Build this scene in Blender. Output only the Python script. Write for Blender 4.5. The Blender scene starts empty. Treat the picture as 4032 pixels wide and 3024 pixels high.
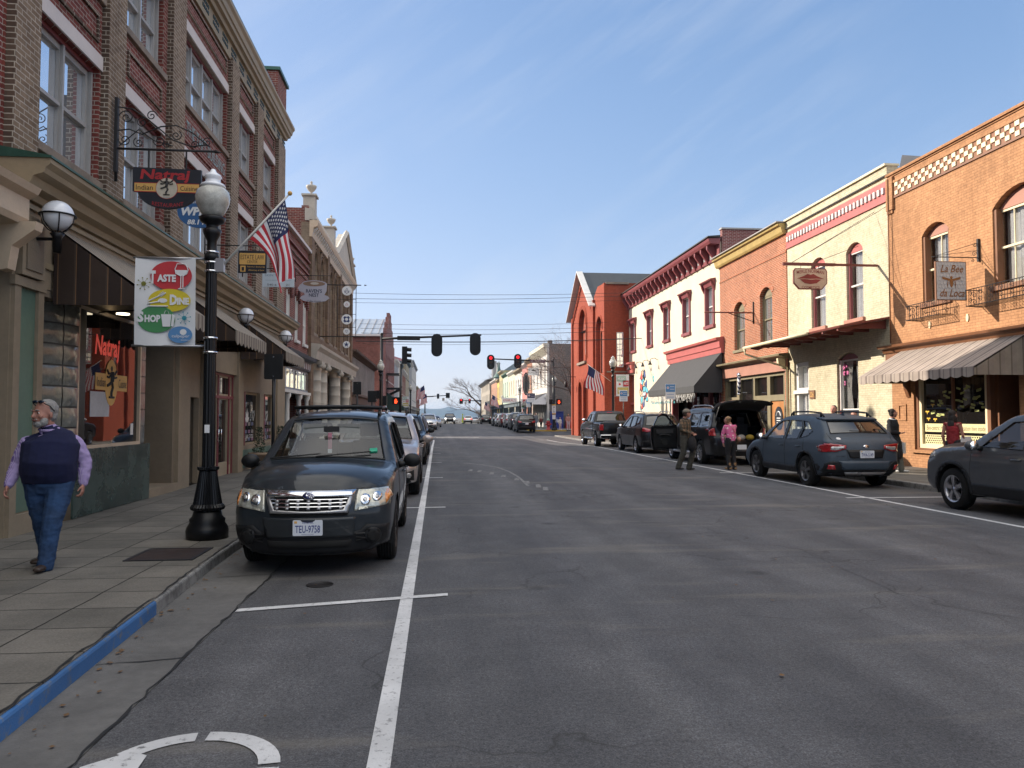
import bpy, bmesh, math, random
from mathutils import Vector, Matrix, geometry
from mathutils.bvhtree import BVHTree
random.seed(7)
C = bpy.context.scene.collection
PI = math.pi
R_ = math.radians
def nodes(name):
 m = bpy.data.materials.new(name); m.use_nodes = True
 nt = m.node_tree; b = nt.nodes['Principled BSDF']
 return m, nt, b
def N(nt, typ, **kw):
 n = nt.nodes.new(typ)
 for k, v in kw.items():
  if k.startswith('i_'):
   key = k[2:].replace('_', ' ')
   n.inputs[int(key) if key.isdigit() else key].default_value = v
  else: setattr(n, k, v)
 return n
def c4(c): return (c[0], c[1], c[2], 1)
def setv(b, **kw):
 for k, v in kw.items(): b.inputs[k.replace('_', ' ')].default_value = v
def noise(nt, vec, scale, detail=4, rough=.55):
 n = N(nt, 'ShaderNodeTexNoise'); n.inputs['Scale'].default_value = scale
 n.inputs['Detail'].default_value = detail; n.inputs['Roughness'].default_value = rough
 nt.links.new(vec, n.inputs['Vector']); return n.outputs['Fac']
def ramp(nt, fac, a, b, c0=(0, 0, 0), c1=(1, 1, 1)):
 r = N(nt, 'ShaderNodeValToRGB'); e = r.color_ramp.elements
 e[0].position = a; e[1].position = b; e[0].color = c4(c0); e[1].color = c4(c1)
 nt.links.new(fac, r.inputs[0]); return r.outputs[0]
def mix(nt, fac, a, b, typ='MIX'):
 m = N(nt, 'ShaderNodeMix', data_type='RGBA', blend_type=typ)
 for s, v in ((0, fac), (6, a), (7, b)):
  if hasattr(v, 'links'): nt.links.new(v, m.inputs[s])
  elif isinstance(v, (int, float)): m.inputs[s].default_value = v
  else: m.inputs[s].default_value = c4(v)
 return m.outputs[2]
def bump(nt, b, h, strength=.3, dist=.01):
 bp = N(nt, 'ShaderNodeBump'); bp.inputs['Strength'].default_value = strength
 bp.inputs['Distance'].default_value = dist
 nt.links.new(h, bp.inputs['Height']); nt.links.new(bp.outputs[0], b.inputs['Normal'])
def pos(nt): return N(nt, 'ShaderNodeNewGeometry').outputs['Position']
def sc(c, k): return tuple(min(1, x * k) for x in c)
MC = {}
def pm(name, col, rough=.7, metal=0, var=.18, vs=2.5, bs=0, bstr=.25, coat=0, spec=.5, dist=.01):
 """plain procedural material: base colour broken by two noises"""
 if name in MC: return MC[name]
 m, nt, b = nodes(name)
 setv(b, Roughness=rough, Metallic=metal); b.inputs['Coat Weight'].default_value = coat
 b.inputs['Coat Roughness'].default_value = .04
 b.inputs['Specular IOR Level'].default_value = spec
 p = pos(nt)
 if var > 0:
  n1 = ramp(nt, noise(nt, p, vs, 6), .3, .7)
  c = mix(nt, n1, sc(col, 1 - var), sc(col, 1 + var * .7))
  n2 = ramp(nt, noise(nt, p, vs * 9, 3), .35, .65, (1 - var * .5,) * 3, (1, 1, 1))
  c = mix(nt, 1.0, c, n2, 'MULTIPLY')
  nt.links.new(c, b.inputs['Base Color'])
  r = N(nt, 'ShaderNodeMapRange'); nt.links.new(n1, r.inputs[0])
  r.inputs[3].default_value = max(0, rough - .06); r.inputs[4].default_value = min(1, rough + .08)
  nt.links.new(r.outputs[0], b.inputs['Roughness'])
 else: b.inputs['Base Color'].default_value = c4(col)
 if bs: bump(nt, b, noise(nt, p, bs, 5), bstr, dist)
 MC[name] = m; return m
def emit(name, col, s):
 if name in MC: return MC[name]
 m, nt, b = nodes(name); setv(b, Roughness=.3)
 b.inputs['Base Color'].default_value = c4(col); b.inputs['Emission Color'].default_value = c4(col)
 b.inputs['Emission Strength'].default_value = s; MC[name] = m; return m
def uvec(nt, div=1):
 """(x+y, z) in metres: works on every axis-aligned wall"""
 s = N(nt, 'ShaderNodeSeparateXYZ'); nt.links.new(pos(nt), s.inputs[0])
 a = N(nt, 'ShaderNodeMath', operation='ADD'); nt.links.new(s.outputs[0], a.inputs[0]); nt.links.new(s.outputs[1], a.inputs[1])
 c = N(nt, 'ShaderNodeCombineXYZ'); nt.links.new(a.outputs[0], c.inputs[0]); nt.links.new(s.outputs[2], c.inputs[1])
 return c.outputs[0]
def brick(name, c1, c2, mortar, w=.215, h=.075, ms=.008, painted=False, dirt=.35, rough=.85):
 if name in MC: return MC[name]
 m, nt, b = nodes(name); setv(b, Roughness=rough); b.inputs['Specular IOR Level'].default_value = .25
 v = uvec(nt); t = N(nt, 'ShaderNodeTexBrick'); nt.links.new(v, t.inputs['Vector'])
 for k, x in (('Color1', c4(c1)), ('Color2', c4(c2)), ('Mortar', c4(mortar)), ('Scale', 1.0), ('Mortar Size', ms), ('Mortar Smooth', .3), ('Brick Width', w), ('Row Height', h), ('Bias', 0.)):
  t.inputs[k].default_value = x
 p = pos(nt)
 n1 = ramp(nt, noise(nt, p, .55, 7, .7), .35, .72, (1, 1, 1), (1 - dirt,) * 3)
 n2 = ramp(nt, noise(nt, p, 7, 5, .7), .3, .7, (.74, .74, .74), (1.06, 1.06, 1.06))
 mp = N(nt, 'ShaderNodeMapping'); mp.inputs['Scale'].default_value = (3, 3, .25); nt.links.new(p, mp.inputs[0])
 n3 = ramp(nt, noise(nt, mp.outputs[0], 1.2, 5), .5, .8, (1, 1, 1), (1 - dirt * .5, 1 - dirt * .55, 1 - dirt * .6))
 c = mix(nt, 1.0, mix(nt, 1.0, mix(nt, 1.0, t.outputs['Color'], n1, 'MULTIPLY'), n2, 'MULTIPLY'), n3, 'MULTIPLY')
 nt.links.new(c, b.inputs['Base Color'])
 inv = N(nt, 'ShaderNodeMath', operation='SUBTRACT'); inv.inputs[0].default_value = 1
 nt.links.new(t.outputs['Fac'], inv.inputs[1])
 ad = N(nt, 'ShaderNodeMath', operation='ADD'); nt.links.new(inv.outputs[0], ad.inputs[0]); nt.links.new(noise(nt, p, 30, 3), ad.inputs[1])
 bump(nt, b, ad.outputs[0], .7 if painted else .5, .008 if painted else .006)
 MC[name] = m; return m
def stripe(name, cols, period, rough=.8, coord='y', dirt=.25, vert=False):
 """striped cloth along y; cols = list of (position 0..1, colour)"""
 if name in MC: return MC[name]
 m, nt, b = nodes(name); setv(b, Roughness=rough); b.inputs['Specular IOR Level'].default_value = .2
 s = N(nt, 'ShaderNodeSeparateXYZ'); p = pos(nt); nt.links.new(p, s.inputs[0])
 q = N(nt, 'ShaderNodeMath', operation='ADD'); nt.links.new(s.outputs[0], q.inputs[0]); nt.links.new(s.outputs[1], q.inputs[1])
 src = {'y': s.outputs[1], 'xy': q.outputs[0], 'x': s.outputs[0], 'z': s.outputs[2]}[coord]
 d = N(nt, 'ShaderNodeMath', operation='DIVIDE'); d.inputs[1].default_value = period; nt.links.new(src, d.inputs[0])
 f = N(nt, 'ShaderNodeMath', operation='FRACT'); nt.links.new(d.outputs[0], f.inputs[0])
 r = N(nt, 'ShaderNodeValToRGB'); r.color_ramp.interpolation = 'CONSTANT'
 e = r.color_ramp.elements
 e[0].position = cols[0][0]; e[0].color = c4(cols[0][1]); e[1].position = cols[1][0]; e[1].color = c4(cols[1][1])
 for a, c in cols[2:]:
  x = e.new(a); x.color = c4(c)
 nt.links.new(f.outputs[0], r.inputs[0])
 n1 = ramp(nt, noise(nt, p, 1.6, 6, .65), .35, .75, (1, 1, 1), (1 - dirt,) * 3)
 nt.links.new(mix(nt, 1.0, r.outputs[0], n1, 'MULTIPLY'), b.inputs['Base Color'])
 bump(nt, b, noise(nt, p, 5, 4), .35, .02)
 MC[name] = m; return m
def glass(name, tint=(.02, .025, .03), alpha=1.0, wav=0.02, rough=.015, refl=1.45, metal=0):
 """window glass: fresnel gloss over dark tint; alpha<1 lets what is behind show through"""
 if name in MC: return MC[name]
 m, nt, b = nodes(name); p = pos(nt)
 setv(b, Roughness=rough, IOR=refl, Metallic=metal); b.inputs['Base Color'].default_value = c4(tint)
 b.inputs['Specular IOR Level'].default_value = .9
 if wav: bump(nt, b, noise(nt, p, 1.3, 2), wav, .05)
 if alpha < 1:
  gl = N(nt, 'ShaderNodeBsdfGlossy'); gl.inputs['Roughness'].default_value = rough
  tr = N(nt, 'ShaderNodeBsdfTransparent'); k = alpha; tr.inputs[0].default_value = (tint[0] * 4 + 1 - k, tint[1] * 4 + 1 - k, tint[2] * 4 + 1 - k, 1)
  lw = N(nt, 'ShaderNodeLayerWeight'); pw = N(nt, 'ShaderNodeMath', operation='POWER'); nt.links.new(lw.outputs['Facing'], pw.inputs[0]); pw.inputs[1].default_value = 4.5; fr = N(nt, 'ShaderNodeMath', operation='MULTIPLY_ADD'); nt.links.new(pw.outputs[0], fr.inputs[0]); fr.inputs[1].default_value = .85; fr.inputs[2].default_value = .07
  if wav: nt.links.new(b.inputs['Normal'].links[0].from_socket, gl.inputs['Normal'])
  ms = N(nt, 'ShaderNodeMixShader'); nt.links.new(fr.outputs[0], ms.inputs[0]); nt.links.new(tr.outputs[0], ms.inputs[1]); nt.links.new(gl.outputs[0], ms.inputs[2])
  nt.links.new(ms.outputs[0], nt.nodes['Material Output'].inputs[0])
 MC[name] = m; return m
def paint(name, col, flake=.15, rough=.28):
 if name in MC: return MC[name]
 m, nt, b = nodes(name); p = pos(nt)
 setv(b, Roughness=rough, Metallic=.5 if max(col) > .2 else 0); b.inputs['Specular IOR Level'].default_value = .12; b.inputs['Coat Weight'].default_value = 1 if max(col) > .2 else .62; b.inputs['Coat IOR'].default_value = 1.45; b.inputs['Coat Roughness'].default_value = .03
 n = ramp(nt, noise(nt, p, 6, 5), .3, .75, sc(col, 1 + flake), sc(col, 1 - flake * .3))
 s = N(nt, 'ShaderNodeSeparateXYZ'); nt.links.new(p, s.inputs[0])
 mr = N(nt, 'ShaderNodeMapRange'); mr.inputs[1].default_value = .2; mr.inputs[2].default_value = .75; mr.inputs[3].default_value = .16; mr.inputs[4].default_value = 0
 nt.links.new(s.outputs[2], mr.inputs[0])
 mu = N(nt, 'ShaderNodeMath', operation='MULTIPLY'); nt.links.new(mr.outputs[0], mu.inputs[0]); nt.links.new(noise(nt, p, 7, 5), mu.inputs[1])
 nt.links.new(mix(nt, mu.outputs[0], n, (.16, .15, .135)), b.inputs['Base Color'])
 ru = N(nt, 'ShaderNodeMapRange'); nt.links.new(mu.outputs[0], ru.inputs[0]); ru.inputs[3].default_value = .012; ru.inputs[4].default_value = .3
 nt.links.new(ru.outputs[0], b.inputs['Coat Roughness'])
 MC[name] = m; return m
class MB:
 def __init__(s, f=None): s.v = []; s.f = []; s.m = []; s.mats = []; s.fr = f; s.sm = []
 def mi(s, mat):
  if mat not in s.mats: s.mats.append(mat)
  return s.mats.index(mat)
 def add(s, vs, fs, mat, smooth=False, raw=False):
  o = len(s.v); fr = s.fr
  s.v += [tuple(v) if (fr is None or raw) else fr(*v) for v in vs]
  k = s.mi(mat)
  for f in fs: s.f.append([i + o for i in f]); s.m.append(k); s.sm.append(smooth)
 def box(s, a0, a1, b0, b1, c0, c1, mat):
  s.add([(a0, b0, c0), (a1, b0, c0), (a1, b1, c0), (a0, b1, c0), (a0, b0, c1), (a1, b0, c1), (a1, b1, c1), (a0, b1, c1)],
   [(0, 3, 2, 1), (4, 5, 6, 7), (0, 1, 5, 4), (1, 2, 6, 5), (2, 3, 7, 6), (3, 0, 4, 7)], mat)
 def quad(s, a, b, c, d, mat): s.add([a, b, c, d], [(0, 1, 2, 3)], mat)
 def plate(s, poly, c0, c1, mat, holes=()):
  """flat polygon(s) in (a,b), thick from c0 to c1, with holes"""
  loops = [list(poly)] + [list(h) for h in holes]
  flat = [p for l in loops for p in l]
  tri = geometry.tessellate_polygon([[Vector((p[0], p[1], 0)) for p in l] for l in loops])
  n = len(flat)
  vs = [(p[0], p[1], c1) for p in flat] + [(p[0], p[1], c0) for p in flat]
  fs = [tuple(t) for t in tri] + [tuple(i + n for i in reversed(t)) for t in tri]
  o = 0
  for l in loops:
   k = len(l)
   for i in range(k):
    j = (i + 1) % k; fs.append((o + i, o + j, n + o + j, n + o + i))
   o += k
  s.add(vs, fs, mat)
 def prof(s, poly, a0, a1, mat, cap=True):
  """(b,c) profile swept along a"""
  n = len(poly); vs = [(a0, p[0], p[1]) for p in poly] + [(a1, p[0], p[1]) for p in poly]
  fs = [(i, (i + 1) % n, n + (i + 1) % n, n + i) for i in range(n)]
  if cap:
   tri = geometry.tessellate_polygon([[Vector((p[0], p[1], 0)) for p in poly]])
   fs += [tuple(t) for t in tri] + [tuple(n + i for i in reversed(t)) for t in tri]
  s.add(vs, fs, mat)
 def tube(s, pts, r, mat, n=8, cap=True, close=False):
  pts = [Vector(p) for p in pts]; k = len(pts)
  if not hasattr(r, '__len__'): r = [r] * k
  vs = []; up = None
  for i, p in enumerate(pts):
   a = pts[i - 1] if (i > 0 or close) else p; b = pts[(i + 1) % k] if (i < k - 1 or close) else p
   t = (b - a).normalized()
   if up is None:
    up = Vector((0, 0, 1)) if abs(t.z) < .9 else Vector((1, 0, 0))
   x = t.cross(up).normalized(); y = x.cross(t).normalized(); up = y
   for j in range(n):
    q = 2 * PI * j / n; vs.append(p + (x * math.cos(q) + y * math.sin(q)) * r[i])
  fs = []
  for i in range(k if close else k - 1):
   i2 = (i + 1) % k
   for j in range(n): fs.append((i * n + j, i * n + (j + 1) % n, i2 * n + (j + 1) % n, i2 * n + j))
  if cap and not close: fs += [tuple(range(n)), tuple((k - 1) * n + j for j in reversed(range(n)))]
  s.add(vs, fs, mat, smooth=n > 5)
 def lathe(s, prof, c, mat, n=24, axis='z', flute=0, squash=1):
  """prof = (radius, height) list, around an axis through c"""
  vs = []; k = len(prof)
  for r, h in prof:
   for j in range(n):
    q = 2 * PI * j / n; rr = r * (1 - (flute if (j % 2 and r > 0) else 0))
    x, y = rr * math.cos(q), rr * math.sin(q) * squash
    vs.append({'z': (c[0] + x, c[1] + y, c[2] + h), 'x': (c[0] + h, c[1] + x, c[2] + y), 'y': (c[0] + x, c[1] + h, c[2] + y)}[axis])
  fs = [(i * n + j, i * n + (j + 1) % n, (i + 1) * n + (j + 1) % n, (i + 1) * n + j) for i in range(k - 1) for j in range(n)]
  fs += [tuple(range(n)), tuple((k - 1) * n + j for j in range(n))]
  s.add(vs, fs, mat, smooth=not flute)
 def sphere(s, c, r, mat, n=16, m=10, sq=(1, 1, 1)):
  prof = [(math.sin(PI * i / m), -math.cos(PI * i / m)) for i in range(m + 1)]
  vs = [(c[0] + r * p * math.cos(2 * PI * j / n) * sq[0], c[1] + r * p * math.sin(2 * PI * j / n) * sq[1], c[2] + r * h * sq[2]) for p, h in prof for j in range(n)]
  fs = [(i * n + j, i * n + (j + 1) % n, (i + 1) * n + (j + 1) % n, (i + 1) * n + j) for i in range(m) for j in range(n)]
  s.add(vs, fs, mat, smooth=True)
 def build(s, name, parent=None, local=False, bevel=0, weld=False, world_loc=None, auto=False):
  me = bpy.data.meshes.new(name)
  off = Vector((0, 0, 0))
  if parent is not None and not local:
   q = parent
   while q is not None: off += q.location; q = q.parent
  vs = [tuple(Vector(v) - off) for v in s.v]
  me.from_pydata(vs, [], s.f)
  for m in s.mats: me.materials.append(m)
  for p, k, sm in zip(me.polygons, s.m, s.sm): p.material_index = k; p.use_smooth = sm
  bm = bmesh.new(); bm.from_mesh(me)
  if weld: bmesh.ops.remove_doubles(bm, verts=bm.verts, dist=.0004)
  bmesh.ops.recalc_face_normals(bm, faces=bm.faces)
  bm.to_mesh(me); bm.free(); me.update()
  o = bpy.data.objects.new(name, me); C.objects.link(o)
  if parent is not None: o.parent = parent
  if bevel:
   b = o.modifiers.new('bevel', 'BEVEL'); b.width = bevel; b.segments = 2; b.limit_method = 'ANGLE'; b.angle_limit = R_(40)
  return o
def thing(name, label, cat, loc=(0, 0, 0), rz=0, group=None):
 o = bpy.data.objects.new(name, None); C.objects.link(o)
 o.location = loc; o.rotation_euler = (0, 0, rz); o.empty_display_size = .2
 return tag(o, label, cat, group)
def tag(o, label, cat, group=None):
 o['label'] = label; o['category'] = cat
 if group: o['group'] = group
 return o
def struct(o): o['kind'] = 'structure'; return o
def stuff(o): o['kind'] = 'stuff'; return o
def kids(o): return [c for c in KID.get(o.name, [])]
def dup(root, loc, rz=None, label=None, mats=None):
 """copy a thing with its parts and sub-parts"""
 def cp(o, par):
  c = o.copy(); C.objects.link(c); c.parent = par
  if mats and c.data and any(m in mats for m in c.data.materials):
   c.data = c.data.copy()
   for i, m in enumerate(c.data.materials):
    if m in mats: c.data.materials[i] = mats[m]
  for ch in [x for x in allobj if x.parent == o]: cp(ch, c)
  return c
 allobj = list(C.objects); r = cp(root, None); r.location = loc
 if rz is not None: r.rotation_euler = (0, 0, rz)
 if label: r['label'] = label
 return r
def FX(x0, s): return lambda u, v, d: (x0 + s * d, u, v)       # facade along the street
def FY(y0): return lambda u, v, d: (u, y0 - d, v)              # wall that faces the camera side
def FYb(y0): return lambda u, v, d: (u, y0 + d, v)             # wall that faces away
def FG(o, r, u):                                                # any frame
 o, r, u = Vector(o), Vector(r).normalized(), Vector(u).normalized(); n = r.cross(u)
 return lambda a, b, c: tuple(o + r * a + u * b + n * c)
def rect(a0, a1, b0, b1): return [(a0, b0), (a1, b0), (a1, b1), (a0, b1)]
def ell(cx, cy, rx, ry, n=28, a0=0, a1=2 * PI):
 full = abs(a1 - a0 - 2 * PI) < 1e-6; k = n if full else n + 1
 return [(cx + rx * math.cos(a0 + (a1 - a0) * i / n), cy + ry * math.sin(a0 + (a1 - a0) * i / n)) for i in range(k)]
def arched(a0, a1, b0, b1, rise, n=10):
 """opening with a segmental (or round) arch; b1 = crown height"""
 c = (a0 + a1) / 2; h = (a1 - a0) / 2
 if rise <= 0: return rect(a0, a1, b0, b1)
 r = (h * h + rise * rise) / (2 * rise); cy = b1 - r; q = math.asin(min(1, h / r))
 if rise >= h: q = PI / 2
 return [(a0, b0), (a1, b0)] + [(c + r * math.sin(t), cy + r * math.cos(t)) for t in [q - 2 * q * i / n for i in range(n + 1)]]
def rrect(a0, a1, b0, b1, r, n=4):
 out = []
 for cx, cy, s in ((a1 - r, b0 + r, -PI / 2), (a1 - r, b1 - r, 0), (a0 + r, b1 - r, PI / 2), (a0 + r, b0 + r, PI)):
  out += [(cx + r * math.cos(s + PI / 2 * i / n), cy + r * math.sin(s + PI / 2 * i / n)) for i in range(n + 1)]
 return out
FONT = {}
TMP = bpy.data.scenes.new('scratch')
def evalmesh(o):
 TMP.collection.objects.link(o); vl = TMP.view_layers[0]; vl.update(); dg = vl.depsgraph; dg.update()
 me = bpy.data.meshes.new_from_object(o.evaluated_get(dg)); TMP.collection.objects.unlink(o); return me
def text_mesh(s, shear=0, bold=0, res=2):
 cu = bpy.data.curves.new('lettering', 'FONT'); cu.body = s; cu.shear = shear; cu.offset = bold
 cu.extrude = .0; cu.resolution_u = res
 ob = bpy.data.objects.new('lettering', cu); me = evalmesh(ob)
 vs = [tuple(v.co) for v in me.vertices]; fs = [tuple(p.vertices) for p in me.polygons]
 bpy.data.objects.remove(ob); bpy.data.curves.remove(cu); bpy.data.meshes.remove(me)
 return vs, fs
def letter(mb, s, cx, cy, w, h, d, mat, shear=0, bold=0, arc=0, rot=0):
 """text centred at (cx,cy), fitted to w x h in frame units, a flat face at depth d"""
 key = (s, shear, bold)
 if key not in FONT: FONT[key] = text_mesh(s, shear, bold)
 vs, fs = FONT[key]
 if not vs: return
 x0 = min(v[0] for v in vs); x1 = max(v[0] for v in vs); y0 = min(v[1] for v in vs); y1 = max(v[1] for v in vs)
 out = []
 for v in vs:
  a = (v[0] - x0) / (x1 - x0) - .5; b = (v[1] - y0) / (y1 - y0) - .5
  X, Y = a * w, b * h + arc * (1 - 4 * a * a)
  if rot: X, Y = X * math.cos(rot) - Y * math.sin(rot), X * math.sin(rot) + Y * math.cos(rot)
  out.append((cx + X, cy + Y, d))
 mb.add(out, fs, mat)
M = {}
def defmats():
 M['red_brick'] = brick('red_brick', (.175, .045, .038), (.26, .066, .052), (.42, .36, .31))
 M['dark_brick'] = brick('dark_red_brick', (.19, .045, .045), (.25, .06, .055), (.5, .44, .40))
 M['tan_brick'] = brick('tan_brick', (.20, .135, .09), (.29, .21, .145), (.48, .42, .35))
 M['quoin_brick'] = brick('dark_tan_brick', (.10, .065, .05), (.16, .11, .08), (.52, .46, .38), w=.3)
 M['lintel'] = pm('white_stone', (.58, .53, .51), .7, var=.08)
 M['sill'] = pm('weathered_stone', (.24, .19, .15), .85, var=.3, bs=20)
 M['stucco'] = pm('tan_stucco', (.27, .215, .15), .9, var=.16, vs=1.2, bs=60, bstr=.4)
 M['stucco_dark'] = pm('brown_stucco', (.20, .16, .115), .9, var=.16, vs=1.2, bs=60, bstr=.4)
 M['cornice'] = pm('beige_cornice_paint', (.33, .27, .19), .6, var=.12)
 M['cornice2'] = pm('brown_tan_cornice', (.29, .23, .145), .6, var=.15)
 M['cream'] = pm('cream_paint', (.55, .43, .31), .6, var=.12)
 M['green'] = pm('green_painted_panel', (.10, .165, .125), .55, var=.15, vs=1.5)
 M['green_metal'] = pm('green_metal_flashing', (.035, .10, .075), .35, .3, var=.2)
 M['dark_green'] = pm('dark_green_paint', (.012, .03, .025), .5, var=.2)
 M['marble'] = pm('dark_green_marble', (.05, .078, .07), .25, var=.45, vs=2.2)
 M['sash'] = pm('grey_sash_paint', (.33, .32, .31), .5, var=.1)
 M['maroon'] = pm('maroon_paint', (.17, .035, .045), .5, var=.12)
 M['glass'] = glass('window_glass', (.86, .90, .95), refl=1.7, metal=.85)
 M['shopglass'] = glass('shop_glass', (.01, .009, .009), refl=1.5, wav=.01)
 M['clear'] = glass('clear_glass', (.0, .0, .0), alpha=.15, wav=.02)
 M['car_glass'] = glass('car_glass', (.003, .012, .009), alpha=.32, wav=0)
 M['car_tint'] = glass('tinted_car_glass', (.006, .007, .008), wav=0, refl=1.6)
 M['black'] = pm('black_painted_iron', (.006, .0065, .008), .36, .0, var=.2, spec=.35)
 M['iron'] = pm('matte_black_iron', (.012, .011, .013), .6, var=.2)
 M['blackplastic'] = pm('black_plastic', (.010, .0105, .0115), .45, var=.15, vs=8, spec=.3)
 M['cladding'] = pm('grey_black_cladding', (.012, .0125, .014), .55, var=.15, vs=8, spec=.25)
 M['rubber'] = pm('tyre_rubber', (.010, .010, .010), .8, spec=.2, var=.3, vs=12, bs=90)
 M['rim'] = pm('alloy_rim', (.42, .42, .44), .28, .85, var=.08)
 M['rimdark'] = pm('dark_alloy', (.03, .03, .032), .35, .6, var=.08)
 M['chrome'] = pm('chrome', (.75, .76, .78), .08, 1, var=0)
 M['silverp'] = pm('silver_plastic', (.4, .4, .41), .3, .7, var=.05)
 M['white'] = pm('white_paint', (.62, .61, .58), .6, var=.1)
 M['signwhite'] = pm('white_sign_vinyl', (.72, .73, .74), .5, var=.04)
 M['signblack'] = pm('black_sign_paint', (.01, .012, .02), .45, var=.1)
 M['ink'] = pm('dark_lettering', (.02, .018, .016), .6, var=0)
 M['gold'] = pm('ochre_sign_paint', (.62, .36, .10), .55, var=.08)
 M['signred'] = pm('red_sign_paint', (.38, .02, .025), .5, var=.08)
 M['seat'] = pm('dark_seat_fabric', (.022, .022, .024), .85, var=.2)
 M['dash'] = pm('dash_plastic', (.015, .015, .016), .7, var=.1)
 M['taillight'] = pm('red_tail_light', (.32, .01, .015), .15, var=.1, vs=15, coat=1)
 M['brakelit'] = emit('lit_brake_light', (1, .03, .03), .45)
 M['whitelens'] = pm('clear_lamp_lens', (.5, .5, .5), .1, .4, var=.3, vs=30, coat=1)
 M['amber'] = pm('amber_lens', (.6, .2, .03), .15, var=.1, coat=1)
 M['platewhite'] = pm('licence_plate_white', (.62, .65, .7), .4, var=.03)
 M['plateblue'] = pm('plate_blue', (.02, .04, .2), .5, var=0)
 M['interior'] = pm('dark_interior', (.008, .008, .008), .95, var=.2)
 M['under'] = pm('car_underbody', (.006, .006, .006), .9, var=.2)
 M['curtain'] = pm('white_curtain', (.6, .6, .58), .9, var=.15, vs=6)
 M['globe'] = pm('white_globe_glass', (.72, .75, .8), .12, var=.02, coat=.5)
 M['concrete'] = pm('concrete', (.2, .19, .18), .9, var=.25, bs=30)
 M['wood_red'] = pm('red_brown_paint', (.17, .045, .035), .55, var=.15)
 M['roofdark'] = pm('flat_roof_tar', (.06, .058, .055), .9, var=.25)
 M['skin'] = pm('skin', (.42, .2, .145), .55, var=.12, vs=12)
defmats()
HAZE=True
sce = bpy.context.scene
cam = bpy.data.objects.new('camera', bpy.data.cameras.new('camera')); C.objects.link(cam)
cam.data.sensor_width = 36; cam.data.lens = 36 * 1660 / 2212; cam.data.clip_end = 20000; cam.data.clip_start = .05
YAW = math.atan(161 / 1660); PITCH = math.atan(70.5 / 1660)
cam.location = (0, 0, 1.62); cam.rotation_euler = (PI / 2 + PITCH, 0, -YAW)
sce.camera = cam
sce.view_settings.view_transform = 'Standard'; sce.view_settings.look = 'None'
sce.view_settings.exposure = 1.76; sce.view_settings.gamma = 1
SUN = Vector((-1, .49, .50)).normalized()
sl = bpy.data.lights.new('sun', 'SUN'); sl.energy = 2.4; sl.angle = R_(.53); sl.color = (1, .88, .74)
so = bpy.data.objects.new('sun', sl); C.objects.link(so); so.rotation_euler = SUN.to_track_quat('Z', 'Y').to_euler()
w = bpy.data.worlds.new('World'); sce.world = w; w.use_nodes = True; nt = w.node_tree
sky = nt.nodes.new('ShaderNodeTexSky'); sky.sky_type = 'NISHITA'; sky.sun_disc = False
sky.sun_elevation = math.asin(SUN.z); sky.sun_rotation = math.atan2(SUN.x, SUN.y)
sky.altitude = 100; sky.air_density = 1.0; sky.dust_density = .6; sky.ozone_density = 4.0
bg = nt.nodes['Background']; bg.inputs[1].default_value = .15
tc = nt.nodes.new('ShaderNodeTexCoord')
mr = nt.nodes.new('ShaderNodeMapping'); mr.inputs['Rotation'].default_value = (0, R_(33), 0); nt.links.new(tc.outputs['Generated'], mr.inputs[0])
mp = nt.nodes.new('ShaderNodeMapping'); mp.inputs['Scale'].default_value = (.9, 2.0, 9.0)
nt.links.new(mr.outputs[0], mp.inputs[0])
f1 = ramp(nt, noise(nt, mp.outputs[0], 1.5, 8, .6), .45, .70)
f2 = ramp(nt, noise(nt, tc.outputs['Generated'], 2.6, 3), .38, .62)
f3 = mix(nt, 1.0, f1, f2, 'MULTIPLY')
mu = nt.nodes.new('ShaderNodeMath'); mu.operation = 'MULTIPLY'; mu.inputs[1].default_value = .42; nt.links.new(f3, mu.inputs[0])
def vm(op, a, b_):
 n_ = nt.nodes.new('ShaderNodeVectorMath'); n_.operation = op
 for i, v in enumerate((a, b_)):
  if hasattr(v, 'links'): nt.links.new(v, n_.inputs[i])
  else: n_.inputs[i].default_value = v
 return n_.outputs[0]
soft = vm('DIVIDE', sky.outputs[0], vm('ADD', (1, 1, 1), vm('DIVIDE', sky.outputs[0], (3.0, 3.4, 4.0))))
hs = nt.nodes.new('ShaderNodeHueSaturation'); hs.inputs['Saturation'].default_value = 1.12; hs.inputs['Value'].default_value = .82; nt.links.new(soft, hs.inputs['Color'])
cl = mix(nt, mu.outputs[0], vm('MULTIPLY', hs.outputs[0], (1.13, .99, 1.0)), (1.6, 1.72, 1.9))
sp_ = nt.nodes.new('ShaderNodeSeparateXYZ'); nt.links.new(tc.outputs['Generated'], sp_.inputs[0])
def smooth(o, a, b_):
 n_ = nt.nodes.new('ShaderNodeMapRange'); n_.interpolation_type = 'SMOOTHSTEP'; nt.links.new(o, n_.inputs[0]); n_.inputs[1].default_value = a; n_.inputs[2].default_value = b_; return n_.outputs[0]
vx = nt.nodes.new('ShaderNodeMath'); vx.operation = 'MAXIMUM'; nt.links.new(smooth(sp_.outputs[1], .35, -.25), vx.inputs[0]); nt.links.new(smooth(sp_.outputs[2], .80, .97), vx.inputs[1])  # bright veil overhead and behind the camera, added as extra fill for shaded surfaces
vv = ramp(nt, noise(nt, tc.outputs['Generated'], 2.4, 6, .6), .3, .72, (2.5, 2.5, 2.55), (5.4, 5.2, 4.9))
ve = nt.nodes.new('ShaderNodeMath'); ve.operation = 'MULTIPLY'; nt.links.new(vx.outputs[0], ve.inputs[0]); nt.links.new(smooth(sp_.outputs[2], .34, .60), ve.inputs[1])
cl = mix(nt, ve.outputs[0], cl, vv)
nt.links.new(cl, bg.inputs[0])
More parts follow.
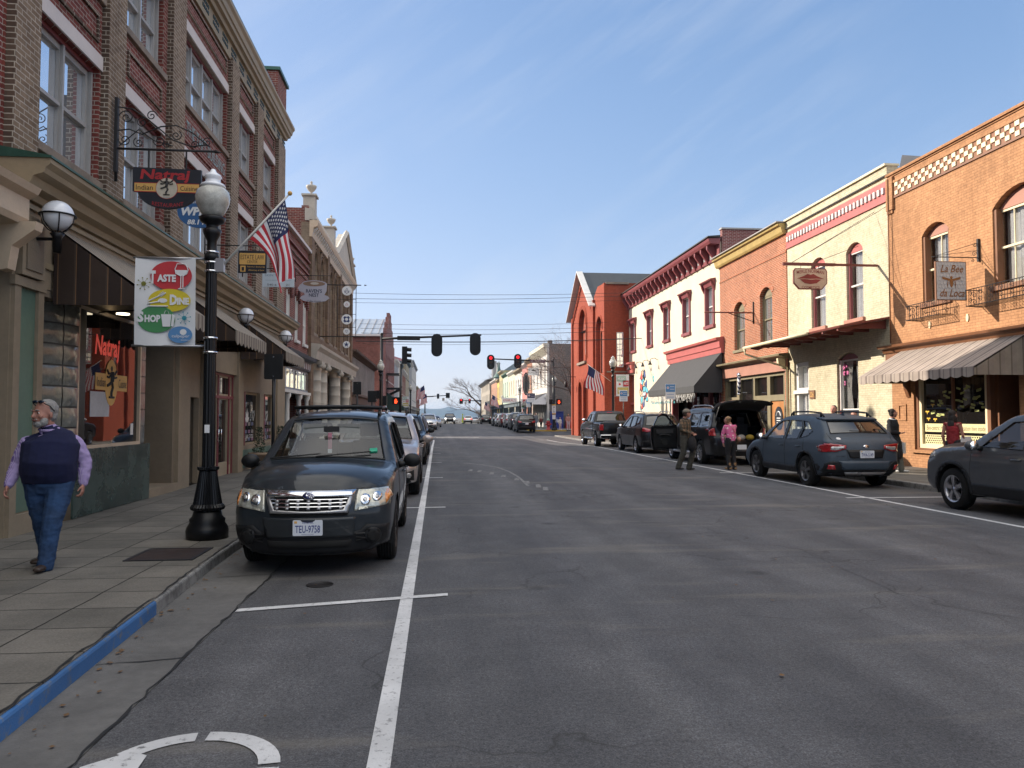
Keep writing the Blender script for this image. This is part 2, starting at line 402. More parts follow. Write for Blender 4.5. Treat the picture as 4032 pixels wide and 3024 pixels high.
def gz(y):
 P = [(-100, 0), (40, 0), (57, -.2), (71, -.2), (80, .08), (90, .27), (150, .27), (175, .05), (230, -1.2), (400, -4), (900, -5), (20000, -5)]
 for (a, b), (c, d) in zip(P, P[1:]):
  if y <= c:
   t = max(0, (y - a) / (c - a)); t = t * t * (3 - 2 * t) if a < 150 else t
   return b + (d - b) * t
 return -5
KX_ = lambda y: .05 * max(0, 9 - max(y, -2))
def steps(a, b):
 out = [a]; y = a
 while y < b - .01:
  y = min(b, y + (1.0 if -3 < y < 10 else 2.0 if 38 < y < 240 else (6 if y < 300 else 200))); out.append(y)
 return out
def strip(mb, x0, x1, y0, y1, z, mat, k0=0):
 ys = steps(y0, y1); vs = []
 for y in ys: vs += [(x0 + k0 * KX_(y), y, gz(y) + z), (x1, y, gz(y) + z)]
 mb.add(vs, [(2 * i, 2 * i + 1, 2 * i + 3, 2 * i + 2) for i in range(len(ys) - 1)], mat)
def slab(mb, x0, x1, y0, y1, z0, z1, mat, k0=0, k1=0):
 ys = steps(y0, y1); vs = []
 for y in ys: g = gz(y); a, b = x0 + k0 * KX_(y), x1 + k1 * KX_(y); vs += [(a, y, g + z0), (a, y, g + z1), (b, y, g + z1), (b, y, g + z0)]
 n = len(ys); fs = [(4 * i + a, 4 * i + (a + 1) % 4, 4 * i + 4 + (a + 1) % 4, 4 * i + 4 + a) for i in range(n - 1) for a in range(4)]
 fs += [(0, 1, 2, 3), (4 * n - 4, 4 * n - 1, 4 * n - 2, 4 * n - 3)]
 mb.add(vs, fs, mat)
def asphalt():
 m, nt, b = nodes('asphalt'); p = pos(nt); b.inputs['Specular IOR Level'].default_value = .35
 mp = N(nt, 'ShaderNodeMapping'); mp.inputs['Scale'].default_value = (1.0, .18, 1); nt.links.new(p, mp.inputs[0])
 base = mix(nt, ramp(nt, noise(nt, mp.outputs[0], .9, 6, .6), .32, .7), (.066, .067, .074), (.118, .117, .121))
 ml = N(nt, 'ShaderNodeMapping'); ml.inputs['Scale'].default_value = (1.1, .012, 1); nt.links.new(p, ml.inputs[0]); base = mix(nt, 1, base, ramp(nt, noise(nt, ml.outputs[0], .9, 3), .35, .65, (.80, .80, .80), (1.12, 1.12, 1.12)), 'MULTIPLY')
 mott = ramp(nt, noise(nt, p, 1.7, 8, .7), .38, .66, (.82, .82, .82), (1.1, 1.1, 1.1))
 c = mix(nt, 1, base, mott, 'MULTIPLY')
 gr = ramp(nt, noise(nt, p, 95, 2, .8), .3, .72, (.42, .42, .42), (1.6, 1.6, 1.6)); c = mix(nt, 1, c, gr, 'MULTIPLY'); g2 = ramp(nt, noise(nt, p, 34, 3, .8), .34, .68, (.66, .66, .66), (1.3, 1.3, 1.3)); c = mix(nt, 1, c, g2, 'MULTIPLY')
 m2 = N(nt, 'ShaderNodeMapping'); m2.inputs['Scale'].default_value = (.22, 1.3, 1); m2.inputs['Rotation'].default_value = (0, 0, -.22); nt.links.new(p, m2.inputs[0])
 sf = ramp(nt, noise(nt, m2.outputs[0], 1.1, 5, .6), .56, .76, (0, 0, 0), (.6, .6, .6))
 c = mix(nt, sf, c, (.20, .18, .15))
 vo = N(nt, 'ShaderNodeTexVoronoi'); vo.inputs['Scale'].default_value = .8; nt.links.new(p, vo.inputs['Vector'])
 sp = ramp(nt, vo.outputs['Distance'], .04, .12, (.5, .5, .5), (0, 0, 0)); c = mix(nt, sp, c, (.015, .015, .015))
 wr = N(nt, 'ShaderNodeVectorMath', operation='ADD'); nn = N(nt, 'ShaderNodeTexNoise'); nn.inputs['Scale'].default_value = 1.3; nn.inputs['Detail'].default_value = 5; nt.links.new(p, nn.inputs['Vector'])
 nt.links.new(p, wr.inputs[0]); nt.links.new(nn.outputs['Color'], wr.inputs[1])
 ck = N(nt, 'ShaderNodeTexVoronoi', feature='DISTANCE_TO_EDGE'); ck.inputs['Scale'].default_value = .42; nt.links.new(wr.outputs[0], ck.inputs['Vector'])
 cr = ramp(nt, ck.outputs['Distance'], .0015, .0055, (.8, .8, .8), (0, 0, 0)); ms = ramp(nt, noise(nt, p, .35, 3), .46, .56)
 c = mix(nt, mix(nt, 1, cr, ms, 'MULTIPLY'), c, (.03, .029, .028))
 nt.links.new(c, b.inputs['Base Color']); setv(b, Roughness=.82)
 bump(nt, b, noise(nt, p, 110, 3, .7), .55, .006); return m
def flags():
 """concrete sidewalk flags with dark joints"""
 m, nt, b = nodes('sidewalk_concrete'); p = pos(nt)
 t = N(nt, 'ShaderNodeTexBrick'); t.offset = 0; mp = N(nt, 'ShaderNodeMapping'); mp.inputs['Location'].default_value = (.02, -.04, 0); nt.links.new(p, mp.inputs[0])
 wb = N(nt, 'ShaderNodeVectorMath', operation='SCALE'); wb.inputs['Scale'].default_value = .025; nn = N(nt, 'ShaderNodeTexNoise'); nn.inputs['Scale'].default_value = 3; nt.links.new(p, nn.inputs['Vector']); nt.links.new(nn.outputs['Color'], wb.inputs[0])
 wa = N(nt, 'ShaderNodeVectorMath', operation='ADD'); nt.links.new(mp.outputs[0], wa.inputs[0]); nt.links.new(wb.outputs[0], wa.inputs[1]); nt.links.new(wa.outputs[0], t.inputs['Vector'])
 for k, x in (('Color1', (.135, .127, .115, 1)), ('Color2', (.185, .172, .154, 1)), ('Mortar', (.02, .019, .016, 1)), ('Scale', 1.), ('Mortar Size', .009), ('Mortar Smooth', .4), ('Brick Width', .70), ('Row Height', .577)): t.inputs[k].default_value = x
 n1 = ramp(nt, noise(nt, p, 1.6, 7, .7), .3, .72, (.68, .68, .66), (1.12, 1.1, 1.06)); c = mix(nt, 1, t.outputs['Color'], n1, 'MULTIPLY')
 n2 = ramp(nt, noise(nt, p, 60, 3, .7), .3, .7, (.78, .78, .78), (1.15, 1.15, 1.15)); c = mix(nt, 1, c, n2, 'MULTIPLY')
 mp2 = N(nt, 'ShaderNodeMapping'); mp2.inputs['Scale'].default_value = (.6, 5, 1); nt.links.new(p, mp2.inputs[0])
 st = ramp(nt, noise(nt, mp2.outputs[0], 1.6, 6, .7), .64, .72, (0, 0, 0), (.5, .5, .5)); c = mix(nt, st, c, (.26, .25, .23))
 nt.links.new(c, b.inputs['Base Color']); setv(b, Roughness=.85); b.inputs['Specular IOR Level'].default_value = .3
 inv = N(nt, 'ShaderNodeMath', operation='MULTIPLY_ADD'); nt.links.new(t.outputs['Fac'], inv.inputs[0]); inv.inputs[1].default_value = -2; nt.links.new(noise(nt, p, 70, 4), inv.inputs[2])
 bump(nt, b, inv.outputs[0], .5, .008); return m
def worn(name, col, under, amt=.5, scale=14):
 m, nt, b = nodes(name); p = pos(nt)
 f = ramp(nt, noise(nt, p, scale, 8, .72), amt, amt + .12)
 f2 = ramp(nt, noise(nt, p, 2, 5), .35, .7, (.78, .78, .78), (1.05, 1.05, 1.05))
 nt.links.new(mix(nt, 1, mix(nt, f, under, col), f2, 'MULTIPLY'), b.inputs['Base Color']); setv(b, Roughness=.75)
 bump(nt, b, noise(nt, p, 90, 3), .4, .005); return m
M['asphalt'] = asphalt(); M['flags'] = flags()
M['gutter'] = pm('gutter_concrete', (.125, .121, .116), .88, var=.3, vs=1.5, bs=80, bstr=.4)
M['kerb'] = worn('kerb_stone', (.22, .215, .205), (.12, .115, .11), .42, 9)
M['blue'] = worn('blue_kerb_paint', (.035, .125, .31), (.13, .15, .18), .34, 10)
M['yellow'] = worn('yellow_kerb_paint', (.5, .33, .04), (.3, .22, .1), .36, 10)
M['line'] = worn('white_road_paint', (.6, .6, .6), (.14, .14, .14), .33, 22)
M['linefaint'] = worn('worn_road_paint', (.30, .29, .27), (.10, .10, .098), .47, 16)
M['earth'] = pm('distant_scrub', (.10, .085, .055), .95, var=.4, vs=.02)
M['mount'] = pm('wooded_hills', (.035, .045, .03), .95, var=.3, vs=.004)
M['tar'] = pm('crack_tar', (.012, .012, .012), .7, var=.2)
g = MB(); xs = [-9000, -1500, -300, -70, 70, 300, 1500, 9000]; ys = [-120, -20] + steps(-10, 240)[1:] + [300, 400, 600, 900, 2000, 6000, 14000]
vs = [(x, y, gz(y) - .35) for y in ys for x in xs]; n = len(xs)
g.add(vs, [(j * n + i, j * n + i + 1, (j + 1) * n + i + 1, (j + 1) * n + i) for j in range(len(ys) - 1) for i in range(n - 1)], M['earth'])
struct(g.build('ground'))
XL, XR = -1.68, 10.72
r = MB(); strip(r, XL, XR, -14, 69, 0, M['asphalt']); strip(r, -4.6, XR, 69, 84, 0, M['asphalt']); strip(r, XL, 9.75, 84, 240, 0, M['asphalt'])
strip(r, -70, -4.6, 69, 82, 0, M['asphalt']); strip(r, XR, 80, 70, 84, 0, M['asphalt']); struct(r.build('road'))
gt = MB(); strip(gt, -2.40, XL, -14, 68.9, .004, M['gutter'], 1); struct(gt.build('gutter'))
k = MB()
slab(k, -2.45, -2.40, 6.62, 68.9, -.2, .115, M['kerb'], 1, 1)
slab(k, XR, 10.9, -14, 70, -.2, .125, M['kerb']); slab(k, -2.40, -2.22, 82.1, 235, -.2, .13, M['kerb']); slab(k, 9.75, 9.92, 86, 235, -.2, .13, M['kerb'])
struct(k.build('kerb', bevel=.02))
k = MB(); slab(k, -2.44, -2.398, -14, 6.62, -.2, .115, M['blue'], 1, 1); struct(k.build('blue_kerb', bevel=.02))
k = MB(); slab(k, 9.7, 9.9, 80.0, 86, -.2, .13, M['yellow']); k.box(9.9, 13.5, 79.85, 80.0, -.3, gz(80) + .13, M['yellow']); struct(k.build('yellow_kerb', bevel=.02))
s = MB(); slab(s, -7.4, -2.43, -14, 68.9, -.2, .12, M['flags'], 0, 1); struct(s.build('left_sidewalk'))
s = MB(); slab(s, 10.9, 16, -14, 70, -.2, .12, M['flags']); struct(s.build('right_sidewalk'))
s = MB(); slab(s, -6, -2.40, 82.1, 235, -.2, .12, M['flags']); slab(s, 9.9, 13, 80, 235, -.2, .12, M['flags']); slab(s, 13, 40, 80, 86, -.2, .12, M['flags']); struct(s.build('far_sidewalk'))
q = MB()
rnd = random.Random(3)
def crack(mb, pts, w, z):
 for (x0, y0), (x1, y1) in zip(pts, pts[1:]):
  d = Vector((x1 - x0, y1 - y0, 0)); nrm = Vector((-d.y, d.x, 0)).normalized()
  n_ = max(2, int(d.length / .12)); prev = None
  for i in range(n_ + 1):
   t = i / n_; c = Vector((x0 + d.x * t, y0 + d.y * t, 0)) + nrm * rnd.uniform(-.018, .018); ww = w * rnd.uniform(.25, 1.1) / 2
   cur = (c + nrm * ww, c - nrm * ww)
   if prev: mb.add([(v.x, v.y, gz(v.y) + z) for v in (prev[0], prev[1], cur[1], cur[0])], [(0, 1, 2, 3)], M['tar'])
   prev = cur
crack(q, [(XL, 2.4), (XL, 30)], .022, .009)
for y in (5.35, 8.1, 10.9): crack(q, [(-2.2, y - .05), (XL, y + .05)], .02, .009)
crack(q, [(-2.44 + KX_(y_), y_) for y_ in (2, 9, 30)], .022, .1285)
for p_ in ([(5.2, 3.4), (5.0, 5.2), (4.2, 6.6), (4.4, 9), (3.6, 11.5)], [(3.4, 11.6), (3.0, 14.2), (2.9, 18), (2.1, 22)], [(6.5, 8.5), (7.4, 11)]):
 crack(q, p_, .006, .004)
struct(q.build('road_cracks'))
def linepoly(name, polys, mat=None, z=.004):
 mb = MB()
 for x0, x1, y0, y1 in polys: strip(mb, x0, x1, y0, y1, z, mat or M['line'])
 return struct(mb.build(name))
linepoly('left_parking_line', [(-.32, -.21, -8, 60)])
linepoly('right_parking_line', [(8.50, 8.60, -8, 60)])
tk = MB()
def tickl(xa, ya, xb, yb, w=.1):
 tk.add([(xa, ya, gz(ya) + .008), (xa, ya + w, gz(ya) + .008), (xb, yb + w, gz(yb) + .008), (xb, yb, gz(yb) + .008)], [(0, 1, 2, 3)], M['line'])
tickl(-1.66, 6.62, .1, 7.03)
for y in (13.7, 20.4, 27.1, 33.8, 40.5): tickl(-1.66, y, .15, y + .1)
for y in (14.6, 21.5, 28.5, 35.5, 42.5): tickl(8.1, y, 10.6, y - .05)
struct(tk.build('parking_space_ticks'))
linepoly('stop_line', [(-.1, 3.6, 66.5, 66.9)]); linepoly('crosswalk_line', [(3.4, 9.6, 61.0, 61.35)], M['linefaint'])
wc = MB(); cx, cy = -1.15, 3.69
def ringseg(a0, a1, ri, ro):
 pts = [(cx + ro * math.cos(t), cy + ro * 1.05 * math.sin(t)) for t in [a0 + (a1 - a0) * i / 10 for i in range(11)]] + [(cx + ri * math.cos(t), cy + ri * 1.05 * math.sin(t)) for t in [a1 - (a1 - a0) * i / 10 for i in range(11)]]
 n_ = len(pts); wc.add([(x, y, .006) for x, y in pts], [(i, i + 1, n_ - 2 - i, n_ - 1 - i) for i in range(10)], M['line'])
ringseg(R_(98), R_(150), .33, .43); ringseg(R_(8), R_(90), .33, .43); ringseg(R_(-70), R_(2), .33, .43)
wc.add([(x, y, .010) for x, y in ((-1.63, 3.78), (-1.46, 3.93), (-1.37, 3.88), (-1.35, 3.6), (-1.58, 3.6))], [(0, 1, 2, 3, 4)], M['line'])
struct(wc.build('accessible_parking_marking'))
fd = MB(); P_ = [(.9, 27.0), (1.48, 25.95), (1.92, 24.5), (2.11, 22.6), (2.17, 20.5), (2.12, 17.9)];
for (xa, ya), (xb, yb) in zip(P_, P_[1:]): w_ = .035; fd.add([(xa - w_, ya - w_, .005), (xb - w_, yb - w_, .005), (xb + w_, yb + w_, .005), (xa + w_, ya + w_, .005)], [(0, 1, 2, 3)], M['linefaint'])
for i, (x, y) in enumerate([(1.0, 23.3), (1.25, 22.9), (1.55, 22.0), (1.8, 21.0), (2.05, 19.9), (2.2, 18.9), (2.35, 17.9), (2.42, 17.2)]):
 fd.add([(x - .10, y - .35, .004), (x + .02, y - .4, .004), (x + .10, y + .36, .004), (x, y + .4, .004)], [(0, 1, 2, 3)], M['linefaint'])
struct(fd.build('faded_lane_marking'))
mh = MB(); mh.lathe([(0, 0), (.13, 0), (.13, .006), (.12, .006), (.12, .004), (0, .004)], (-1.12, 7.62, .002), M['iron'], 28)
tag(mh.build('valve_cover'), 'small round dark iron cover flush in the asphalt of the empty parking space', 'manhole cover')
ch = MB(); ch.box(-3.20, -2.58, 8.42, 9.10, .10, .127, pm('rusty_hatch_steel', (.05, .032, .028), .6, .3, var=.5, vs=8))
hf = MB()
for a in ((-3.24, -3.2, 8.38, 9.14), (-2.58, -2.54, 8.38, 9.14), (-3.2, -2.58, 8.38, 8.42), (-3.2, -2.58, 9.10, 9.14)): hf.box(a[0], a[1], a[2], a[3], .1, .13, M['iron'])
o = ch.build('cellar_hatch'); tag(o, 'square rusty steel hatch set in the sidewalk near the tall black street lamp', 'hatch'); hf.build('frame', o)
lt_ = MB(); rl = random.Random(12); lf = pm('dry_leaf', (.16, .09, .04), .9, var=.4, vs=30)
for i in range(420):
 y = rl.uniform(3.2, 30); x = (-2.38 + KX_(y) + abs(rl.gauss(0, .10))) if rl.random() < .75 else rl.uniform(-2.2, 8); s_ = rl.uniform(.006, .02); q_ = rl.uniform(0, 6)
 lt_.add([(x + s_ * math.cos(q_ + a), y + s_ * math.sin(q_ + a) * 1.3, .012 + .006 * rl.random()) for a in (0, 1.4, 3.0, 4.4)], [(0, 1, 2, 3)], lf)
stuff(lt_.build('leaf_litter'))
rh = random.Random(5); hm = MB(); vs = []; prof = [(-2600, 4), (-900, 20), (-300, 44), (-60, 52), (20, 50), (50, 58), (71, 66), (90, 60), (118, 50), (190, 44), (400, 36), (900, 22), (2200, 6)]
def hp(x):
 for (a, b), (c, d) in zip(prof, prof[1:]):
  if x <= c: t = (x - a) / (c - a); return b + (d - b) * t
 return 5
NX = 220; YR = [4300, 4420, 4600, 4900, 5100]; HF = [0, .55, 1, .5, 0]
for yy, hf_ in zip(YR, HF):
 for i in range(NX + 1):
  x = -2600 + 4800 * (i / NX) if abs(i) else -2600
  x = -2600 + 4800 * i / NX; vs.append((x, yy, -6 + (hp(x) + 4 + 1.2 * math.sin(x * .05) + rh.uniform(-.8, .8)) * hf_))
hm.add(vs, [(j * (NX + 1) + i, j * (NX + 1) + i + 1, (j + 1) * (NX + 1) + i + 1, (j + 1) * (NX + 1) + i) for j in range(4) for i in range(NX)], M['mount'], smooth=True)
struct(hm.build('hills'))
hz = MB(); mv = bpy.data.materials.new('haze_air'); mv.use_nodes = True; hn = mv.node_tree; hn.nodes.remove(hn.nodes['Principled BSDF'])
pv = hn.nodes.new('ShaderNodeVolumePrincipled'); pv.inputs['Color'].default_value = (.42, .66, 1, 1); pv.inputs['Density'].default_value = .00010; pv.inputs['Anisotropy'].default_value = .0
hn.links.new(pv.outputs[0], hn.nodes['Material Output'].inputs['Volume'])
if HAZE:
 hz.box(-2900, 2900, -110, 5400, -8, 75, mv); stuff(hz.build('haze'))
def window(b, fr, u0, u1, v0, v1, fm, gm, rec=.18, rise=0, sashes=1, rail=.5, munt=0, sill=None, hood=None, curt=None, fw=.06, arch=None, group=None, name='window', back=None, sillw=.1):
 """frame (a part of building b) with its pane, sill, curtain as sub-parts"""
 mb = MB(fr); top = v1 - rise if rise else v1
 holes = []; w = (u1 - u0 - fw * (sashes + 1)) / sashes
 tv = top - fw
 for i in range(sashes):
  a = u0 + fw + i * (w + fw)
  if rail:
   m = v0 + fw + (tv - v0 - fw) * rail
   holes += [rect(a, a + w, v0 + fw, m - .025), rect(a, a + w, m + .025, tv)]
  else: holes.append(rect(a, a + w, v0 + fw, tv))
 mb.plate(arched(u0, u1, v0, v1, rise) if rise and not arch else rect(u0, u1, v0, top), -rec, -rec + .05, fm, holes)
 for i in range(sashes):
  a = u0 + fw + i * (w + fw)
  if rail: mb.box(a, a + w, m - .025, m + .03, -rec + .05, -rec + .075, fm)
  for j in range(munt): x = a + w * (j + 1) / (munt + 1); mb.box(x - .012, x + .012, v0 + fw, tv, -rec + .008, -rec + .04, fm)
  if i: mb.box(a - fw * .8, a - fw * .2, v0, top, -rec + .05, -rec + .10, fm)
 mb.box(u0 - .03, u0 + .015, v0, top, -rec + .05, -rec + .11, fm); mb.box(u1 - .015, u1 + .03, v0, top, -rec + .05, -rec + .11, fm)
 f = mb.build(name, b)
 g = MB(fr); g.box(u0 + fw * .5, u1 - fw * .5, v0 + fw * .5, top - fw * .5, -rec - .012, -rec - .002, gm); g.build('pane', f)
 if arch:
  a = MB(fr); P = arched(u0, u1, top, v1, rise); a.plate(P, -rec, -rec + .07, arch); a.build('arch_panel', f)
 if sill:
  s = MB(fr); s.box(u0 - sillw, u1 + sillw, v0 - .13, v0 - .002, -rec, .07, sill); s.build('sill', f, bevel=.01)
 if curt or back:
  bk = MB(fr); bk.box(u0 - .02, u1 + .02, v0, v1, -rec - .55, -rec - .5, M['interior']); bk.build('room', f)
 if curt:
  c = MB(fr); n = 24;
  spans = [(u0 + .05, u0 + (u1 - u0) * .42), (u1 - (u1 - u0) * .42, u1 - .05)] if curt == 2 else [(u0 + .04, u1 - .04)]
  for a0, a1 in spans:
   vs = []
   for i in range(n + 1):
    t = i / n; x = a0 + (a1 - a0) * t; d = -rec - .10 + .03 * math.sin(t * 30)
    pin = 0 if curt == 1 else (.12 if a0 == spans[0][0] else -.12)
    vs += [(x, v0 + .03, d), (x - pin * t if pin > 0 else x - pin * (1 - t), (v0 + top) / 2 - .2, d), (x, top - .03, d)]
   c.add(vs, [(3 * i + k, 3 * i + 3 + k, 3 * i + 4 + k, 3 * i + 1 + k) for i in range(n) for k in (0, 1)], M['curtain'], smooth=True)
  c.build('curtain', f)
 return f
def shell(mb, u0, u1, v0, v1, d0, depth, mat, roof=None, top=None):
 """side walls, back and roof behind a facade"""
 t = top if top is not None else v1 - .35
 mb.quad((u0, v0, d0), (u0, v0, -depth), (u0, v1, -depth), (u0, v1, d0), mat)
 mb.quad((u1, v0, d0), (u1, v0, -depth), (u1, v1, -depth), (u1, v1, d0), mat)
 mb.quad((u0, v0, -depth), (u1, v0, -depth), (u1, v1, -depth), (u0, v1, -depth), mat)
 mb.quad((u0, t, d0), (u1, t, d0), (u1, t, -depth), (u0, t, -depth), roof or M['roofdark'])
 mb.quad((u0, v0, -1.6), (u1, v0, -1.6), (u1, t, -1.6), (u0, t, -1.6), M['interior'])
def awning(name, label, fr, u0, u1, vi, vo, di, do, val, mat, side=None, sc_=.0, n=12, group=None, scal=.3, under=None):
 t = thing(name, label, 'awning', fr((u0 + u1) / 2, vo - val, di), group=group)
 mb = MB(fr); k = 10; vs = []
 for i in range(k + 1):
  u = u0 + (u1 - u0) * i / k
  vs += [(u, vi, di), (u, vo, do), (u, vi - .03, di + .01), (u, vo - .03, do - .02)]
 fs = []
 for i in range(k): a = 4 * i; fs += [(a, a + 4, a + 5, a + 1), (a + 2, a + 6, a + 7, a + 3)]
 fs += [(0, 1, 3, 2), (4 * k, 4 * k + 1, 4 * k + 3, 4 * k + 2)]; mb.add(vs, fs, mat)
 mb.build('canopy', t)
 for u, nm in ((u0, 'side_panel'), (u1, 'side_panel')):
  s = MB(fr); s.add([(u, vi, di), (u, vo, do), (u, vo - val, do), (u, vo - val, di), (u + .01, vi, di), (u + .01, vo, do), (u + .01, vo - val, do), (u + .01, vo - val, di)], [(0, 1, 2, 3), (4, 5, 6, 7), (0, 1, 5, 4), (2, 3, 7, 6)], side or mat); s.build(nm, t)
 v = MB(fr); m = max(1, round((u1 - u0) / scal)); P = [(u1, vo), (u0, vo)]
 for i in range(m):
  for j in range(6):
   q = (i + j / 6) / m; P.append((u0 + (u1 - u0) * q, vo - val - (sc_ * math.sin(PI * j / 6) if sc_ else 0)))
 P.append((u1, vo - val)); v.plate(P, do - .004, do + .006, mat); v.build('valance', t)
 f = MB(fr)
 for q in (0, .5, 1):
  u = u0 + (u1 - u0) * q + (.03 if q == 0 else -.03 if q == 1 else 0)
  f.tube([(u, vi - .05, di), (u, vo - .05, do - .03)], .015, M['iron'], 6); f.tube([(u, vo - val * .6, di), (u, vo - .05, do - .03)], .012, M['iron'], 6)
 f.build('frame', t); return t
def brackets(mb, fr, u0, u1, n, v0, v1, d0, d1, w, mat):
 for i in range(n):
  u = u0 + (u1 - u0) * (i + .5) / n
  h = v1 - v0; D = d1 - d0
  P = [(v1, d0), (v1, d1), (v1 - h * .25, d1), (v1 - h * .45, d0 + D * .75), (v1 - h * .75, d0 + D * .35), (v0, d0 + D * .2), (v0, d0)]
  mb.prof(P, u - w / 2, u + w / 2, mat)
def rowhouse(fr, u0, u1, top, wall, label, trim, base=.1, floors=2, nwin=3, cat='building', depth=14, corn=.5, shop=None, group=None, v1f=None, far=True, frame=None, side=None, shopc=None, winm=None):
 t = thing('shop_building', label, cat, fr((u0 + u1) / 2, base - .2, 0), group=group)
 v1 = v1f or (base + 3.7); holes = []; W = []
 fh = (top - corn - .3 - v1) / max(1, floors - 1)
 for f in range(floors - 1):
  for i in range(nwin):
   c = u0 + (u1 - u0) * (i + .5) / nwin; hw = min(.55, (u1 - u0) / nwin * .24)
   a = v1 + fh * f + fh * .28; b = v1 + fh * f + fh * .82; W.append((c - hw, c + hw, a, b))
 holes = [rect(*q) for q in W]; so_ = (u0 + .35, u1 - .35, base, v1 - .75); holes.append(rect(so_[0], so_[1], base, so_[3]))
 mb = MB(fr); mb.plate(rect(u0, u1, base - .4, top - .02), -.25, 0, wall, [arched(h[0][0], h[1][0], h[0][1], h[2][1], .0) for h in holes])
 shell(mb, u0 + .002, u1 - .002, base - .4, top - .02, -.02, depth, side or wall)
 mb.build('wall', t)
 for q in W: window(t, fr, *q, frame or M['white'], winm or M['glass'], rec=.14, sill=trim, fw=.07, sillw=.08)
 c = MB(fr); c.prof([(top - corn, .0), (top - corn, .08), (top - corn * .5, .14), (top - corn * .4, .38), (top, .42), (top + .02, -.05), (top - .1, -.05)], u0 - .02, u1 + .02, trim)
 brackets(c, fr, u0, u1, max(4, int((u1 - u0) / .7)), top - corn * 1.3, top - corn * .42, .0, .34, .1, trim); c.build('cornice', t)
 s = MB(fr); s.prof([(v1 - .75, .0), (v1 - .75, .1), (v1 - .3, .12), (v1 - .2, .3), (v1 - .08, .3), (v1, 0)], u0 + .05, u1 - .05, shopc or trim)
 m = max(2, int((u1 - u0) / 1.6))
 for i in range(m + 1):
  u = so_[0] + (so_[1] - so_[0]) * i / m; s.box(u - .07, u + .07, base, so_[3], -.3, -.1, shopc or trim)
 s.box(so_[0], so_[1], base, base + .6, -.34, -.16, shopc or trim); s.build('shopfront', t)
 g = MB(fr); g.box(so_[0], so_[1], base + .6, so_[3], -.3, -.27, M['shopglass']); g.build('shop_window', t)
 return t
def mk(n, c, r=.75, **k): return pm(n, c, r, **k)
L = FX(-5.5, 1)
T = thing('brick_building', 'long three-storey red brick building with tan brick pilasters and striped awnings', 'building', (-5.5, 18.8, 0))
pil = [(10.2, 10.8), (12.95, 13.62), (15.95, 16.72), (20.42, 21.15), (23.3, 24.05), (26.3, 27.45)]
bays = [(10.95, 12.88, 2), (13.85, 15.72, 2), (16.85, 20.32, 4), (21.42, 23.18, 2), (24.25, 26.1, 2)]
holes = []
for a, b_, n_ in bays: holes += [rect(a, b_, 5.38, 7.25), rect(a, b_, 8.45, 10.05)]
w_ = MB(L); w_.plate(rect(10.15, 27.45, 4.5, 11.3), -.3, 0, M['red_brick'], holes)
for i, (a, b_, n_) in enumerate(bays):
 for v0, v1 in ((7.66, 8.12), (10.5, 10.88)):
  if i == 2 and v0 < 8: continue
  for q in ((a + .1, b_ - .1, v0, v0 + .05), (a + .1, b_ - .1, v1 - .05, v1), (a + .1, a + .15, v0 + .05, v1 - .05), (b_ - .15, b_ - .1, v0 + .05, v1 - .05)): w_.box(*q, .002, .035, M['quoin_brick'])
shell(w_, 10.152, 27.448, -.2, 11.25, -.05, 16, M['red_brick'], top=11.2)
w_.build('wall', T)
for a, b_ in pil:
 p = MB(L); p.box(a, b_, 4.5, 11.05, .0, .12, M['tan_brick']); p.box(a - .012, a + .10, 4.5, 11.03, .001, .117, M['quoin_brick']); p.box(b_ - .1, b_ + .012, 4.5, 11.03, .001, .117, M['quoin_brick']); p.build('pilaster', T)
for a, b_, n_ in bays:
 for v0, v1 in ((5.38, 7.25), (8.45, 10.05)):
  f = window(T, L, a + .06, b_ - .06, v0 + .03, v1 - .06, M['sash'], M['glass'], rec=.2, sashes=n_, rail=.48, fw=.085, sill=M['sill'], sillw=.14)
  o = MB(L); o.box(a, a + .06, v0, v1, -.2, -.1, M['maroon']); o.box(b_ - .06, b_, v0, v1, -.2, -.1, M['maroon']); o.box(a + .06, b_ - .06, v1 - .06, v1, -.2, -.1, M['maroon']); o.build('brickmould', f)
  l = MB(L); l.box(a - .1, b_ + .1, v1 + .002, v1 + .24, -.05, .03, M['lintel']); l.build('lintel', T)
lt = MB(L); lt.box(16.95, 20.2, 7.62, 8.2, .002, .03, M['red_brick']); sp = lt.build('spandrel_panel', T)
lt = MB(L); letter(lt, 'THE TAFT BUILDING', 18.55, 7.92, 3.0, .30, .05, pm('verdigris_letters', (.20, .33, .32), .5)); lt.build('lettering', T)
fz = MB(L); fz.box(10.15, 27.45, 10.98, 11.5, .0, .06, M['cornice2'])
u = 10.5
while u < 27.2:
 for k_ in range(4):
  fz.box(u + k_ * .13, u + k_ * .13 + .085, 11.12, 11.2, .061, .075, M['dark_green']); fz.box(u + k_ * .13, u + k_ * .13 + .085, 11.26, 11.34, .061, .075, M['dark_green'])
 u += .83
fz.build('frieze', T)
cn = MB(L); cn.prof([(11.42, .0), (11.42, .14), (11.5, .17), (11.52, .25), (11.6, .27), (11.62, .31), (11.74, .34), (11.8, .40), (11.88, .40), (11.92, .0)], 10.1, 27.62, M['cornice']); cn.build('cornice', T)
pp = MB(L); pp.box(10.15, 27.45, 11.3, 12.5, -.25, 0, M['red_brick']); pp.box(10.1, 27.5, 12.5, 12.6, -.3, .06, M['green_metal']); pp.box(26.0, 27.45, 12.3, 13.25, -.6, .12, M['red_brick']); pp.box(25.94, 27.52, 13.25, 13.36, -.7, .2, M['green_metal']); pp.build('parapet', T)
S_ = MB(L)
S_.box(10.1, 27.46, 3.35, 4.5, -.1, .20, M['stucco'])
S_.box(10.1, 27.46, 3.62, 3.70, .2, .235, M['cornice2']); S_.box(10.12, 27.46, 4.32, 4.38, .2, .24, M['cornice2'])
